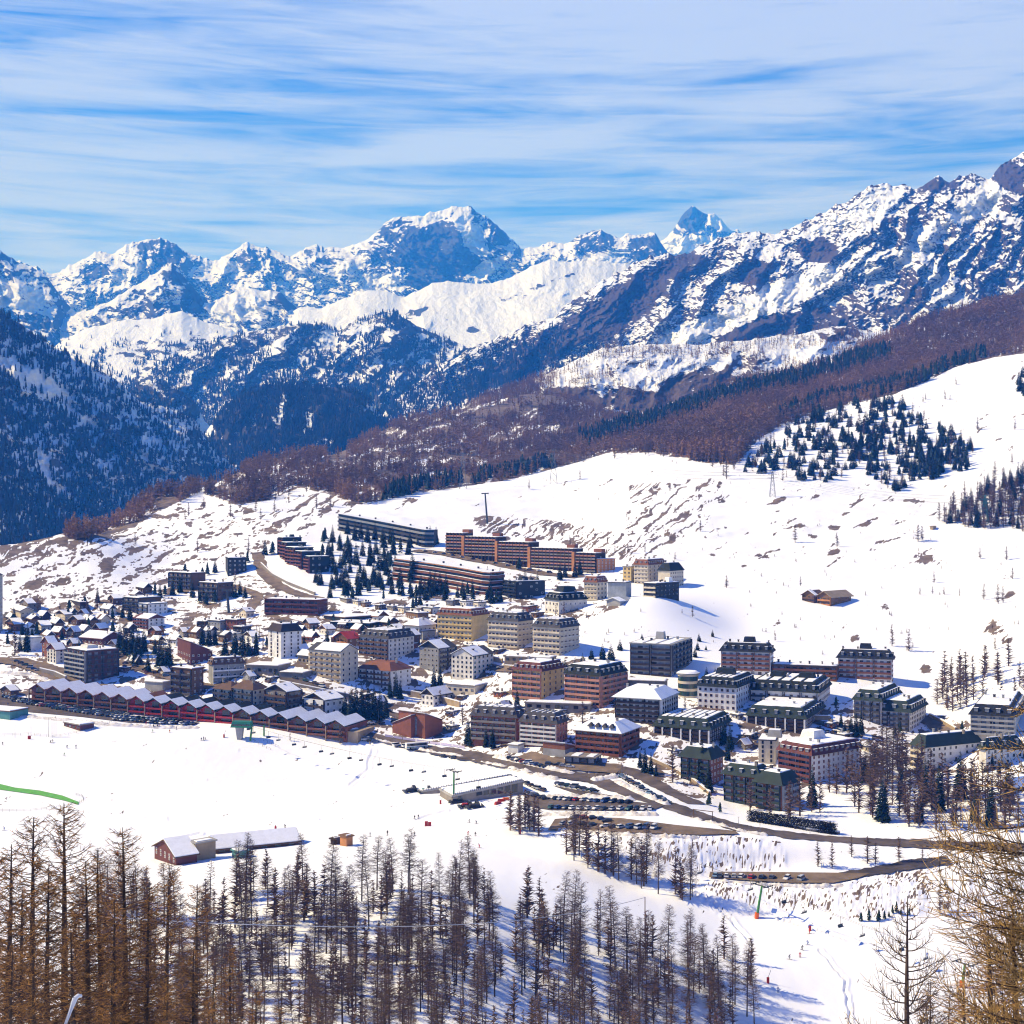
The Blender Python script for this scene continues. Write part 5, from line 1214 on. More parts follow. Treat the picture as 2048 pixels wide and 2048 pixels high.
# --- centre
B('white and brown house with wide snow roof left of the yellow hotel', 808,838,872,1279,1252,40,2,'offwhite',WN(3.4,1.2,1.3,'brown'),WN(4,1.2,1.3,'slate'),dict(k='hip',m='maroon',h=4,ov=1.4,ins=5,ch=2), name='house', cat='house')
B('timber house with a bright red trimmed gable in the village middle', 668,696,720,1297,1277,44,2,'wood',BL('orange',4,2.0,1.6,'brown','dark'),WN(4,1.2,1.3,'white'),GB('red',3.6,0,'brown',0,k='gablex'), name='house', cat='house')
B('dark brown block with snowy roof tucked behind the white end walled block', 790,815,840,1300,1272,38,3,'brown',BL('darkwood',3.4,1.6,1.6,'white','dark'),WN(4,1.2,1.3,'slate'),GB('slate',3,1,'brown',1,k='gablex'))
B('low stone workshop with snowy roof between the cream block and the tower house', 596,620,640,1330,1312,40,1,'stone',WN(4,1.6,1.4,'brown'),NO,GB('slate',2.6,1,'stone',0), name='workshop', cat='building')
B('red brown house with snowy roof right of the tall white tower house', 640,662,690,1326,1306,40,2,'redbrown',WN(3.4,1.2,1.3,'white'),WN(4,1.2,1.3,'white'),GB('brown',3,1,'wood',1,k='gablex'), name='house', cat='house')
B('grey concrete apartment tower with dark balconies and stub lift tower on its roof', 1260,1343,1381,1354,1290,22,6,'concrete',BL('darkwood',4.4,3.4,2.0,'concrete','pale',split=2),BL('slate',4,2.4,2.0,'concrete','pale',balfrom=1),FL('concrete',0.8,4,box=((.6,.55,2.6,2.6,4.6,'concrete'),)))
B('white block with dark wooden balconies and thick snowy hipped roof, centre right', 1231,1319,1351,1450,1399,24,5,'offwhite',BL('darkwood',3.6,2.4,2.0,'white','dark',ph=1.1),PR('darkwood','white',4,2.4,2.0,'white'),dict(k='hip',m='steel',h=4.2,ov=2.0,ins=4.5,ch=3))
B('rose balconied block with yellow end wall, left of its longer neighbour', 1026,1083,1128,1400,1343,34,5,'yellow',BL('pink',3.2,2.2,2.0,'rust','pale',ph=1.1),WN(6,1.1,1.5,'brown'),MS('maroon',4.4,1,3.6,3,ov=0.6,dm='rust',dw=2.0))
B('long rose balconied block with dark green attic, right of the yellow walled one', 1131,1201,1252,1416,1352,34,6,'tan',BL('pink',3.2,2.2,2.0,'rust','pale',ph=1.1),BL('pink',3.6,2.2,2.0,'rust','pale',ph=1.1),MS('darkgreen',5.0,1,4.6,4,ov=0.6,dw=2.2))
B('dark brown banded block beside the road, its left half', 943,1033,1052,1484,1436,22,4,'redbrown',BL('stone',3.3,2.2,2.0,'rust','dark'),NO,MS('slate',4.8,0.8,4.4,3,ov=0.6,dm='brown'))
B('pale banded block with red windows beside the road, its right half', 1041,1113,1135,1494,1448,26,5,'pink',BL('offwhite',3.1,2.0,1.9,'rust','dark',ph=0.9),WN(3.4,1.1,1.5,'rust'),MS('slate',4.8,0.25,4.4,3,ov=0.7,dm='brown'))
B('red brown hotel with thick snowy hipped roof and four skylights beside the road', 1152,1240,1276,1514,1467,28,4,'brick',BL('redbrown',3.4,2.3,2.0,'brown','dark',ph=1.1,dep=1.0),BL('redbrown',3.4,2.3,2.0,'brown','dark',ph=1.1,dep=1.0),dict(k='hip',m='steel',h=4.2,ov=1.8,ins=5,ch=2,sky=4))
B('white and grey gabled block with dark end, below the yellow walled hotels', 903,946,987,1360,1312,34,5,'offwhite',WN(3.4,1.2,1.4,'slate'),WN(4.2,1.6,1.4,'teal'),GB('slate',4.0,0.7,'offwhite',2,k='gablex'))
B('dark gabled block with bright red attic panel, left of the grey gabled one', 839,877,911,1347,1297,36,5,'grey',WN(3.2,1.3,1.4,'cream'),BL('slate',3.6,1.6,1.8,'offwhite','dark'),GB('slate',4.0,0.6,'dark',2,k='gablex'))
B('yellow and white chequered hotel with red serrated attic', 875,944,977,1283,1232,32,5,'yellow',BL('yellow',2.9,1.9,2.0,'offwhite','dark',dep=0.6),{'k':'-'},MS('rust',4.4,1,3.0,3,ov=0.3,dw=2.0,dm='rust'))
B('cream banded hotel with dark attic, middle of the three on the slope foot', 976,1036,1066,1297,1243,36,5,'cream',BL('cream',3.0,1.9,1.8,'redbrown','dark',dep=0.8),BL('cream',4,1.6,1.6,'redbrown','dark',dep=0.5),MS('slate',5.0,0.8,4.2,3,ov=0.4,dm='slate'))
B('cream banded hotel with dark attic, rightmost of the three on the slope foot', 1066,1120,1158,1311,1256,36,5,'cream',BL('cream',3.0,1.9,1.8,'redbrown','dark',dep=0.8),BL('cream',4,1.6,1.6,'redbrown','dark',dep=0.5),MS('slate',5.0,0.8,4.2,3,ov=0.4,dm='slate'))
B('tall white tower house with dark flat attic, left of the centre', 536,562,603,1318,1264,50,7,'white',WN(9,1.6,2.0,'maroon'),WN(5.2,1.0,1.4,'brown'),MS('darkwood',4.6,0.7,0,3,ov=0.3))
B('cream gabled block with zigzag outside stairs above the brown street', 617,681,716,1368,1304,34,6,'cream',BL('tan',4.2,1.8,1.6,'brown','dark',dep=0.7,split=4),WN(6,1.1,1.4,'brown'),GB('slate',3.6,0.8,'cream',2,k='gable',ov=0.5))
B('white block with rust roof and wooden balcony bands behind the spruce clump', 718,781,822,1382,1342,36,4,'white',BL('brown',2.9,1.4,1.8,'white','dark'),WN(7,1.0,1.3,'brown'),dict(k='hip',m='rust',h=4.4,ov=1.4,ins=5,ch=3,snow=0))
B('white end walled block with brown balconies and a thin mast in front', 720,777,828,1324,1278,36,5,'offwhite',BL('brown',3.1,2.0,1.9,'white','dark'),WN(4.4,1.1,1.4,'slate'),MS('slate',5.0,0.8,4.4,4,ov=0.4,dm='slate'))
B('little white and dark chalet with snowy roof above the white bend', 843,867,908,1414,1391,40,2,'white',WN(3,1.3,1.4,'brown'),WN(4,1.5,1.2,'brown'),GB('slate',3.4,1,'darkwood',1,k='gablex'), name='chalet', cat='house')
B('dark timber chalet with snowy roof beside the spruce clump', 608,650,686,1432,1401,40,2,'white',BL('darkwood',4,2.2,1.6,'brown','dark'),WN(5,1.1,1.4,'slate'),GB('slate',3.2,1,'darkwood',1,k='gablex'), name='chalet', cat='house')
rt, P_, L_, W_, H_ = B('modern brick brown gallery with tall glass front and split snowy roof', 797,850,885,1478,1447,40,0,'redbrown',NO,NO,dict(k='shed',h=5.0,ax='x',m='brown',gm='redbrown',ch=0), name='gallery', cat='gallery')
mb = MB(); fbox(mb, 'L', L_ * .30, L_ * .62, 0, 0.2, 1.5, H_ + 3.0, 0); mb.build('window', M_pale_glass, rt)
mb = MB(); fbox(mb, 'L', L_ * .70, L_ * .80, 0.0, 0.25, 2.5, H_ + .5, 0); mb.build('banner', W('white'), rt)
B('brick brown wing with sloping snowy roof attached left of the glass fronted gallery', 797,822,846,1476,1452,40,0,'redbrown',NO,NO,dict(k='shed',h=5.5,ax='-y',m='brown',gm='redbrown',ch=0), name='gallery_wing', cat='gallery', Ld=14)
B('grey timber house with balconies behind the arcade, right of the cream ones', 531,574,602,1420,1384,36,3,'stone',BL('brown',3.6,2.0,1.8,'cream','dark'),BL('brown',4,2.0,1.8,'brown','dark'),GB('slate',3.4,0.9,'darkwood',1,k='gablex'), name='house', cat='house')
B('cream house with brown hipped roof and iron balconies, left one behind the arcade', 428,462,490,1410,1380,36,3,'cream',BL('slate',3.6,1.6,1.8,'cream','dark'),WN(3.2,1.2,1.4,'brown'),dict(k='hip',m='brown',h=4,ov=1.2,ins=5,ch=2,snow=0), name='house', cat='house')
B('cream house with brown hipped roof and snow patches, right one behind the arcade', 466,506,534,1414,1380,36,3,'cream',BL('slate',3.6,1.6,1.8,'cream','dark'),WN(3.2,1.2,1.4,'brown'),dict(k='hip',m='brown',h=4,ov=1.2,ins=4,ch=2,snow=0), name='house', cat='house')
B('brown block with white edged windows and snowy flat roof behind the arcade', 343,384,407,1391,1339,34,4,'brown',BL('slate',5,1.5,1.5,'white','pale',split=2),WN(4.5,1.1,1.7,'offwhite'),FL('brown',1,2))
B('long three storey block with white balconies and brown attic, left centre', 417,425,488,1369,1330,62,3,'grey',NO,BL('white',3.6,2.0,1.8,'white','dark',ph=0.8),MS('brown',4.0,1,3.6,3,ov=0.4,ins=1.0,dm='brown'))
B('angled seven storey block of dark red brick and pale balconies at left', 132,173,237,1366,1303,46,7,'maroon',BL('grey',3.3,2.3,2.0,'brown','pale',ph=0.9,dep=1.5),BL('slate',4,2.6,2.0,'maroon','dark',ph=0.5,dep=1.2),FL('slate',1,4,box=((.4,.5,4,5,2.2,'offwhite'),)))
B('white walled house with dark red gable left of the angled block', 94,112,133,1328,1300,44,4,'offwhite',WN(4,1.3,1.5,'slate'),WN(5,1.3,1.4,'stone'),GB('maroon',3.6,0.9,'maroon',1,k='gablex'), name='house', cat='house')
B('house with dark red gable and white corner, partly behind the other red gabled house', 84,98,118,1316,1286,44,3,'redbrown',WN(4,1.3,1.5,'white'),NO,GB('maroon',3.6,0.8,'maroon',1,k='gablex'), name='house', cat='house')
B('long dark red house with wide snowy gables behind the angled block', 160,205,247,1292,1278,34,1,'maroon',WN(4,1.3,1.2,'white'),WN(4,1.2,1.2,'white'),GB('maroon',3.8,1,'maroon',2,k='gable'), name='house', cat='house')
B('white flat roofed hall behind the slim dark cypress at left', 27,62,84,1303,1277,30,1,'white',NO,NO,FL('steel',1,0), name='hall', cat='hall')
B('dark red house with one long snowy roof slope and white trimmed windows', 355,381,425,1330,1305,62,2,'maroon',WN(4,1.2,1.4,'white'),WN(4,1.3,1.4,'white'),dict(k='shed',h=6.5,ax='x',m='maroon',gm='maroon',ch=0), name='house', cat='house')
# --- upper village
B('dark blue grey square block with small white windows on the hill at left', 451,456,493,1153,1117,74,4,'dark',NO,WN(3.6,1.2,1.3,'white','pale'),FL('dark',0.8,3))
B('long dark terraced block with white end wall on the left hill, upper one', 338,383,411,1180,1147,38,4,'brown',BL('slate',2.8,1.6,1.6,'white','pale',ph=0.6),NO,FL('darkgreen',1,3), Ld=None)
B('long dark terraced block with white end wall on the left hill, lower one', 398,436,467,1203,1167,38,4,'brown',BL('slate',2.8,1.6,1.6,'white','pale',ph=0.6),WN(3.6,1.2,1.3,'slate'),FL('slate',1,3))
B('long dark terraced block low on the left hill, back part', 247,278,322,1227,1197,38,4,'brown',BL('slate',2.8,1.6,1.6,'white','pale',ph=0.6),NO,FL('darkgreen',1,3))
B('white walled end block of the low dark terraces on the left hill', 276,296,335,1233,1209,42,3,'white',BL('slate',2.8,1.6,1.6,'white','pale',ph=0.6),WN(4,1.2,1.6,'slate','pale'),FL('slate',1,2))
B('burgundy balconied house with two white walled corners below the dark terraces', 268,297,329,1259,1238,40,3,'white',BL('maroon',3.4,1.8,1.6,'maroon','dark'),WN(4.2,1.2,1.4,'slate'),GB('maroon',2.6,0.8,'maroon',2,k='gable'), name='house', cat='house')
B('long maroon block of brick bays with white end wall, left of the pavilion', 530,637,657,1231,1201,20,3,'maroon',BL('maroon',3.4,2.6,2.0,'brown','dark',ph=1.1),WN(4,1.0,1.3,'brown'),FL('maroon',1,4), Wd=14)
for i, (xl, xn, xr, yb, yt) in enumerate([(557,566,603,1112,1076),(562,574,612,1120,1086),(572,590,626,1131,1096),(590,604,640,1139,1104),(604,620,658,1147,1114)]):
    B(f'stepped block of burgundy bays with dark green end walls, {nth(i)} step from the top', xl,xn,xr,yb,yt,64,5,'dark' if i < 4 else 'darkgreen',BL('maroon',3.4,2.4,1.8,'maroon','dark'),NO if i < 4 else WN(5,1.4,1.4,'white','pale',0.5),FL('darkgreen',1,2,box=((.6,.5,2,2,2.4,'darkgreen'),)), group='steps of the burgundy block')
B('pavilion with one big white flat roof slab over dark glass', 647,690,757,1246,1236,46,0,'dark',NO,NO,FL('brown',1,0), name='pavilion', cat='pavilion')
B('low dark hall with white roof edge in front of the pavilion', 660,740,768,1262,1248,26,1,'darkgreen',WN(4,1.6,1.3,'brown','pale'),NO,FL('dark',1,4), name='hall', cat='hall')
B('cream six storey block with dark red attic on the upper slope, left one', 1168,1194,1214,1201,1165,36,4,'cream',BL('cream',3.0,1.6,1.6,'brown','dark',dep=0.5),WN(5,1.4,1.5,'brown'),MS('rust',4.2,1,3.2,2,ov=0.3,ins=1.0,dm='rust'))
B('plain grey flat block right of the left cream one on the upper slope', 1215,1252,1258,1196,1166,20,0,'steel',NO,NO,FL('slate',1,2), Wd=14)
B('cream six storey block with dark red attic on the upper slope, right one', 1268,1296,1330,1170,1130,36,5,'cream',BL('cream',3.0,1.6,1.6,'brown','dark',dep=0.5),WN(6,1.6,1.5,'rust'),MS('rust',4.2,1,3.2,2,ov=0.3,ins=1.0,dm='rust'))
B('yellow block behind the right cream one on the upper slope', 1246,1262,1274,1166,1134,36,4,'yellow',WN(3.4,1.2,1.4,'brown'),NO,FL('stone',0.6,2))
B('cream block with dark green upper floors at the right end of the upper slope', 1316,1340,1367,1176,1142,40,4,'cream',NO,WN(3.2,1.0,1.2,'brown'),MS('darkgreen',6,0.5,0,2,ov=0.3))
B('dark slate block in front of the cream ones, sunk behind the snow knoll', 1287,1312,1358,1196,1168,44,3,'dark',BL('cream',3.4,1.6,1.5,'brown','pale',dep=0.6),WN(4,1.2,1.2,'dark'),FL('slate',1,3,box=((.7,.3,2.2,2.2,3,'white'),)))
B('white block with dark green stepped dome roof, left of the snow knoll', 1090,1118,1174,1229,1201,58,2,'offwhite',WN(4,1.2,1.5,'brown'),WN(4,1.3,1.5,'white','pale'),MS('darkgreen',5.0,1,4,3,ov=0.5,box=((.5,.5,6,5,4,'darkgreen'),)))
B('dark dwelling with black balconies among spruces, left of the green domed block', 1008,1035,1090,1198,1164,60,5,'dark',BL('black',4,2.0,1.6,'slate','dark'),WN(5,1.8,1.2,'white','pale',0.5),FL('dark',0.6,4,box=((.4,.4,3,3,3,'dark'),)))
B('low grey roofed shed below the plain grey block', 1213,1240,1267,1212,1203,40,0,'concrete',NO,NO,GB('steel',2.0,0.4,'concrete',0,k='gablex'), name='shed', cat='shed')
B('long low building with snow roof at the foot of the cream hotels', 1009,1100,1128,1328,1317,20,1,'tan',WN(4,2.0,1.6,'brown'),NO,FL('stone',1,2), name='hall', cat='hall', Wd=12)
B('long low garage with snow roof and dark openings left of the brown street', 492,557,572,1350,1333,18,1,'stone',WN(3.6,2.4,2.0,'brown'),NO,FL('stone',1,0), name='garage', cat='garage', Wd=16)
B('low stone garage under a rounded white snow heap by the brown street', 559,606,618,1360,1347,20,0,'stone',NO,NO,FL('stone',1,0), name='garage', cat='garage', Wd=14)
B('low cream garage terrace below the gabled grey block', 893,950,988,1389,1373,30,1,'cream',WN(4,1.8,1.4,'brown'),NO,FL('stone',1,0), name='garage', cat='garage')
B('long grey board wall terrace with snow on top below the concrete tower', 1243,1330,1345,1386,1364,14,0,'stone',NO,NO,FL('stone',1,0), name='terrace', cat='terrace', Wd=10)
B('low brown parking deck between the rose block and the snowy hipped one', 1050,1180,1228,1424,1410,14,1,'stone',WN(5,2.6,1.8,'brown'),NO,FL('stone',1,0), name='parking_deck', cat='garage', Wd=8)
B('glass fronted entrance hall with flat roof before the red brown hotel', 1130,1190,1222,1532,1517,20,1,'dark',WN(4,3.0,2.4,'brown','pale'),WN(4,3,2.4,'brown','pale'),FL('stone',0.5,0,pieces=2), name='entrance_hall', cat='hall', Wd=10)
B('garage with long blue shaded snow roof between the banded block and the red hotel', 1086,1130,1152,1515,1500,30,0,'concrete',NO,NO,dict(k='shed',h=3,ax='x',m='steel',gm='brick',ch=0), name='garage', cat='garage')
B('small white transformer hut beside the road below the banded block', 1016,1036,1048,1506,1492,30,0,'offwhite',NO,NO,FL('stone',1,0), name='hut', cat='hut')
B('terrace of the flat roofed hotel, low grey annex on the left of the white block', 1380,1440,1470,1436,1425,20,1,'stone',WN(4,2.2,1.6,'brown'),NO,FL('brown',0,0), name='annex', cat='annex', Wd=9)
B('alpine lodge of brown timber with pale roofs alone in the white slope', 1636,1662,1702,1212,1193,50,2,'wood',BL('orange',3.4,2.0,1.8,'brown','dark'),WN(4,1.3,1.3,'brown'),GB('tan',3.4,0,'wood',1,k='gablex',ov=1.6), name='lodge', cat='lodge')
B('left wing of the alpine timber lodge, half buried in the snow', 1606,1630,1648,1206,1190,50,2,'wood',BL('brown',3.4,1.8,1.6,'brown','dark'),NO,GB('brown',3.0,0.3,'wood',1,k='gablex',ov=1.4), name='lodge', cat='lodge')
B('tiny tan hut beside the wood on the upper right slope', 1860,1866,1872,1060,1053,45,0,'tan',NO,NO,FL('tan',0,0), name='hut', cat='hut')
# ------------------------------------------------------------------ buildings with a form of their own
def from_line(pix, lift=0.0, dmin=300):
    return [hit(x, y, dmin) + Vector((0, 0, lift)) for x, y in pix]
def curved_block(label, base, hs, nfl, depth, wall, band, band2, name='apartment_block', skip_top=False, orange_top=False, setback=0.0):
    """long block following a curved base line (left to right, pixels); hs: height in m"""
    P = from_line(base)
    n = 14
    t = np.linspace(0, len(P) - 1, n + 1)
    pts = [Vector([np.interp(q, range(len(P)), [p[i] for p in P]) for i in range(3)]) for q in t]
    o = pts[len(pts) // 2].copy()
    root = empty(name, o); tag(root, label, 'building')
    pts = [p - o for p in pts]
    back = []
    for i, p in enumerate(pts):
        d = (pts[min(i + 1, n)] - pts[max(i - 1, 0)]); d.z = 0; d.normalize()
        back.append(Vector((-d.y, d.x, 0)))
    fh = hs / nfl
    mb = MB()
    for i in range(n):
        a, b = pts[i], pts[i + 1]; ab, bb = back[i] * depth, back[i + 1] * depth
        z = Vector((0, 0, hs)); z0 = Vector((0, 0, -8))
        mb.face([a + z0, b + z0, b + z, a + z]); mb.face([b + bb + z0, a + ab + z0, a + ab + z, b + bb + z]); mb.face([a + z, b + z, b + bb + z, a + ab + z])
    for i, s in ((0, 1), (n, -1)):
        a = pts[i]; ab = back[i] * depth; q = [a + Vector((0, 0, -8)), a + Vector((0, 0, hs)), a + ab + Vector((0, 0, hs)), a + ab + Vector((0, 0, -8))]
        mb.face(q if s > 0 else q[::-1])
    mb.build('wall', W(wall), root)
    def ribbon_part(nm, z0, z1, d0, d1, m, i0=0, i1=n):
        mb = MB()
        for i in range(i0, i1):
            a, b = pts[i], pts[i + 1]; na, nb = -back[i], -back[i + 1]
            q = [a + na * d0, b + nb * d0, b + nb * d1, a + na * d1]
            lo = [(p.x, p.y, p.z + z0) for p in q]; hi = [(p.x, p.y, p.z + z1) for p in q]
            k = len(mb.v); mb.v += lo + hi
            for f in ((0,3,2,1),(4,5,6,7),(0,1,5,4),(2,3,7,6)): mb.f.append(tuple(k + x for x in f)); mb.m.append(0)
            if i == i0: mb.f.append((k, k + 4, k + 7, k + 3)); mb.m.append(0)
            if i == i1 - 1: mb.f.append((k + 1, k + 2, k + 6, k + 5)); mb.m.append(0)
        return mb.build(nm, m, root)
    for f in range(nfl):
        sb = setback * (nfl - 1 - f)
        ribbon_part('balcony', f * fh - 0.2, f * fh + fh * 0.40, 0.02, 1.4 + sb, W(band if f % 2 == 0 or not band2 else band2))
        ribbon_part('window_band', f * fh + fh * 0.46, f * fh + fh * 0.92, 0.0, 0.06 + max(0, sb - 1.2) * 0, M_glass)
        if setback: ribbon_part('balcony_snow', f * fh + fh * 0.41, f * fh + fh * 0.48, 0.5, 1.35 + sb, M_snow)
    # roof with snow
    mb = MB()
    for i in range(n):
        a, b = pts[i], pts[i + 1]
        q = [a + back[i] * 0.6, b + back[i + 1] * 0.6, b + back[i + 1] * (depth - .6), a + back[i] * (depth - .6)]
        k = len(mb.v); mb.v += [(p.x, p.y, p.z + hs + .01) for p in q] + [(p.x, p.y, p.z + hs + .35) for p in q]
        for f in ((0,3,2,1),(4,5,6,7),(0,1,5,4),(2,3,7,6)): mb.f.append(tuple(k + x for x in f)); mb.m.append(0)
    ro = ribbon_part('roof', hs - 0.5, hs, 0.0, 1.0, W('orange' if orange_top else 'slate'))
    mb.build('roof_snow', M_snow, ro)
    for i in range(5):
        mb = MB(); p = pts[2 + 2 * i] + back[2 + 2 * i] * depth * 0.6; mb.box(p.x - .8, p.x + .8, p.y - .8, p.y + .8, p.z + hs + .2, p.z + hs + 1.8); mb.build('chimney', W('slate'), ro)
    return root, pts, back
# curved grey block at the top of the village
def H_at(px, py, hpx): return hpx * hit(px, py).y / F
curved_block('long curved dark block with pale floor bands highest in the village behind spruces', [(677,1060),(730,1070),(790,1082),(848,1094),(868,1094)], H_at(760,1075,33), 4, 15, 'dark', 'slate', 'grey')
curved_block('long curved terrace building with an orange top storey and snowy balconies', [(790,1158),(860,1168),(920,1178),(975,1189),(1008,1186)], H_at(900,1175,42), 4, 18, 'brown', 'rust', None, orange_top=True, setback=0.9)
# long stepped block: five sections, each a little lower than the last
def stepped_block():
    secs = [(892,929,1103),(931,999,1109),(1001,1065,1119),(1067,1150,1131),(1152,1192,1142)]
    P0 = hit(892, 1104); P1 = hit(1192, 1146)
    d = (P1 - P0); d.z = 0; Ltot = d.length; d.normalize(); bk = Vector((-d.y, d.x, 0))
    root = empty('apartment_block', P0, math.atan2(d.y, d.x)); tag(root, 'very long stepped brown block of balconies with orange piers on the upper slope', 'building')
    sc = F / P0.y
    x0 = 0
    for i, (a, b, yb) in enumerate(secs):
        l0 = Ltot * (a - 892) / 300; l1 = Ltot * (b - 892) / 300
        zb = (hit((a + b) / 2, yb).z - P0.z); h = 37 / sc - 0.4 * i
        mb = MB(); mb.box(l0, l1, 0, 13, zb - 8, zb + h); mb.build('wall', W('darkwood'), root)
        nf = 6; fh = h / nf
        for f in range(nf):
            mb = MB(); mb.box(l0 + .2, l1 - .2, -1.3, 0, zb + f * fh - .15, zb + f * fh); mb.box(l0 + .2, l1 - .2, -1.3, -1.2, zb + f * fh + .003, zb + f * fh + 1.0); mb.build('balcony', W('pink' if f % 2 else 'stone'), root)
        for k in range(int((l1 - l0) / 4)):
            mb = MB(); x = l0 + 4 * (k + .5); mb.box(x - .15, x + .15, -1.45, 0, zb - 4, zb + h + .5); mb.build('fin', W('brown'), root)
        mb = MB(); mb.box(l0 - 1.6, l0 + 1.2, -1.7, 3, zb - 6, zb + h + .8)
        if i: mb.build('pier', W('orange'), root)
        mb = MB(); mb.box(l0, l1, -0.4, 13.4, zb + h + .003, zb + h + .4); ro = mb.build('roof', W('stone'), root)
        mb = MB(); snow_sheet(mb, [(l0 + .4, .2), (l1 - .4, .2), (l1 - .4, 13), (l0 + .4, 13)], zb + h + .403, .3); mb.build('roof_snow', M_snow, ro)
        mb = MB(); x = l0 + (l1 - l0) * .8; mb.box(x - 4, x + 4, 8, 13, zb + h + .3, zb + h + 3.4); mb.build('roof_house', W('rust'), ro)
    return root
stepped_block()
B('orange brick end house of the long stepped block with small windows', 1186,1194,1230,1146,1119,66,5,'orange',NO,WN(3.4,1.0,1.2,'white','pale'),FL('orange',1,2))
# round glass building
def round_building():
    p = hit(1379, 1396); r = 21 * p.y / F; p = p + Vector((0, r, 0)); h = 46 * p.y / F
    root = empty('round_glass_building', p); tag(root, 'round glass sided building with pale floor rings and snowy roof, left of the white block', 'building')
    N = 40
    ring = lambda rr: [(rr * math.cos(2 * math.pi * k / N), rr * math.sin(2 * math.pi * k / N)) for k in range(N)]
    mb = MB(); mb.frustum(ring(r - .3), ring(r - .3), -6, h); mb.build('window_wall', M_glassgreen, root)
    for i in range(4):
        mb = MB(); z = h * i / 3.15; mb.frustum(ring(r), ring(r), z - .5, z + .9); mb.build('floor_ring', W('cream'), root)
    mb = MB(); mb.frustum(ring(r + .8), ring(r + .8), h, h + .6); ro = mb.build('roof', W('concrete'), root)
    mb = MB(); mb.frustum(ring(r + .5), ring(r * .8), h + .603, h + 1.5); mb.build('roof_snow', M_snow, ro)
    for k in range(N // 2):
        a = 2 * math.pi * k / (N // 2); mb = MB(); x, y = (r - .25) * math.cos(a), (r - .25) * math.sin(a); mb.box(x - .08, x + .08, y - .08, y + .08, -2, h); mb.build('mullion', W('slate'), root)
round_building()
# round tower cut by the left edge
def round_tower():
    p = hit(-16, 1262); r = 20 * p.y / F; h = 112 * p.y / F
    root = empty('round_tower', p); tag(root, 'tall round white hotel tower with rows of small windows cut by the left picture edge', 'tower')
    N = 32
    ring = lambda rr: [(rr * math.cos(2 * math.pi * k / N), rr * math.sin(2 * math.pi * k / N)) for k in range(N)]
    mb = MB(); mb.frustum(ring(r), ring(r), -6, h); mb.build('wall', W('concrete'), root)
    mb = MB(); mb.frustum(ring(r + .5), ring(r * .7), h, h + 1.6); mb.build('roof', W('slate'), root)
    me = win_mesh(0.9, 1.0, 'white', 'dark')
    c = 0
    for f in range(int(h / 2.9)):
        for a in (-75, -60, -45, -30, -15, 0):
            c += 1
            if c > 98: break
            q = bpy.data.objects.new('window', me); COL.objects.link(q); q.parent = root
            t = R(a); q.location = (r * math.cos(t), r * math.sin(t), 1 + 2.9 * f); q.rotation_euler = (0, 0, t + R(90))
round_tower()
# the gabled arcade: 17 bays
def arcade():
    base = [(58,1405),(310,1428),(500,1446),(640,1472),(668,1487)]
    A = hit(58, 1408); Bp = hit(690, 1489)
    d = Bp - A; d.z = 0; Ltot = d.length; d.normalize(); ang = math.atan2(d.y, d.x)
    root = empty('arcade_building', A, ang)
    tag(root, 'long arcade of snow roofed gables with red timber fronts behind the crowded car park', 'building')
    n = 18; bw = Ltot / n
    za = A.z; slope = (Bp.z - A.z) / Ltot
    dep = 26
    for i in range(n):
        x0 = i * bw; xm = x0 + bw / 2; z = slope * xm
        h = 8.8; hr = 3.3
        zb = z
        red = 6 <= i <= 11
        mb = MB(); mb.box(x0 + .05, x0 + bw - .05, 2.2, dep, zb - 9, zb + h); mb.build('wall', W('red' if red else 'redbrown'), root)
        mb = MB(); mb.prism([(x0 + .05, 2.2, zb + h + .003), (x0 + bw - .05, 2.2, zb + h + .003), (xm, 2.2, zb + h + hr - .2)], (0, dep - 2.4, 0)); mb.build('gable_wall', W('red' if red else 'rust'), root)
        mb = MB()
        for s in (-1, 1):
            xa = xm + s * bw / 2
            mb.prism([(xm, -.6, zb + h + hr), (xa, -.6, zb + h), (xa, -.6, zb + h + .3), (xm, -.6, zb + h + hr + .3)], (0, dep, 0))
        ro = mb.build('roof', W('darkgreen' if i > 6 else 'rust'), root)
        mb = MB()
        full = i < 6 or i >= 14
        dd = dep - 1.5 if full else dep * 0.45
        # snow lies on the slopes turned from the sun, the left one has mostly thawed
        mb.prism([(xm - .2, -.3, zb + h + hr + .31), (x0 + bw - .35, -.3, zb + h + .42), (x0 + bw - .35, -.3, zb + h + .85), (xm - .2, -.3, zb + h + hr + .75)], (0, dd, 0))
        mb.build('roof_snow', M_snow, ro)
        mb = MB(); mb.box(x0 - .22, x0 + .22, -.4, .4, zb - 5, zb + h); mb.build('post', W('tan'), root)
        for zz in (2.9, 5.8):
            mb = MB(); mb.box(x0 + .25, x0 + bw - .25, -.2, 2.2, zb + zz, zb + zz + .25); mb.box(x0 + .25, x0 + bw - .25, -.25, -.15, zb + zz + .253, zb + zz + 1.1); mb.build('balcony', W('red' if red else 'rust'), root)
        mb = MB(); mb.box(x0 + bw * .2, x0 + bw * .8, 2.1, 2.2, zb + .4, zb + 2.6); mb.build('shop_window', M_glassgreen if red else M_glass, root)
        mb = MB(); mb.box(x0 + bw * .3, x0 + bw * .7, 2.1, 2.2, zb + 6.4, zb + h + hr * .35); mb.build('window', M_glass, root)
        mb = MB(); mb.box(x0 + bw * .25, x0 + bw * .75, 2.1, 2.2, zb + 3.4, zb + 5.5); mb.build('window', M_glass, root)
    e = MB(); e.box(Ltot - .5, Ltot + 6, 3, dep - 4, slope * Ltot - 9, slope * Ltot + 6.5); e.build('end_wall', W('tan'), root)
arcade()
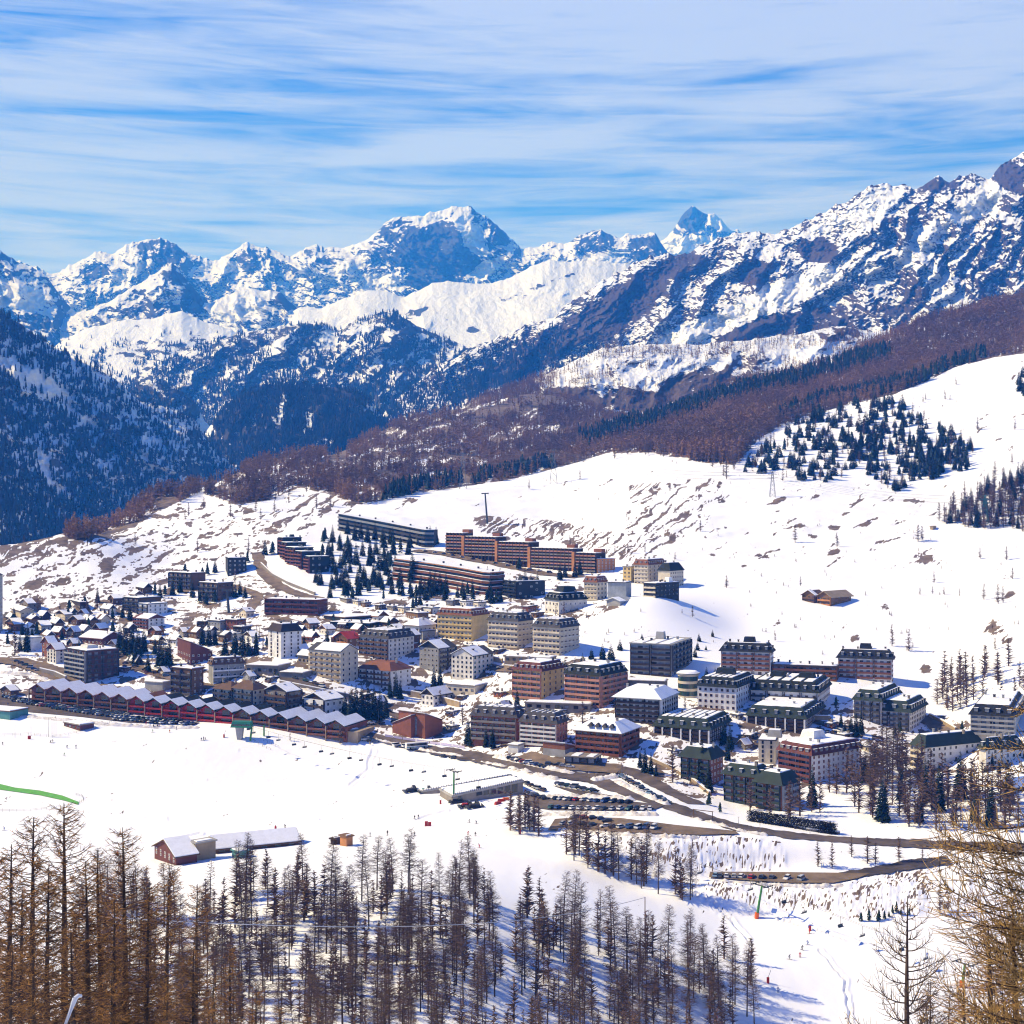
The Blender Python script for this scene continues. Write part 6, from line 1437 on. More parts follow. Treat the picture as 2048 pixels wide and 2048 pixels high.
# --- restaurant hut on the piste edge, lower left
B('red brown gabled ski hut with thick snow roof at the edge of the lower wood', 309,352,394,1731,1714,54,2,'maroon',WN(4.5,1.1,1.3,'white'),NO,GB('brown',4.2,1,'maroon',0,k='gablex'), name='ski_hut', cat='hut')
B('plain grey shaft building between the ski hut and its long snow roof', 380,392,409,1722,1688,50,0,'tan',NO,NO,FL('concrete',0.5,0,pieces=1), name='shaft_building', cat='building', Wd=8)
B('long low ski restaurant under one thick white snow roof, right of the red brown hut', 408,430,597,1708,1698,66,1,'brown',NO,WN(5,2,1.2,'teal'),GB('brown',3.2,1,'brown',0,k='gablex',ov=1.0), name='ski_restaurant', cat='building', Ld=13)
B('small green kiosk with white snow cap in front of the long restaurant', 464,478,498,1717,1706,50,0,'teal',NO,NO,FL('teal',1,0), name='kiosk', cat='kiosk')
B('small bright wooden hut at the top of the lower wood', 680,693,705,1693,1675,45,0,'orange',NO,NO,FL('wood',0.2,0,pieces=1), name='hut', cat='hut')
B('small dark shed left of the bright wooden hut', 661,668,680,1690,1680,45,0,'darkwood',NO,NO,FL('darkwood',0.4,0,pieces=1), name='shed', cat='shed')
B('small red timber bar with white roof at the left edge of the piste', 128,160,188,1462,1451,40,1,'maroon',WN(4,2.0,1.2,'brown'),NO,FL('stone',1,0), name='bar_hut', cat='hut')
B('green pavilion with brown roof edge cut by the left picture edge', -40,20,38,1440,1424,24,0,'teal',NO,NO,FL('brown',1,0), name='pavilion', cat='pavilion', Wd=14)
B('small dark roofed cabin at the left end of the arcade', 2,22,38,1394,1382,40,1,'brown',WN(4,1.6,1.3,'white'),NO,GB('slate',2.4,0.9,'brown',0,k='gablex'), name='cabin', cat='house')
B('low white concrete shelter right of the angled block', 290,325,344,1384,1366,26,0,'concrete',NO,NO,FL('concrete',1,0), name='shelter', cat='shelter', Wd=8)
B('grey and brown ticket pavilion on posts at the right end of the arcade', 664,695,716,1480,1462,40,0,'tan',NO,NO,FL('steel',1,0), name='ticket_pavilion', cat='pavilion')
# lift maintenance hall: two long white roof slabs stepping down over a dark open front
def hall_slab(label, q, hp):
    """q: near left, near right, far right, far left pixels of the ground; hp: roof height there in pixels"""
    P = [hit(x, y, 300) for x, y in q]
    o = P[0].copy(); root = empty('lift_hall', o); tag(root, label, 'hall')
    top = [(p.x - o.x, p.y - o.y, p.z - o.z + h * p.y / F) for p, h in zip(P, hp)]
    def slab(k0, k1, grow, nm, m, par):
        c = [sum(t[i] for t in top) / 4 for i in range(2)]
        g = [(c[0] + (t[0] - c[0]) * grow, c[1] + (t[1] - c[1]) * grow, t[2]) for t in top]
        mb = MB(); mb.v = [(x, y, (z + k0) if k0 > -5 else -9) for x, y, z in g] + [(x, y, z + k1) for x, y, z in g]
        for f_ in ((0,3,2,1),(4,5,6,7),(0,1,5,4),(1,2,6,5),(2,3,7,6),(3,0,4,7)): mb.f.append(f_); mb.m.append(0)
        return mb.build(nm, m, par)
    slab(-9, -.5, 1, 'wall', W('stone'), root)
    ro = slab(-.497, .25, 1.03, 'roof', W('concrete'), root)
    slab(.253, .75, .98, 'roof_snow', M_snow, ro)
    a, b = Vector(top[0]), Vector(top[1]); d = b - a; nrm = Vector((d.y, -d.x, 0)).normalized()
    for k in range(6):
        t = .38 + .1 * k; p = a + d * t; w = d * .042; hh = .72 * hp[1] * t * P[0].y / F
        if hh < 1.6: continue
        mb = MB(); mb.prism([p - w + nrm * .03 - Vector((0, 0, hh + .7)), p + w + nrm * .03 - Vector((0, 0, hh + .7)), p + w + nrm * .03 - Vector((0, 0, .8)), p - w + nrm * .03 - Vector((0, 0, .8))], tuple(-nrm * .06)); mb.build('door', M_glass, root)
    for k in range(34):
        p = a + d * ((k + .5) / 34) + nrm * .2; mb = MB(); mb.box(p.x - .1, p.x + .1, p.y - .1, p.y + .1, p.z + .2, p.z + 1.2); mb.build('snow_guard', W('slate'), ro)
hall_slab('lower dark fronted lift hall slab with white roof beside the green lift pylon', [(905,1608),(1046,1588),(1022,1574),(880,1592)], [16, 27, 20, 14])
hall_slab('upper long white roof slab of the lift hall set into the snow', [(845,1588),(1018,1570),(1000,1556),(824,1578)], [5, 18, 8, 3])
# --- small houses of the old village
pal = ['brown', 'offwhite', 'wood', 'cream', 'stone', 'darkwood', 'grey', 'redbrown', 'white']
def chalet(px, yb, wpx, wall, label, roofm='brown', snow=1.0, flat=False, k=None, ratio=0.42, group=None):
    th = random.choice([28, 38, 48, 58]); xn = px + (random.uniform(-.16, .1)) * wpx
    hpx = wpx * ratio * random.uniform(.8, 1.1)
    D = hit(xn, yb, 300).y; fl = max(1, int(hpx * D / F / 2.8))
    w = WN(random.choice([3.0, 3.6]), 1.1, 1.2, random.choice(['white', 'brown', 'cream']))
    rf = FL('slate', 1, 2) if flat else GB(roofm, random.uniform(2.0, 3.2), snow, random.choice(['brown', 'darkwood', wall]), 1, k or random.choice(['gable', 'gablex']))
    r_ = B(label, px - wpx / 2, xn, px + wpx / 2, yb, yb - hpx, th, fl, wall, w if random.random() < .6 else BL('brown', 3.4, 1.5, 1.5, 'white', 'dark'), w, rf, cat='house', name='chalet', group=group)
    return r_
OLD = [(289,1187,30),(273,1198,26),(233,1209,30),(159,1220,36,1),(170,1236,26),(217,1230,30),(61,1225,42),(45,1241,44),(87,1241,28),(66,1251,32),(87,1262,30),(114,1259,28),(127,1241,32),(143,1236,24),(154,1251,30),(180,1254,32),(207,1251,28),(117,1275,28),(95,1281,30),(148,1275,26),(170,1271,28),(201,1270,30),(30,1262,34),(20,1244,26),(260,1267,28),(313,1273,30),(315,1290,26),(371,1275,28),(392,1278,32),(413,1257,36,1),(437,1262,42,1),(472,1259,40,1),(451,1285,32),(421,1274,28),(493,1236,30),(503,1286,30),(350,1292,30),(275,1290,32),(230,1300,26),(60,1268,26)]
for i, q in enumerate(sorted(OLD, key=lambda q: (q[0], q[1]))):
    px, yb, w = q[:3]; wl = pal[(i * 5 + 2) % len(pal)]; flat = len(q) > 3
    chalet(px, yb, w, wl, f'{dict(offwhite="off-white",redbrown="red brown",darkwood="dark timber",wood="timber").get(wl, wl)} house with {"flat" if flat else "snowy pitched"} roof in the old village, {nth(i)} from the left', 'brown' if i % 3 else 'slate', 1.0 if i % 4 else 0.6, flat, group='houses of the old village')
MIDL = [(484,1268,36,1),(466,1282,34,1),(622,1258,30),(654,1270,32),(684,1291,38),(712,1292,30),(620,1284,34),(600,1272,28),(718,1268,30),(779,1258,36),(792,1270,32),(834,1243,46,1),(868,1256,28),(845,1280,50,1),(692,1207,24,1),(715,1211,24,1),(732,1214,20,1),(761,1220,22,1),(784,1222,22,1),(806,1226,28,1),(862,1228,34,1),(760,1244,30),(590,1258,26),(640,1300,30),(820,1300,34,1),(905,1212,26,1),(935,1213,28,1),(500,1312,32,1),(880,1300,30,1),(604,1310,26),(960,1216,26,1),(1060,1226,30,1),(1075,1236,26,1),(690,1258,26),(738,1284,26)]
for i, q in enumerate(sorted(MIDL, key=lambda q: (q[0], q[1]))):
    px, yb, w = q[:3]; wl = pal[(i * 4 + 1) % len(pal)]; flat = len(q) > 3
    chalet(px, yb, w, wl, f'low {dict(offwhite="off-white",redbrown="red brown",darkwood="dark timber",wood="timber").get(wl, wl)} house with {"flat snowy" if flat else "snowy pitched"} roof in the village middle, {nth(i)} from the left', 'slate' if i % 3 else 'rust', 1.0, flat, ratio=.36, group='low houses in the village middle')

# --- stone retaining walls with snow caps, and the streets between the blocks
def retaining_wall(line, hpx, label, m='stone'):
    P = [hit(x, y, 300) for x, y in line]; h = hpx * P[0].y / F
    o = empty('retaining_wall', P[0]); tag(o, label, 'wall', 'retaining walls')
    mb = MB(); sb = MB()
    for a, b in zip(P[:-1], P[1:]):
        d = (b - a).normalized(); n_ = Vector((-d.y, d.x, 0)) * .5; a_, b_ = a - P[0], b - P[0]
        for q, z0, z1, w in ((mb, -4, h, 1.0), (sb, h + .003, h + .4, .94)):
            k = len(q.v)
            for p in (a_ - n_ * w, b_ - n_ * w, b_ + n_ * w, a_ + n_ * w): q.v.append((p.x, p.y, p.z + z0))
            for p in (a_ - n_ * w, b_ - n_ * w, b_ + n_ * w, a_ + n_ * w): q.v.append((p.x, p.y, p.z + z1))
            for f_ in ((0,3,2,1),(4,5,6,7),(0,1,5,4),(1,2,6,5),(2,3,7,6),(3,0,4,7)): q.f.append(tuple(k + x for x in f_)); q.m.append(0)
    mb.build('wall', W(m), o); sb.build('snow_cap', M_snow, o)
for ln, h, lab, m in [([(822,1392),(870,1400),(920,1414)],10,'cream stone wall left of the gabled grey block','tan'),([(560,1368),(600,1376),(650,1386),(700,1396)],7,'stone wall along the lower side of the brown street','stone'),([(1190,1450),(1232,1456)],10,'stone wall below the snowy hipped block','stone'),([(1128,1346),(1190,1350),(1250,1354)],10,'grey wall under the slope left of the concrete tower','stone'),([(1280,1512),(1310,1524),(1345,1540),(1390,1566),(1420,1590)],6,'stone wall along the road fork under the spruces','tan'),([(1560,1432),(1610,1438),(1660,1440)],8,'pale wall on the snow under the right twin hotel','tan'),([(1860,1434),(1885,1446),(1912,1462)],6,'pale wall curving beside the right side road','tan'),([(522,1130),(545,1152),(575,1168),(630,1190)],5,'stone wall along the winding road, outer side','stone'),([(300,1372),(330,1380)],12,'dark stone bank wall right of the angled block','stone'),([(80,1345),(110,1352),(132,1362)],9,'stone base wall under the red gabled houses','stone'),([(1560,1650),(1620,1662),(1680,1668)],4,'low dark wall under the hedge at the road bend','stone'),([(900,1308),(960,1316),(1005,1326)],8,'cream terrace wall below the yellow chequered hotel','tan'),([(1010,1338),(1080,1344),(1130,1340)],8,'cream terrace wall below the two banded hotels','tan')]:
    retaining_wall(ln, h, lab, m)
for ln, w, lab in [([(400,1424),(470,1436),(560,1452),(650,1464),(700,1464)],3.5,'service lane behind the long gabled arcade'),([(720,1404),(770,1424),(840,1444),(900,1466)],4,'slushy street below the little white and dark chalet'),([(880,1318),(950,1330),(1010,1340),(1130,1346)],4,'terrace street under the yellow and cream hotels'),([(1228,1400),(1290,1440),(1340,1462),(1480,1484)],3.5,'lane between the white piered blocks'),([(1500,1480),(1600,1440),(1700,1456)],3.5,'lane behind the flat roofed hotel'),([(230,1322),(320,1350),(420,1376),(500,1338)],4,'brown street through the trees beside the angled block'),([(560,1236),(660,1262),(760,1258),(860,1246)],3.5,'narrow lane among the low middle houses'),([(20,1256),(120,1268),(230,1280),(330,1300)],3,'narrow lane through the old village')]:
    strip('road', ln, w, [M_lot], lab)

ANX = [(735,1400,26,1),(760,1412,24),(905,1432,26,1),(925,1400,22,1),(1000,1395,26,1),(1010,1420,24),(1120,1432,30,1),(1150,1342,26,1),(1215,1352,28,1),(1270,1400,26,1),(1300,1420,28,1),(1350,1445,30,1),(1475,1440,24,1),(1490,1500,30),(1502,1480,26,1),(1350,1512,26,1),(1662,1458,26,1),(1690,1482,30,1),(1660,1502,26),(1735,1505,30,1),(1240,1475,26,1),(590,1395,28),(545,1365,26,1),(500,1362,28),(452,1345,26),(395,1345,28,1),(330,1352,26),(250,1345,24,1),(270,1330,26),(225,1318,26),(110,1300,24),(150,1296,28),(1090,1290,24,1),(1130,1280,22,1),(860,1300,26),(940,1300,22,1),(1000,1308,24,1),(1195,1480,24,1),(1010,1462,22,1),(905,1462,26,1),(640,1400,26),(560,1404,26,1)]
for i, q in enumerate(sorted(ANX, key=lambda q: (q[0], q[1]))):
    px, yb, w = q[:3]; wl = pal[(i * 7 + 4) % len(pal)]; flat = len(q) > 3
    chalet(px, yb, w, wl, f'{dict(offwhite="off-white",redbrown="red brown",darkwood="dark timber",wood="timber").get(wl, wl)} {"flat roofed annex" if flat else "gabled house"} squeezed between the bigger blocks, {nth(i)} from the left', 'slate' if i % 3 else 'brown', .8, flat, ratio=.34, group='annexes between the bigger blocks')
# ------------------------------------------------------------------ cars
CARC = dict(black=(0.012,0.012,0.014), dark_grey=(0.06,0.062,0.068), silver=(0.42,0.43,0.45), white=(0.72,0.72,0.72), blue=(0.03,0.07,0.22), red=(0.42,0.02,0.015), green=(0.03,0.10,0.07), pale_blue=(0.22,0.34,0.46), brown=(0.10,0.06,0.04))
def paint(c): return mat('car_paint_' + c, CARC[c], 0.3, 0.04, 1.0, 0.5)
M_tyre = mat('tyre_rubber', (0.015, 0.015, 0.016), 0.8, 0.2, 3)
M_carglass = mat('car_glass', (0.02, 0.025, 0.03), 0.08, 0.2, 1, 0.7)
M_lamp = mat('lamp_glass', (0.6, 0.58, 0.5), 0.2, 0.1, 1, 0.6)
def loft(mb, prof, hw_lo, m=0):
    """side profile (x, z, half width) swept across the width, ends rounded in a little"""
    n = len(prof)
    rows = []
    for s in (-1, -0.9, 0.9, 1):
        k = len(mb.v)
        for (x, z, hw) in prof:
            e = 1 if abs(s) < 1 else 0
            mb.v.append((x * (1 if e else 0.985), (s if abs(s) == 1 else s) * hw, z * (1.0 if e else 0.985) + (0 if e else 0.01)))
        rows.append(k)
    for a, b in zip(rows[:-1], rows[1:]):
        for i in range(n):
            j = (i + 1) % n
            mb.f.append((a + i, a + j, b + j, b + i)); mb.m.append(m)
    mb.f.append(tuple(rows[0] + n - 1 - i for i in range(n))); mb.m.append(m)
    mb.f.append(tuple(rows[-1] + i for i in range(n))); mb.m.append(m)
_bodies = {}
def car_meshes(kind, col):
    k = (kind, col)
    if k in _bodies: return _bodies[k]
    mb = MB(); g = MB()
    if kind == 'hatch':
        body = [(-2.0,.35,.82),(-2.05,.6,.84),(-1.95,.95,.84),(.75,.95,.86),(1.85,.78,.82),(2.05,.6,.8),(2.05,.35,.8)]
        roof = [(-1.85,.953,.80),(-1.35,1.45,.66),(-.3,1.50,.68),(.1,1.46,.66),(.85,.953,.80)]
    elif kind == 'wagon':
        body = [(-2.25,.35,.84),(-2.3,.65,.86),(-2.2,.98,.86),(.8,.98,.88),(2.05,.82,.84),(2.25,.6,.82),(2.25,.35,.82)]
        roof = [(-2.15,.983,.82),(-1.85,1.5,.68),(-.3,1.56,.70),(.1,1.5,.68),(.95,.983,.82)]
    else:
        body = [(-2.3,.4,.92),(-2.35,.8,.94),(-2.3,1.15,.94),(1.5,1.15,.94),(2.15,.9,.9),(2.3,.6,.88),(2.3,.4,.88)]
        roof = [(-2.25,1.153,.92),(-2.1,1.9,.82),(.6,1.95,.82),(.9,1.85,.8),(1.6,1.153,.9)]
    loft(mb, body, 0); loft(g, roof, 0)
    # roof panel in body colour
    r = MB(); xs = [p for p in roof if p[1] > 1.4]
    x0, x1 = min(p[0] for p in xs) - .03, max(p[0] for p in xs) + .05; zt = max(p[1] for p in xs)
    r.frustum([(x0, -.68), (x1, -.66), (x1, .66), (x0, .68)], [(x0 + .15, -.58), (x1 - .15, -.56), (x1 - .15, .56), (x0 + .15, .58)], zt - .06, zt + .035)
    w = MB(); n = 12
    w.tube([(0, -.11, 0), (0, .11, 0)], .32, n)
    l = MB(); l.box(-.05, .05, -.16, .16, -.07, .07)
    _bodies[k] = (mb.mesh('body', [paint(col)]), g.mesh('cabin_glass', [M_carglass]), r.mesh('roof_panel', [paint(col)]), w.mesh('wheel', [M_tyre]), l.mesh('headlight', [M_lamp]), body)
    return _bodies[k]
def car(pos, rz, kind, col, label, group):
    bm, gm_, rm, wm, lm, body = car_meshes(kind, col)
    o = empty('parked_car', pos, rz); tag(o, label, 'car', group)
    b = obj_of('body', bm, o); obj_of('cabin_glass', gm_, o); obj_of('roof_panel', rm, o)
    xb = body[0][0]; xf = body[-1][0]; hw = body[0][2]
    for x in (xb + .75, xf - .8):
        for s in (-1, 1):
            q = obj_of('wheel', wm, o); q.location = (x, s * (hw - .08), .32)
    for s in (-1, 1):
        q = obj_of('headlight', lm, o); q.location = (xf - .01, s * .55, .62)
    return o
CARKEYS = ['black','dark_grey','silver','white','blue','black','dark_grey','silver','white','pale_blue','dark_grey','green','black','brown']
def car_row(line, n, place, group, ang, seed, reds=(), lift=0.25, jit=0.25, cols=None):
    """n cars evenly along a pixel polyline; ang: heading relative to the row direction, degrees"""
    rg = random.Random(seed)
    A = np.array(line, float); t = np.linspace(0, len(A) - 1, n)
    P = [hit(np.interp(q, range(len(A)), A[:, 0]), np.interp(q, range(len(A)), A[:, 1]), 250) for q in t]
    for i in range(n):
        a, b = P[max(0, i - 1)], P[min(n - 1, i + 1)]
        d = b - a; h = math.atan2(d.y, d.x) + R(ang + rg.uniform(-4, 4)) + (math.pi if rg.random() < .3 else 0)
        col = 'red' if i in reds else (cols[i % len(cols)] if cols else rg.choice(CARKEYS))
        kind = rg.choice(['hatch', 'hatch', 'wagon', 'wagon', 'van'] if col in ('white', 'silver', 'blue') else ['hatch', 'wagon'])
        p = P[i] + Vector((rg.uniform(-jit, jit), rg.uniform(-jit, jit), lift))
        car(p, h, kind, col, f'{col.replace("_", " ")} {dict(hatch="small car", wagon="estate car", van="van")[kind]}, {nth(i)} from the left {place}', group)
car_row([(1432,1754),(1450,1755),(1475,1756),(1510,1758),(1550,1759),(1602,1762)], 10, 'in the row on the lower lot', 'cars on the lower car park', 74, 1, (5,), cols=['pale_blue','dark_grey','white','silver','white','red','black','dark_grey','white','silver'])
car_row([(1128,1650),(1150,1650),(1180,1652),(1210,1656)], 5, 'in the left front row, middle lot', 'cars on the middle car park', 70, 2, cols=['silver','white','dark_grey','black','white'])
car_row([(1226,1657),(1248,1657),(1270,1658),(1290,1658),(1307,1659)], 6, 'in the right front row, middle lot', 'cars on the middle car park', 72, 3, cols=['black','white','blue','white','blue','white'])
car_row([(1150,1638),(1176,1639),(1200,1640),(1215,1646)], 5, 'in the back row, middle lot', 'cars on the middle car park', 60, 4, (1,), cols=['dark_grey','red','black','blue','black'])
car_row([(1112,1600),(1150,1602),(1200,1605),(1258,1607)], 12, 'in the upper row, roadside lot', 'cars on the roadside car park', 78, 5, (4,))
car_row([(1104,1617),(1150,1619),(1200,1620),(1255,1620),(1300,1620)], 14, 'in the lower row, roadside lot', 'cars on the roadside car park', 78, 6, cols=['green','blue','dark_grey','white','white','white','white','dark_grey','silver','white','green','black','white','white'])
car_row([(1056,1590),(1072,1594),(1092,1600)], 6, 'beside the open end of the lift hall', 'cars beside the lift hall', 60, 7)
car_row([(1020,1556),(1045,1566),(1068,1577),(1084,1583)], 8, 'in the line above the lift hall', 'cars above the lift hall', 10, 8)
car_row([(1116,1570),(1140,1575),(1165,1580),(1190,1585)], 8, 'on the strip by the main road', 'cars along the main road', 40, 9)
car_row([(1246,1556),(1262,1566),(1280,1577),(1300,1589),(1320,1600),(1334,1607)], 14, 'on the island by the road fork', 'cars on the road fork island', 40, 10)
car_row([(1022,1519),(1038,1524),(1056,1528),(1075,1532),(1092,1536)], 9, 'in the front row, hotel forecourt', 'cars on the hotel forecourt', 60, 11, (3,))
car_row([(1100,1530),(1122,1533),(1140,1536)], 4, 'in the back row, hotel forecourt', 'cars on the hotel forecourt', 20, 12)
car_row([(710,1478),(730,1482),(750,1485)], 5, 'beside the arcade end', 'cars by the arcade end', 30, 13)
car_row([(712,1447),(732,1448),(752,1449),(790,1446)], 5, 'in front of the spruce clump', 'vans in front of the spruce clump', 10, 14, cols=['silver','white','white','black','black'])
car_row([(560,1352),(600,1360),(625,1366),(645,1375)], 5, 'along the brown street by the cream block', 'cars along the brown street', 0, 15)
car_row([(34,1324),(48,1330),(62,1338),(76,1342)], 6, 'on the street by the red gables', 'cars at the left street', 60, 16)
for r_, (ln, n) in enumerate([([(10,1395),(60,1404),(110,1412),(170,1420)], 20),([(30,1403),(100,1412),(160,1420),(210,1427),(260,1432)], 28),([(60,1409),(130,1419),(200,1428),(260,1436)], 24),([(110,1418),(170,1427),(230,1435),(300,1440),(360,1444)], 28),([(230,1440),(280,1444),(330,1448),(384,1450)], 18)]):
    car_row(ln, n, f'in arcade car park row {["A furthest", "behind middle", "middle", "before middle", "nearest the piste"][r_].replace("A ", "")}', 'cars on the crowded arcade car park', 62, 20 + r_, (3, 9) if r_ == 2 else (), 0.35, 0.6)
car_row([(885,1515),(905,1518)], 2, 'on the main road below the banded block', 'cars on the main road', 4, 30, cols=['black','black'])
for q_, (ln, n, pl) in enumerate([([(730,1408),(770,1422),(840,1441),(890,1460)], 9, 'on the slushy street below the little chalet'),([(890,1319),(950,1329),(1000,1337)], 8, 'on the terrace street under the cream hotels'),([(1020,1340),(1070,1345),(1125,1345)], 6, 'before the cream banded hotels'),([(1232,1403),(1290,1438),(1335,1459)], 7, 'on the lane between the piered blocks'),([(1510,1476),(1560,1456),(1600,1441)], 5, 'on the lane behind the flat roofed hotel'),([(250,1328),(320,1350),(400,1370)], 8, 'on the brown street through the trees'),([(410,1426),(470,1437),(540,1449)], 7, 'on the service lane behind the arcade'),([(850,1103),(930,1116),(1030,1135),(1120,1150)], 14, 'on the service road below the stepped block'),([(690,1092),(740,1098),(800,1106)], 9, 'before the curved dark block'),([(1655,1470),(1690,1462)], 4, 'beside the amber doored block'),([(505,1335),(530,1346),(550,1352)], 4, 'by the low snow roofed garage'),([(740,1260),(790,1256),(850,1248)], 6, 'on the narrow lane of the middle houses')]):
    car_row(ln, n, pl, 'cars ' + pl, [5, 70][q_ % 2], 60 + q_)
M_bank = mat('ploughed_snow', (0.84, 0.85, 0.88), 0.8, 0.0, 0.35, col2=(0.42, 0.37, 0.32), bump=.6, bscale=1.0)
def snow_bank(line, w, h, label):
    pts = []
    for (x0, y0), (x1, y1) in zip(line[:-1], line[1:]):
        k = max(1, int(math.hypot(x1 - x0, (y1 - y0) * 3) / 3)); pts += [(x0 + (x1 - x0) * i / k, y0 + (y1 - y0) * i / k) for i in range(k)]
    pts.append(line[-1])
    P = np.array([hit(a, b, 200)[:2] for a, b in pts]); n = len(P)
    for _ in range(3): P[1:-1] = (P[:-2] + 2 * P[1:-1] + P[2:]) / 4
    d = np.gradient(P, axis=0); d /= np.linalg.norm(d, axis=1)[:, None]; nr = np.stack([-d[:, 1], d[:, 0]], -1)
    hh = h * np.clip(.75 + .9 * fbm(np.arange(n) * .21, np.zeros(n) + w, 4, int(line[0][0]) % 61), .15, 2); V = []
    ks = np.linspace(-1, 1, 9)
    for i in range(n):
        e = min(1, i / 3, (n - 1 - i) / 3)
        for j, k in enumerate(ks):
            q = P[i] + nr[i] * w * k; lump = 1 + .5 * float(perlin(i * .6, j * .8, 5))
            V.append((q[0], q[1], ground_z(*q) - .15 + hh[i] * e * lump * (1 - k * k)))
    tag(obj_of('snow_bank', mesh_np('snow_bank', np.array(V), grid_quads(n, 9), [M_bank], smooth=True)), label, 'snow bank', kind='structure')
for ln, w, h, lab in [([(745,1480),(800,1491),(860,1505),(930,1515)],1.6,1.5,'ploughed snow bank along the near side of the road by the coach'),([(985,1512),(1040,1524),(1100,1538),(1150,1548)],2.2,1.6,'ploughed snow bank between the road and the hotel forecourt'),([(930,1520),(1000,1534),(1060,1546),(1120,1560)],2.0,1.4,'ploughed snow bank on the near side of the road above the lift hall'),([(1090,1592),(1150,1594),(1210,1596),(1270,1602)],3.0,1.6,'broad dirty snow bank behind the upper row of the roadside lot'),([(1228,1560),(1250,1572),(1280,1586),(1310,1600),(1340,1612)],2.4,1.6,'snow island bank beside the slanting row of cars at the fork'),([(1080,1630),(1160,1629),(1240,1630),(1320,1630)],2.5,1.6,'ploughed snow bank between the roadside lot and the middle car park'),([(1380,1634),(1430,1648),(1480,1662),(1540,1672)],1.4,1.1,'snow bank along the near side of the bending main road'),([(1110,1660),(1200,1667),(1300,1672),(1400,1676)],1.4,1.2,'snow bank at the edge of the middle car park above the rubble slope'),([(1420,1760),(1500,1768),(1600,1773),(1690,1772)],1.2,1.0,'snow bank at the edge of the lower car park'),([(30,1432),(120,1440),(220,1450),(330,1456),(400,1456)],2.2,1.5,'snow bank between the crowded car park and the piste'),([(0,1345),(60,1350),(110,1366)],2.5,1.8,'snow bank beside the left street'),([(520,1350),(575,1368),(640,1388),(700,1404)],1.4,1.2,'snow bank along the lower side of the brown street'),([(1180,1562),(1215,1556),(1240,1552)],3.0,1.8,'small snow heap island in the road junction')]:
    snow_bank(ln, w, h, lab)
# coach and two white vans beside the road
def coach(px, py, rz, label):
    p = hit(px, py, 300) + Vector((0, 0, .3)); o = empty('coach', p, rz); tag(o, label, 'coach')
    mb = MB(); mb.frustum([(-6, -1.25), (6, -1.25), (6, 1.25), (-6, 1.25)], [(-5.95, -1.15), (5.7, -1.15), (5.7, 1.15), (-5.95, 1.15)], .4, 3.3); mb.build('body', W('white'), o)
    for s in (-1, 1):
        mb = MB(); mb.box(-5.6, 5.2, s * 1.24 - .03, s * 1.24 + .03, 1.7, 2.8); mb.build('window_band', M_carglass, o)
    mb = MB(); mb.box(5.72, 5.92, -1.0, 1.0, 1.3, 2.9); mb.build('windscreen', M_carglass, o)
    mb = MB(); mb.box(-5.98, 5.9, -1.285, 1.285, .8, 1.15); mb.build('stripe', W('teal'), o)
    w = MB(); w.tube([(0, -.15, 0), (0, .15, 0)], .5, 14); wm = w.mesh('wheel', [M_tyre])
    for x in (-3.8, 3.9):
        for s in (-1, 1): q = obj_of('wheel', wm, o); q.location = (x, s * 1.15, .5)
coach(833, 1498, R(25), 'white coach with teal stripe and dark windows standing beside the road')
for i, (x, y) in enumerate([(793,1493),(812,1495)]):
    car(hit(x, y, 300) + Vector((0, 0, .25)), R(40), 'van', 'white', f'white camper van, {"left" if i == 0 else "right"} one of the pair beside the coach', 'camper vans beside the coach')
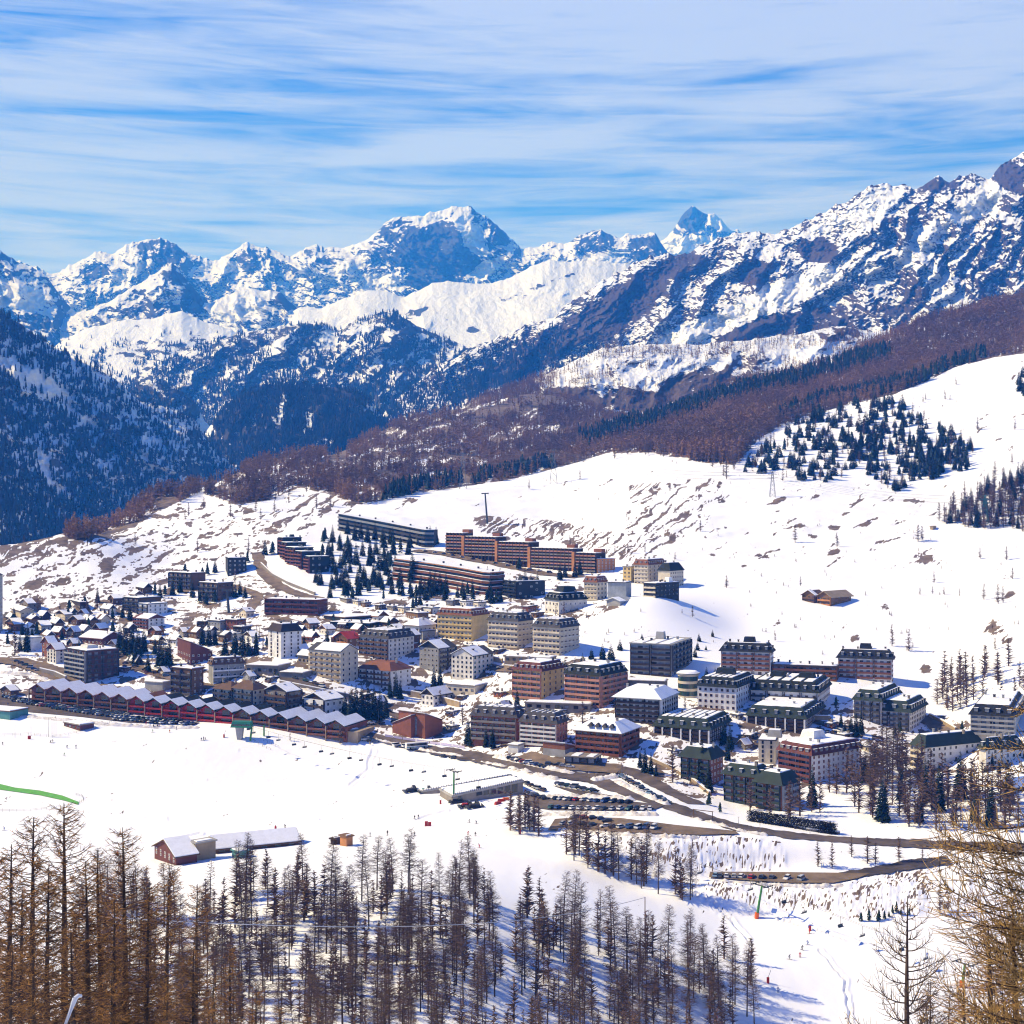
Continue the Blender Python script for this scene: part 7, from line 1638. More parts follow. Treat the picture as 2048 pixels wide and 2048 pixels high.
# ------------------------------------------------------------------ people
def person_mesh(pose):
    J = {'stand': [((0,0,.95),.155),((0,0,1.2),.15),((0,0,1.42),.165),((0,0,1.53),.07),((0,0,1.66),.11),((0,0,1.74),.10),((.02,-.10,.9),.10),((.02,-.12,.5),.075),((0,-.13,.08),.055),((.16,-.13,.04),.05),((.02,.10,.9),.10),((.02,.12,.5),.075),((0,.13,.08),.055),((.16,.13,.04),.05),((0,-.22,1.42),.075),((.06,-.30,1.15),.055),((.22,-.30,.98),.045),((0,.22,1.42),.075),((.06,.30,1.15),.055),((.22,.30,.98),.045)],
         'ski': [((-.12,0,.72),.16),((.02,0,.95),.155),((.16,0,1.12),.165),((.24,0,1.22),.07),((.31,0,1.33),.11),((.33,0,1.41),.10),((-.08,-.11,.70),.10),((.16,-.15,.42),.075),((0,-.15,.08),.055),((.16,-.15,.04),.05),((-.08,.11,.70),.10),((.16,.15,.42),.075),((0,.15,.08),.055),((.16,.15,.04),.05),((.16,-.22,1.12),.075),((.22,-.36,.88),.055),((.42,-.36,.80),.045),((.16,.22,1.12),.075),((.22,.36,.88),.055),((.42,.36,.80),.045)],
         'walk': [((0,0,.93),.155),((.02,0,1.18),.15),((.05,0,1.40),.165),((.07,0,1.51),.07),((.09,0,1.64),.11),((.10,0,1.72),.10),((.03,-.10,.88),.10),((.22,-.11,.5),.075),((.28,-.12,.08),.055),((.42,-.12,.06),.05),((.0,.10,.88),.10),((-.10,.11,.5),.075),((-.34,.12,.12),.055),((-.20,.12,.04),.05),((.05,-.22,1.40),.075),((-.06,-.28,1.12),.055),((.02,-.28,.92),.045),((.05,.22,1.40),.075),((.18,.28,1.14),.055),((.34,.26,1.02),.045)]}[pose]
    E = [(0,1),(1,2),(2,3),(3,4),(4,5),(0,6),(6,7),(7,8),(8,9),(0,10),(10,11),(11,12),(12,13),(2,14),(14,15),(15,16),(2,17),(17,18),(18,19)]
    me = bpy.data.meshes.new('person_skeleton'); me.from_pydata([j[0] for j in J], E, [])
    o = bpy.data.objects.new('person_skeleton', me); COL.objects.link(o)
    sk = o.modifiers.new('skin', 'SKIN'); sb = o.modifiers.new('subsurf', 'SUBSURF'); sb.levels = 1
    for i, j in enumerate(J):
        me.skin_vertices[0].data[i].radius = (j[1], j[1]); me.skin_vertices[0].data[i].use_root = (i == 0)
    dg = bpy.context.evaluated_depsgraph_get()
    r = bpy.data.meshes.new_from_object(o.evaluated_get(dg)); r.name = 'person'
    bpy.data.objects.remove(o)
    hip, head = J[0][0][2] + .02, J[3][0][2]
    for p in r.polygons:
        z = p.center.z; x = p.center.x
        arm = abs(p.center.y) > .2 and z > hip - .25
        p.material_index = 2 if z > head and not arm else (0 if z > hip or arm else 1)
        p.use_smooth = True
    return r, J
PM = {k: person_mesh(k) for k in ('stand', 'ski', 'walk')}
JK = dict(red=(0.5,0.03,0.03), blue=(0.03,0.10,0.42), black=(0.02,0.02,0.025), orange=(0.6,0.16,0.02), green=(0.10,0.28,0.08), violet=(0.18,0.06,0.25), yellow=(0.6,0.42,0.04))
M_skin = mat('face_skin', (0.50, 0.31, 0.22), 0.6, 0.05, 3)
_pm = {}
def person(px, py, pose, jacket, trousers, face, label, group=None, skis=True):
    k = (pose, jacket, trousers)
    if k not in _pm:
        m = PM[pose][0].copy(); m.materials.clear()
        for c in (mat('cloth_' + jacket, JK[jacket], .8, .1, 3), mat('cloth_' + trousers, JK[trousers], .8, .1, 3), M_skin): m.materials.append(c)
        hm = MB(); hj = PM[pose][1][5][0]
        N = 10
        for a, b, z0, z1 in ((.135, .12, 0, .07), (.12, .05, .07, .12)):
            hm.frustum([(hj[0] + a * math.cos(6.283 * i / N), a * math.sin(6.283 * i / N)) for i in range(N)], [(hj[0] + b * math.cos(6.283 * i / N), b * math.sin(6.283 * i / N)) for i in range(N)], hj[2] - .02 + z0, hj[2] - .02 + z1)
        sk = MB(); sk.prism([(-.75, -.04, .0), (.85, -.04, .0), (.97, -.04, .1), (.85, -.04, .03), (-.75, -.04, .03)], (0, .08, 0))
        h = PM[pose][1][16][0]; po = MB(); po.tube([(h[0], 0, h[2] + .1), (h[0] - .1, 0, .0)], .013, 5)
        _pm[k] = (m, hm.mesh('helmet', [mat('helmet_dark', (.03, .03, .035), .4)]), sk.mesh('ski', [W('slate')]), po.mesh('ski_pole', [W('slate')]), PM[pose][1])
    m, hm, sk, po, J = _pm[k]
    o = bpy.data.objects.new('person', m); COL.objects.link(o)
    o.location = hit(px, py, 250) + Vector((0, 0, .12)); o.rotation_euler = (0, 0, R(face))
    o.scale = (1.08, 1.08, 1.08)
    tag(o, label, 'person', group)
    obj_of('helmet', hm, o)
    if skis:
        for s, i in ((-1, 8), (1, 12)):
            q = obj_of('ski', sk, o); q.location = (0, J[i][0][1], -.02)
            q = obj_of('ski_pole', po, o); q.location = (0, J[16][0][1] * -s, 0)
PE = [(829,1638,'ski','black','black','left of two dark skiers above the red piste crate'),(837,1637,'ski','black','black','right of two dark skiers above the red piste crate'),(938,1646,'ski','black','black','left skier of the upper pair right of the piste crate'),(953,1648,'ski','black','black','right skier of the upper pair right of the piste crate'),(936,1670,'ski','red','black','red jacketed skier in the middle pair on the piste'),(951,1672,'ski','black','black','dark skier in the middle pair on the piste'),(937,1693,'ski','black','black','dark skier in the lower pair above the wood'),(959,1696,'ski','red','black','red jacketed skier in the lower pair above the wood'),(829,1672,'ski','black','black','lone dark skier above the wooden hut'),(775,1671,'stand','black','black','dark skier standing right of the wooden hut'),(740,1674,'stand','black','black','dark skier standing close right of the wooden hut'),
      (1616,1890,'ski','blue','blue','large blue clad skier on the right piste'),(1604,1900,'ski','black','black','dark skier below the blue clad one'),(1600,1914,'ski','red','black','red jacketed skier low on the right piste'),(1578,1919,'ski','black','black','crouching dark skier lowest on the right piste'),(1619,1868,'stand','red','black','red clad skier beside the slalom pole'),(1854,1917,'stand','blue','blue','blue clad skier at the blue track behind the bare tree'),(1556,1984,'ski','blue','black','skier in the tree shadows on the lower piste'),
      (112,1648,'ski','black','black','lone dark skier at far left above the golden larches'),(9,1661,'ski','blue','black','skier at the left edge above the golden larches'),(551,1660,'stand','red','red','person in red standing behind the long snow roof'),(570,1656,'ski','black','black','skier behind the long snow roof'),
      (101,1486,'ski','black','black','left skier of the pair below the flag poles'),(106,1485,'ski','black','black','right skier of the pair below the flag poles'),(134,1496,'ski','black','black','skier below the pair by the flag poles'),(152,1497,'stand','black','black','skier right of the flag poles pair'),(128,1512,'ski','green','black','skier lowest on the left piste'),(306,1465,'ski','green','black','skier with a green jacket below the arcade'),(307,1456,'stand','black','black','first of three standing skiers below the arcade'),(315,1456,'stand','black','black','second of three standing skiers below the arcade'),(318,1456,'stand','red','black','third of three standing skiers below the arcade'),(353,1460,'stand','black','black','single standing skier right of the three below the arcade'),(339,1465,'ski','orange','black','orange jacketed skier below the arcade'),(403,1481,'ski','black','black','left skier of the trio near the lift station'),(407,1481,'stand','black','black','middle skier of the trio near the lift station'),(411,1480,'ski','black','black','right skier of the trio near the lift station'),(5,1490,'ski','black','black','skier at the left edge of the upper piste')]
for i, q in enumerate(PE):
    x, y, po_, j, t, lab = q
    person(x, y, po_, j, t, [-60, -100, -20, 200][i % 4], lab, 'skiers on the piste' if po_ == 'ski' else 'standing skiers')
for i, (x, y) in enumerate([(292,1450),(300,1452),(120,1372),(126,1368),(132,1376),(16,1412),(740,1490)]):
    person(x, y, 'walk', ['red', 'blue', 'yellow', 'black'][i % 4], 'black', 30 * i, f'pedestrian in {["red", "blue", "yellow", "dark"][i % 4]} near the {"ends of the crowded car park" if i < 2 or i == 5 else "left street" if i < 5 else "arcade end"}, {nth(i)} of the walkers', 'pedestrians', skis=False)
# ------------------------------------------------------------------ lifts
M_lgreen = mat('lift_green', (0.06, 0.24, 0.07), .5, .12, .8)
M_padorange = mat('orange_pad', (0.75, 0.13, 0.02), .7, .08, 1.5)
M_steel = mat('galvanised_steel', (0.20, 0.21, 0.22), .5, .15, 1.0, .4, metal=.3)
M_dsteel = mat('dark_steel', (0.05, 0.055, 0.06), .5, .15, 1.0, .4)
LIFTP = []
def lift_pylon(px, py, topx, topy, label, pad=True):
    p = hit(px, py, 250); h = (py - topy) * p.y / F; lean = (topx - px) * p.y / F
    o = empty('lift_pylon', p); tag(o, label, 'lift pylon')
    mb = MB(); mb.tube([(0, 0, -1), (lean * .5, 0, h * .5), (lean, 0, h)], [.5, .42, .34], 12); mb.build('mast', M_lgreen, o)
    mb = MB(); a = Vector((.6, -.8, 0))
    mb.tube([Vector((lean, 0, h)) + a * -3.2, Vector((lean, 0, h)) + a * 3.2], .22, 8); mb.build('crossarm', M_dsteel, o)
    for s in (-1, 1):
        c = Vector((lean, 0, h + .35)) + a * 2.9 * s; al = Vector((.8, .6, 0))
        mb = MB(); mb.tube([c - al * 2.4, c + al * 2.4], .16, 6)
        for k in range(6): q = c + al * (-2.2 + .88 * k) + Vector((0, 0, .1)); mb.tube([q - a * .1, q + a * .1], .26, 8)
        mb.build('sheave_train', M_dsteel, o)
    for s in (-.9, 0, .9):
        mb = MB(); c = Vector((lean, 0, h)) + a * 1.6 * s; mb.tube([c, c + Vector((0, 0, 1.5))], .09, 6); mb.build('lifting_frame', M_dsteel, o)
    mb = MB()
    for k in range(int(h / .6)):
        mb.box(lean * k * .6 / h - .2, lean * k * .6 / h + .2, -.62, -.55, .6 * k + .4, .6 * k + .46)
    mb.build('ladder', M_dsteel, o)
    if pad:
        mb = MB(); mb.tube([(0, 0, -.3), (lean * .1, 0, 1.9)], .75, 14); mb.build('pad', M_padorange, o)
    top = p + Vector((lean, 0, h + .7))
    LIFTP.append((top, a)); return o
lift_pylon(907, 1607, 908, 1543, 'green chairlift pylon with dark crossarm in front of the white lift hall', False)
lift_pylon(1513, 1836, 1524, 1772, 'leaning green chairlift pylon with orange foot pad on the right piste')
lift_pylon(1924, 1974, 1930, 1928, 'green chairlift pylon with orange pad behind the near larch branches')
# station
def station():
    p = hit(484, 1478, 250); s = p.y / F; o = empty('lift_station', p, R(-8)); tag(o, 'green roofed chairlift station on grey legs beside the arcade', 'lift station')
    w = 42 * s; z = 24 * s
    mb = MB(); mb.frustum([(-w/2, -2.6), (w/2, -2.6), (w/2, 2.6), (-w/2, 2.6)], [(-w/2 + .8, -1.8), (w/2 - .3, -1.8), (w/2 - .3, 1.8), (-w/2 + .8, 1.8)], z, z + 12 * s); mb.build('hood', mat('station_green', (.03, .19, .11), .45, .1, .5), o)
    mb = MB(); mb.box(-w/2 + 1, w/2 - .5, -2.63, -2.6, z + 1.0, z + 6.5 * s); mb.build('window_band', M_carglass, o)
    mb = MB(); mb.frustum([(-2.2, -1), (-.2, -1), (-.2, 1), (-2.2, 1)], [(-3.2, -1.6), (.8, -1.6), (.8, 1.6), (-3.2, 1.6)], -2, z); mb.build('pillar', W('concrete'), o)
    mb = MB(); mb.box(w * .3, w * .42, -2.4, 2.4, z - 1.2, z - .2); mb.build('bullwheel_housing', M_dsteel, o)
    q = empty('lift_pylon', hit(500, 1481, 250)); tag(q, 'short leaning green mast beside the chairlift station', 'lift pylon')
    mb = MB(); mb.tube([(0, 0, -1), (1.0, 0, 26 * s)], .5, 10); mb.build('mast', M_lgreen, q)
    q = empty('lift_pylon', hit(528, 1472, 250)); tag(q, 'upright green mast right of the chairlift station', 'lift pylon')
    mb = MB(); mb.tube([(0, 0, -1), (0, 0, 22 * s)], .42, 10); mb.build('mast', M_lgreen, q)
    mb = MB(); mb.tube([(-5, 0, 22 * s), (3, 0, 22 * s)], .2, 6); mb.build('crossarm', M_dsteel, q)
    return p + Vector((3, 0, z + 1))
st_top = station()
def cable(name, pts, r, label, m, sag=0.0, cat='cable'):
    out = []
    for a, b in zip(pts[:-1], pts[1:]):
        for k in range(16):
            t = k / 16; p = a + (b - a) * t; out.append(p + Vector((0, 0, -sag * 4 * t * (1 - t) * (b - a).length)))
    out.append(pts[-1])
    mb = MB(); mb.tube(out, r, 4, cap=False); o = mb.build(name, m); tag(o, label, cat); return out
chair_p = None
def chair_mesh():
    f = MB(); f.tube([(0, 0, 0), (.15, 0, -1.6), (0, 0, -2.6)], .06, 5); f.tube([(0, -1.2, -2.6), (0, 1.2, -2.6)], .06, 5)
    for s in (-1.2, 1.2): f.tube([(0, s, -2.6), (.1, s, -3.5), (.7, s, -3.5)], .05, 5)
    st = MB(); st.box(.05, .6, -1.2, 1.2, -3.52, -3.40)
    bk = MB(); bk.prism([(-.05, -1.2, -3.4), (.05, -1.2, -3.4), (-.1, -1.2, -2.75), (-.2, -1.2, -2.75)], (0, 2.4, 0))
    return f.mesh('hanger', [M_dsteel]), st.mesh('seat', [M_dsteel]), bk.mesh('backrest', [M_dsteel])
CH = chair_mesh()
nchair = 0
runs = [st_top] + [q[0] for q in LIFTP]
for side, s in (('near', -2.9), ('far', 2.9)):
    a = LIFTP[0][1]
    pts = [runs[0] + a * s * .9] + [t + v * s for t, v in LIFTP] + [LIFTP[-1][0] + LIFTP[-1][1] * s + (LIFTP[-1][0] - LIFTP[-2][0]) * .6 + Vector((0, 0, -6))]
    path = cable('lift_cable', pts, .035, f'thin {side} side cable of the chairlift strung between the green pylons', M_dsteel, .012)
    acc = 8 if s < 0 else 18
    for p, q in zip(path[:-1], path[1:]):
        l = (q - p).length
        while acc < l:
            pos = p + (q - p) * (acc / l); acc += 24
            scr = 1024 + F * pos.x / pos.y, HOR - F * pos.z / pos.y
            if scr[0] > 2030 or scr[1] > 2040 or (1010 < scr[0] < 1480 and s > 0): continue
            d = q - p; o = empty('chairlift_chair', pos, math.atan2(d.y, d.x) + (math.pi if s < 0 else 0))
            nchair += 1
            part_ = 'over the snow left of the lift hall' if scr[0] < 905 else 'over the rubble bank and wood' if scr[0] < 1515 else 'over the right piste'
            tag(o, f'dark lift chair {part_}, {side} cable, {nth(nchair - 1)} along', 'lift chair', 'chairlift chairs')
            for nm, me in zip(('hanger', 'seat', 'backrest'), CH): obj_of(nm, me, o)
        acc -= l
# gondola pylon on the white slope
def gondola_pylon(px, py, topy, label):
    p = hit(px, py, 250); h = (py - topy) * p.y / F; o = empty('cable_car_pylon', p); tag(o, label, 'pylon')
    mb = MB(); mb.tube([(0, 0, -2), (-h * .08, 0, h)], [1.1, .7], 10); mb.build('mast', M_dsteel, o)
    mb = MB(); mb.tube([(-h * .08 - 3.6, 0, h), (-h * .08 + 3.6, 0, h + .2)], .5, 8); mb.build('crossarm', M_dsteel, o)
    for s in (-3, 3): mb = MB(); mb.box(-h * .08 + s - .3, -h * .08 + s + .3, -2, 2, h - .8, h + .8); mb.build('sheave_train', M_dsteel, o)
gondola_pylon(975, 1047, 987, 'dark leaning cable car pylon with crossarm on the white slope above the long stepped block')
gondola_pylon(458, 1225, 1180, 'slim pale lift pylon on the snow left of the maroon block')
# power line lattice towers
def lattice(px, py, topy, label, m):
    p = hit(px, py, 250); h = (py - topy) * p.y / F; o = empty('power_pylon', p); tag(o, label, 'pylon', 'power line towers')
    mb = MB(); b = h * .09; r = .16
    lv = [0, .2, .38, .54, .68, .8, .9, 1.0]
    for k in range(len(lv) - 1):
        w0 = b * (1 - lv[k]) + .5; w1 = b * (1 - lv[k + 1]) + .5; z0, z1 = lv[k] * h, lv[k + 1] * h
        c0 = [(-w0, -w0), (w0, -w0), (w0, w0), (-w0, w0)]; c1 = [(-w1, -w1), (w1, -w1), (w1, w1), (-w1, w1)]
        for i in range(4):
            j = (i + 1) % 4
            mb.tube([(*c0[i], z0), (*c1[i], z1)], r, 3, cap=False); mb.tube([(*c0[i], z0), (*c1[j], z1)], r * .6, 3, cap=False); mb.tube([(*c0[j], z0), (*c1[i], z1)], r * .6, 3, cap=False)
    mb.build('lattice_mast', m, o)
    for z, w in ((.72, 5.5), (.84, 4.5), (.95, 3.2)):
        mb = MB(); mb.tube([(-w, 0, z * h + .5), (0, 0, z * h), (w, 0, z * h + .5)], .16, 4); mb.tube([(-w, 0, z * h + .5), (0, 0, z * h + 1.3), (w, 0, z * h + .5)], .1, 4); mb.build('crossarm', m, o)
    return p, h
M_tealsteel = mat('teal_painted_steel', (0.05, 0.18, 0.18), .6, .1, 1)
L4 = [lattice(926, 978, 905, 'grey lattice power tower at the lower edge of the brown forest', M_steel), lattice(1107, 968, 897, 'grey lattice power tower on the white ridge before the forest', M_steel), lattice(1545, 995, 942, 'pale lattice power tower on the snow below the conifer patch', M_steel), lattice(1970, 1050, 990, 'teal lattice power tower in the wood at the right edge', M_tealsteel)]
for k, w in ((.72, 5.5), (.84, 4.5), (.95, 3.2)):
    for sd in (-1, 1):
        cable('power_line', [p + Vector((sd * w, 0, h * k + .3)) for p, h in L4], .07, f'{dict([(.72, "lowest"), (.84, "middle"), (.95, "highest")])[k]} {"left" if sd < 0 else "right"} wire of the power line across the white slope', M_steel, .03)
# grey cable across the lower wood
ca, cb = at(-160, 1806, 150), at(1290, 1795, 450)
cable('grey_cable', [ca, cb], .075, 'light grey cable sagging across the larch wood in the foreground', mat('cable_grey', (.42, .42, .45), .5), .0165)
pz = ground_z(cb.x, cb.y); mb = MB(); mb.tube([(0, 0, -1), (0, 0, cb.z - pz + .2)], [.2, .14], 8)
o = mb.build('cable_post', W('brown')); o.location = (cb.x, cb.y, pz); tag(o, 'slim brown post among the larches carrying the right end of the grey cable', 'post')
pz = ground_z(ca.x, ca.y); mb = MB(); mb.tube([(0, 0, -1), (0, 0, ca.z - pz + .2)], [.2, .14], 8)
o = mb.build('cable_post', W('brown')); o.location = (ca.x, ca.y, pz); tag(o, 'slim brown post beyond the left edge carrying the grey cable', 'post')
# pale steel bar, lower left corner
def bar():
    a, b, c = at(108, 2110, 26), at(150, 1997, 26.5), at(163, 1992, 26.6)
    o = empty('steel_pole', a); tag(o, 'pale steel bar with bent tip rising at the lower left corner', 'pole')
    mb = MB(); mb.tube([Vector((-.3, 0, -1.2)), Vector((0, 0, 0)), b - a], .05, 8); mb.build('shaft', mat('pale_steel', (.62, .64, .68), .4, .06, 2), o)
    mb = MB(); mb.tube([b - a, (b + c) / 2 - a + Vector((0, 0, .03)), c - a], [.045, .04, .028], 8); mb.build('bent_tip', MATS['pale_steel'], o)
    mb = MB(); q = b - a; mb.tube([q + Vector((-.02, -.06, -.05)), q + Vector((-.02, .06, -.05))], .012, 6); mb.build('bolt', M_dsteel, o)
bar()
# ------------------------------------------------------------------ small things on and by the piste
def crate(px, py, label, c='red'):
    p = hit(px, py, 250); o = empty('piste_crate', p); tag(o, label, 'crate')
    for i in range(2):
        mb = MB(); mb.box(-1.3 + 1.35 * i, -.05 + 1.35 * i, -.4, .4, 0, 1.9 - .3 * i); mb.build('panel', W(c), o)
    mb = MB(); mb.box(-1.4, 1.4, -.5, .5, -.3, .0); mb.build('foot', W('slate'), o)
crate(856, 1652, 'red double panel crate standing on the piste')
def gun(px, py, hpx, label, c='red'):
    p = hit(px, py, 250); h = hpx * p.y / F; o = empty('snow_gun', p); tag(o, label, 'snow gun', 'snow guns along the piste')
    mb = MB(); mb.tube([(0, 0, -.3), (0, 0, 1.7)], .42, 10); mb.build('pad', W(c) if c != 'orange' else M_padorange, o)
    mb = MB(); mb.tube([(0, 0, 1.7), (.3, 0, h * .6), (.9, 0, h)], .07, 6); mb.build('lance', M_steel, o)
for x, y, h, c in [(1536,1966,26,'red'),(1620,1862,16,'red'),(881,1608,12,'red'),(1040,1668,10,'red'),(235,1712,14,'red'),(551,1661,8,'red'),(448,1475,14,'red'),(1432,2044,12,'orange'),(60,1478,8,'red'),(57,1478,8,'red')]:
    gun(x, y, h, f'{c} padded snow gun lance {"at the piste edge below the wood" if y > 1900 else "on the right piste" if x > 1500 else "before the lift hall" if y > 1600 and x > 800 else "left of the ski hut" if x < 300 and y > 1600 else "behind the long snow roof" if y > 1600 else "by the chairlift station" if x > 300 else "near the left flag poles"}, {"left one" if x == 57 else "right one" if x == 60 else "nearer the trees" if x == 1040 else "alone"}', c)
def groomer(px, py, rz, c, label):
    p = hit(px, py, 250) + Vector((0, 0, .2)); o = empty('snow_groomer', p, rz); tag(o, label, 'snow groomer', 'snow groomers by the lift hall')
    mb = MB(); mb.frustum([(-2.4, -1.1), (2.2, -1.1), (2.2, 1.1), (-2.4, 1.1)], [(-2.3, -1.0), (2.0, -1.0), (2.0, 1.0), (-2.3, 1.0)], .9, 1.7); mb.build('body', W(c), o)
    mb = MB(); mb.frustum([(0, -1), (2, -1), (2, 1), (0, 1)], [(.2, -.9), (1.4, -.9), (1.4, .9), (.2, .9)], 1.703, 2.9); mb.build('cab', M_carglass, o)
    for s in (-1, 1):
        mb = MB(); mb.prism([(-2.6, 1.15 * s - .45, .1), (2.3, 1.15 * s - .45, .1), (2.7, 1.15 * s - .45, .6), (2.3, 1.15 * s - .45, 1.0), (-2.6, 1.15 * s - .45, 1.0), (-3, 1.15 * s - .45, .6)], (0, .9, 0)); mb.build('track', M_tyre, o)
    mb = MB(); mb.prism([(3.2, -2.2, .1), (3.5, -2.2, .2), (3.4, -2.2, 1.3), (3.2, -2.2, 1.3)], (0, 4.4, 0)); mb.build('blade', M_dsteel, o)
    mb = MB(); mb.box(-4.2, -3.0, -2.2, 2.2, .2, .8); mb.build('tiller', M_dsteel, o)
for i, (x, y, a, c) in enumerate([(824,1584,20,'slate'),(854,1585,10,'teal'),(916,1606,0,'black'),(935,1615,10,'red'),(950,1616,15,'slate')]):
    groomer(x, y, R(a), c, f'{ {"slate":"dark","teal":"blue","black":"black","red":"red"}[c] } snow groomer by the lift hall, {nth(i)} from the left')
for i, (x, y) in enumerate([(1002,1603),(1012,1600),(996,1608)]):
    p = hit(x, y, 250); o = empty('piste_mattress', p, .3 * i); tag(o, f'{["red","orange","red"][i]} safety mattress heap before the open lift hall, {nth(i)} of three', 'mattress', 'safety mattresses')
    mb = MB(); mb.frustum([(-1.6, -.8), (1.6, -.8), (1.6, .8), (-1.6, .8)], [(-1.2, -.5), (1.3, -.5), (1.2, .5), (-1.3, .5)], -.2, 1.1); mb.build('cushion', [W('red'), M_padorange, W('red')][i], o)
    mb = MB(); mb.box(-1.62, 1.62, -.1, .1, .3, .42); mb.build('strap', W('slate'), o)
def post_fence(name, line, n, hpx, m, label, rails=2, r=.05, cat='fence'):
    A = np.array(line, float); t = np.linspace(0, len(A) - 1, n)
    P = [hit(np.interp(q, range(len(A)), A[:, 0]), np.interp(q, range(len(A)), A[:, 1]), 250) for q in t]
    o = empty(name, P[0]); tag(o, label, cat); h = hpx * P[0].y / F
    for p in P: mb = MB(); q = p - P[0]; mb.tube([q + Vector((0, 0, -.4)), q + Vector((0, 0, h))], r, 5); mb.build('post', m, o)
    for k in range(rails):
        mb = MB(); mb.tube([p - P[0] + Vector((0, 0, h * (.5 + .45 * k))) for p in P], r * .7, 4); mb.build('rail', m, o)
post_fence('piste_fence', [(-10,1624),(60,1623),(110,1617),(150,1610),(168,1602),(165,1594),(150,1590)], 30, 5, M_dsteel, 'dark low fence curving round the green mat strip')
post_fence('piste_fence', [(-6,1473),(60,1470),(110,1476),(180,1461),(215,1450),(230,1440)], 22, 5, M_dsteel, 'dark fence along the piste edge below the red bar hut')
post_fence('barrier_net', [(268,1345),(285,1350),(300,1356),(312,1352)], 8, 7, W('red'), 'red safety net on the snow right of the angled block', 3, .06)
def banner_row(line, n, label):
    A = np.array(line, float); t = np.linspace(0, len(A) - 1, n)
    for i in range(n - 1):
        a, b = [hit(np.interp(t[i + k], range(len(A)), A[:, 0]), np.interp(t[i + k], range(len(A)), A[:, 1]), 250) for k in (0, 1)]
        o = empty('banner', a); tag(o, f'{label}, {nth(i)} from the left', 'banner', 'banners along the road'); d = b - a
        mb = MB(); mb.prism([(0, 0, .3), (d.x * .92, d.y * .92, d.z * .92 + .3), (d.x * .92, d.y * .92, d.z * .92 + 1.5), (0, 0, 1.5)], (0, .06, 0)); mb.build('cloth', mat('lilac_cloth', (.42, .34, .62), .8, .2, 1.5, col2=(.62, .6, .7)), o)
        for q in (Vector((0, 0, 0)), d * .92): mb = MB(); mb.tube([q + Vector((0, .1, -.3)), q + Vector((0, .1, 1.7))], .05, 5); mb.build('post', M_steel, o)
banner_row([(770,1474),(806,1480),(860,1488),(905,1494),(930,1498)], 9, 'lilac and white banner on posts along the road before the gallery')
def flag_mast(px, py, hpx, label, fl=None):
    p = hit(px, py, 250); h = hpx * p.y / F; o = empty('mast', p); tag(o, label, 'mast', 'thin masts on the snow')
    mb = MB(); mb.tube([(0, 0, -.5), (0, 0, h)], [.10, .05], 6); mb.build('pole', M_steel, o)
    mb = MB(); mb.tube([(-.35, 0, h), (.35, 0, h)], .07, 5); mb.build('head', M_dsteel, o)
for i, (x, y, h) in enumerate([(30,1476,26),(62,1470,16),(97,1474,38),(104,1473,34),(108,1474,34),(112,1472,32),(25,1345,36),(40,1350,40),(752,1323,60),(1138,1520,20),(1243,1548,16),(1338,1588,18),(1620,1672,26),(1477,1652,18),(1268,1560,16),(1520,1668,20),(757,1445,24),(700,1500,20),(1010,1520,14)]):
    flag_mast(x, y, h, f'thin grey lamp mast, {"tall" if h > 30 else "short"}, {"at the left piste" if x < 120 and y > 1400 else "on the left street" if x < 120 else "before the white walled block" if h == 60 else "along the main road"}, {nth(i)} of the masts')
def gate(px, py):
    p = hit(px, py, 250); o = empty('height_gate', p, R(-30)); tag(o, 'brown timber height gate over the road above the middle car park', 'gate')
    for x in (-4, 4, 0): mb = MB(); mb.tube([(x, 0, -.5), (x, 0, 3.8 if x else .1)], .16, 6); mb.build('post', W('brown'), o)
    mb = MB(); mb.tube([(-4.4, 0, 3.8), (4.4, 0, 3.8)], .16, 6); mb.build('beam', W('brown'), o)
gate(1406, 1640)
# steps and railing fences of the ramp beneath the station
for i, (x0, y0, x1, y1) in enumerate([(502,1480,541,1500),(520,1478,558,1496)]):
    a, b = hit(x0, y0, 250), hit(x1, y1, 250); o = empty('queue_rail', a); tag(o, f'{"left" if i == 0 else "right"} grey queue rail on the blue shaded ramp below the chairlift station', 'railing')
    d = b - a
    for k in range(6): q = d * (k / 5); q.z = ground_z(a.x + q.x, a.y + q.y) - a.z; mb = MB(); mb.tube([q + Vector((0, 0, -.3)), q + Vector((0, 0, 1.1))], .06, 5); mb.build('post', M_dsteel, o)
    mb = MB(); mb.tube([Vector((d.x * k / 5, d.y * k / 5, ground_z(a.x + d.x * k / 5, a.y + d.y * k / 5) - a.z + 1.1)) for k in range(6)], .05, 5); mb.build('rail', M_dsteel, o)
# dark clipped hedge along the road at right
def hedge():
    rg = np.random.default_rng(3); S = soup()
    A = np.array([(1500,1642),(1540,1648),(1590,1656),(1640,1664),(1668,1668)], float)
    P = [hit(np.interp(q, range(5), A[:, 0]), np.interp(q, range(5), A[:, 1]) , 250) for q in np.linspace(0, 4, 60)]
    for p in P:
        for k in range(190):
            c = np.array(p) + np.array([rg.uniform(-1.3, 1.3), rg.uniform(-1.5, 1.5), rg.uniform(0, 4.2)])
            sliver(S, c, rg.normal(size=3), rg.uniform(.4, .9), .14, rg)
    o = obj_of('hedge', mesh_np('hedge', np.array(S['v']), np.array(S['t']), [mat('hedge_leaves', (.020, .017, .015), .9, .4, .5)])); tag(o, 'long dark clipped hedge along the bend of the main road below the brick houses', 'hedge')
hedge()
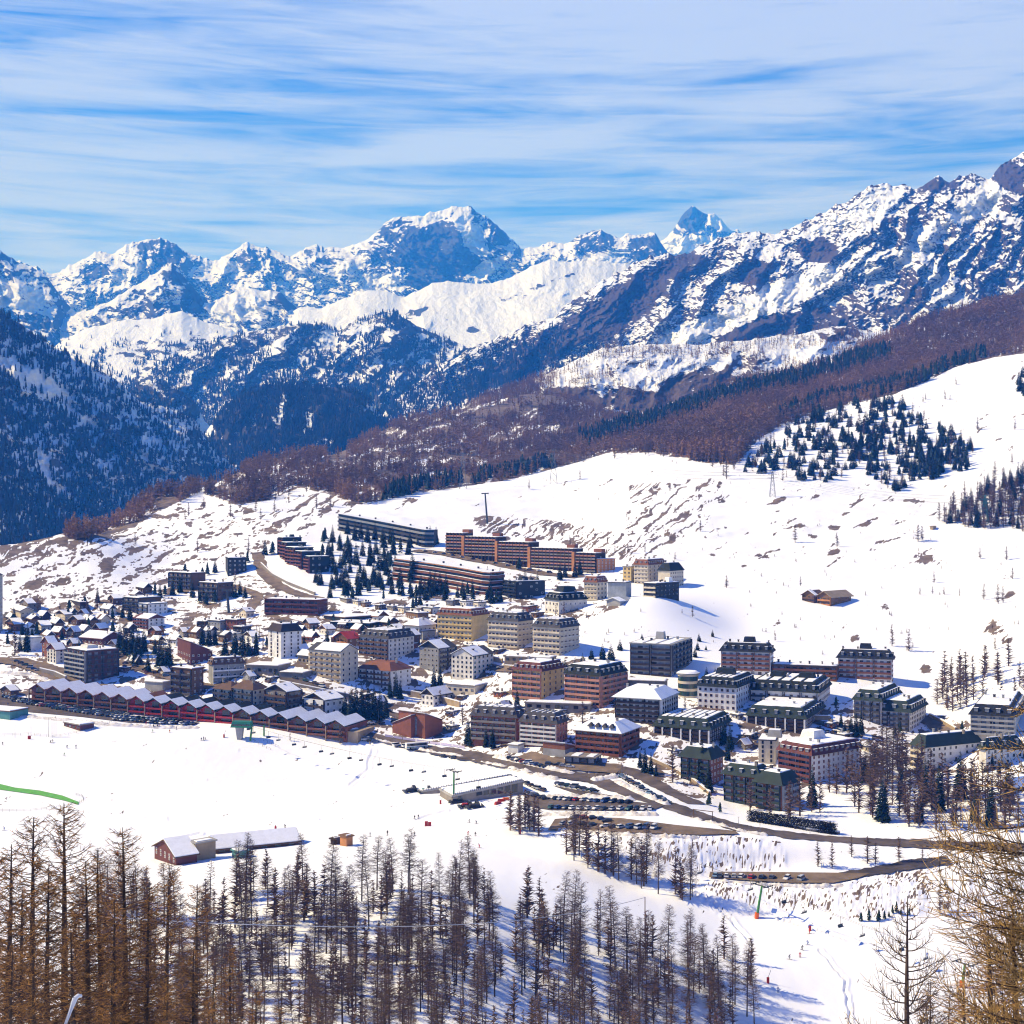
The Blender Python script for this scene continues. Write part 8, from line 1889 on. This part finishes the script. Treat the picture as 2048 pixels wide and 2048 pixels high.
# ------------------------------------------------------------------ near bare tree and the big larch at the right edge
M_bark2 = mat('near_bark', (0.115, 0.075, 0.062), .85, .3, 6, col2=(.045, .032, .03))
M_shoot = mat('near_shoots', (0.60, 0.37, 0.115), .75, .3, 3, col2=(.30, .175, .065))
def limb(S, rg, p0, d, L, r0, depth, curve, gold=0.7, tw=1.0, cones=None, seg=6, sub=.25):
    """a curved tapering branch with side shoots"""
    p = np.array(p0, float); d = np.array(d, float); d /= np.linalg.norm(d)
    n = seg; st = L / n; prev = p; pts = [p]
    for i in range(n):
        d = d + np.array([0, 0, curve / n]) + rg.normal(0, .05, 3); d /= np.linalg.norm(d)
        q = prev + d * st
        w0 = r0 * (1 - i / n) + .0035; w1 = r0 * (1 - (i + 1) / n) + .0035
        ribbon(S, prev, q, w0, w1, rg.random() * 2, 0 if depth > 0 or rg.random() > gold else 1)
        if depth > 0 and i > 0:
            for k in range(int(tw * (2.0 if depth == 1 else 1.6)) + (rg.random() < .5)):
                t = rg.random(); b = prev + (q - prev) * t
                s = np.cross(d, rg.normal(size=3)); s /= np.linalg.norm(s)
                dd = d * rg.uniform(.3, .9) + s * rg.uniform(.5, 1) + np.array([0, 0, .12])
                limb(S, rg, b, dd, L * rg.uniform(.2, .2 + sub) * (1 - .45 * i / n), r0 * .42 * (1 - .5 * i / n), depth - 1, curve * .7, gold, tw, cones, max(3, seg - 2), sub)
        if cones is not None and depth == 1 and rg.random() < .10:
            for a in range(4):
                an = 1.57 * a; tri(cones, tuple(q), tuple(q + np.array([.022 * math.cos(an), .022 * math.sin(an), .025])), tuple(q + np.array([.022 * math.cos(an + 1.57), .022 * math.sin(an + 1.57), .025])), 0); tri(cones, tuple(q + np.array([.022 * math.cos(an), .022 * math.sin(an), .025])), tuple(q + np.array([0, 0, .055])), tuple(q + np.array([.022 * math.cos(an + 1.57), .022 * math.sin(an + 1.57), .025])), 0)
        prev = q
def near_bare():
    rg = np.random.default_rng(31); D_ = 52.0
    base = at(1815, 2500, D_); top = at(1816, 1792, D_); h = top.z - base.z
    o = empty('bare_larch_tree', base); tag(o, 'nearly bare young larch with upswept open branches against the right piste', 'tree')
    mb = MB(); mb.tube([(0, 0, -1), (.02, 0, h * .4), (-.03, 0, h * .7), (0, 0, h)], [.2, .14, .085, .012], 9); mb.build('trunk', M_bark2, o)
    S = soup(); K = soup()
    for i in range(60):
        z = h * (.30 + .68 * (i / 60)); rel = (h - z) / h; a = rg.random() * 6.28
        L = (.25 + 5.2 * rel ** .85) * rg.uniform(.75, 1.1)
        limb(S, rg, (0, 0, z), (math.cos(a), math.sin(a), .05 - .25 * rel), L, .016 + .05 * rel, 1, 1.15, .25, 1.0, K, 8)
    n0 = len(S['v']); S['v'] += K['v']; S['t'] += [tuple(n0 + i for i in t) for t in K['t']]; S['m'] += [2] * len(K['t'])
    obj_of('crown', mesh_np('crown', np.array(S['v']), np.array(S['t']), [M_bark2, M_shoot, M_trunk], S['m']), o)
near_bare()
def near_big():
    rg = np.random.default_rng(41); D_ = 24.0
    base = at(2075, 3100, D_); top = at(2085, 1240, D_ + .5); h = top.z - base.z
    o = empty('golden_larch_tree', base); tag(o, 'big golden twigged larch hanging in close from the right edge, small cones on its boughs', 'tree')
    mb = MB(); mb.tube([(0, 0, -1), (.05, 0, h * .5), (.1, 0, h)], [.32, .2, .03], 10); mb.build('trunk', M_bark2, o)
    S = soup(); K = soup()
    zf = lambda py: -(py - HOR) * D_ / F - base.z
    for py, L, a, up in [(1400,1.2,184,-.2),(1490,1.4,196,-.1),(1560,1.5,182,.0),(1600,2.0,182,.05),(1650,2.2,186,.1),(1690,2.4,176,.15),(1720,2.6,184,.12),(1760,2.9,180,.22),(1800,2.8,186,.28),(1840,3.0,176,.25),(1880,2.7,183,.3),(1930,2.7,178,.2),(1980,2.6,186,.25),(2040,2.6,180,.3),(2100,2.5,184,.4),(2160,2.5,178,.5)]:
        for k in range(1 + (py > 1700)):
            aa = R(a + rg.uniform(-30, 30)); limb(S, rg, (.03, 0, zf(py + rg.uniform(-18, 18))), (math.cos(aa), math.sin(aa), up - .12), L * .72 * rg.uniform(.8, 1.05), .016, 1, .5, .7, 1.7 if py < 1700 else 2.4, K, 10, .42)
    for i in range(75):
        z = zf(1690 + 600 * rg.random() ** .7); a = rg.uniform(1.6, 4.7); limb(S, rg, (.03, 0, z), (math.cos(a), math.sin(a), .1), rg.uniform(.5, 1.35), .009, 1, .6, .95, 2.6, None, 7, .45)
    n0 = len(S['v']); S['v'] += K['v']; S['t'] += [tuple(n0 + i for i in t) for t in K['t']]; S['m'] += [2] * len(K['t'])
    obj_of('crown', mesh_np('crown', np.array(S['v']), np.array(S['t']), [M_bark2, M_shoot, M_trunk], S['m']), o)
near_big()
# bushy golden larch top at the lower right corner and grey larch tops beside the bare tree
for px, pt, d, h, lab, w in [(1985,1840,40,9,'dense golden larch filling the lower right corner under the near boughs',1.4),(2040,1790,46,12,'tall golden larch at the right edge behind the near boughs',1.2),(1930,1960,38,7,'small golden larch left of the one in the lower right corner',1.3),(1860,1955,90,12,'brown larch top right of the nearly bare tree',.9),(1890,1975,96,12,'brown larch top furthest right of the bare tree',.8),(1868,2000,80,9,'small brown larch top just right of the bare tree',.8)]:
    near_tree('gold_larch' if d < 60 else 'larch', px, pt, d, h, lab, 'near larch tops at lower right', w)
# ------------------------------------------------------------------ the air
def build_haze():
    mb = MB(); mb.box(-14000, 14000, -600, 21500, -1500, 4600)
    m = bpy.data.materials.new('mountain_air'); m.use_nodes = True
    nt = m.node_tree; nt.nodes.clear()
    o = nt.nodes.new('ShaderNodeOutputMaterial'); v = nt.nodes.new('ShaderNodeVolumePrincipled')
    v.inputs['Color'].default_value = HAZE_COL
    v.inputs['Absorption Color'].default_value = (1, 1, 1, 1)
    v.inputs['Density'].default_value = HAZE_DENSITY
    v.inputs['Anisotropy'].default_value = 0.0
    nt.links.new(v.outputs[0], o.inputs['Volume'])
    m.volume_intersection_method = 'FAST' if hasattr(m, 'volume_intersection_method') else m.volume_intersection_method
    h = mb.build('haze', m)
    tag(h, 'thin blue mountain air fading the far peaks', 'haze', kind='stuff')
HAZE_COL = (0.03, 0.25, 1.0, 1)
HAZE_DENSITY = 9.0e-5
build_haze()
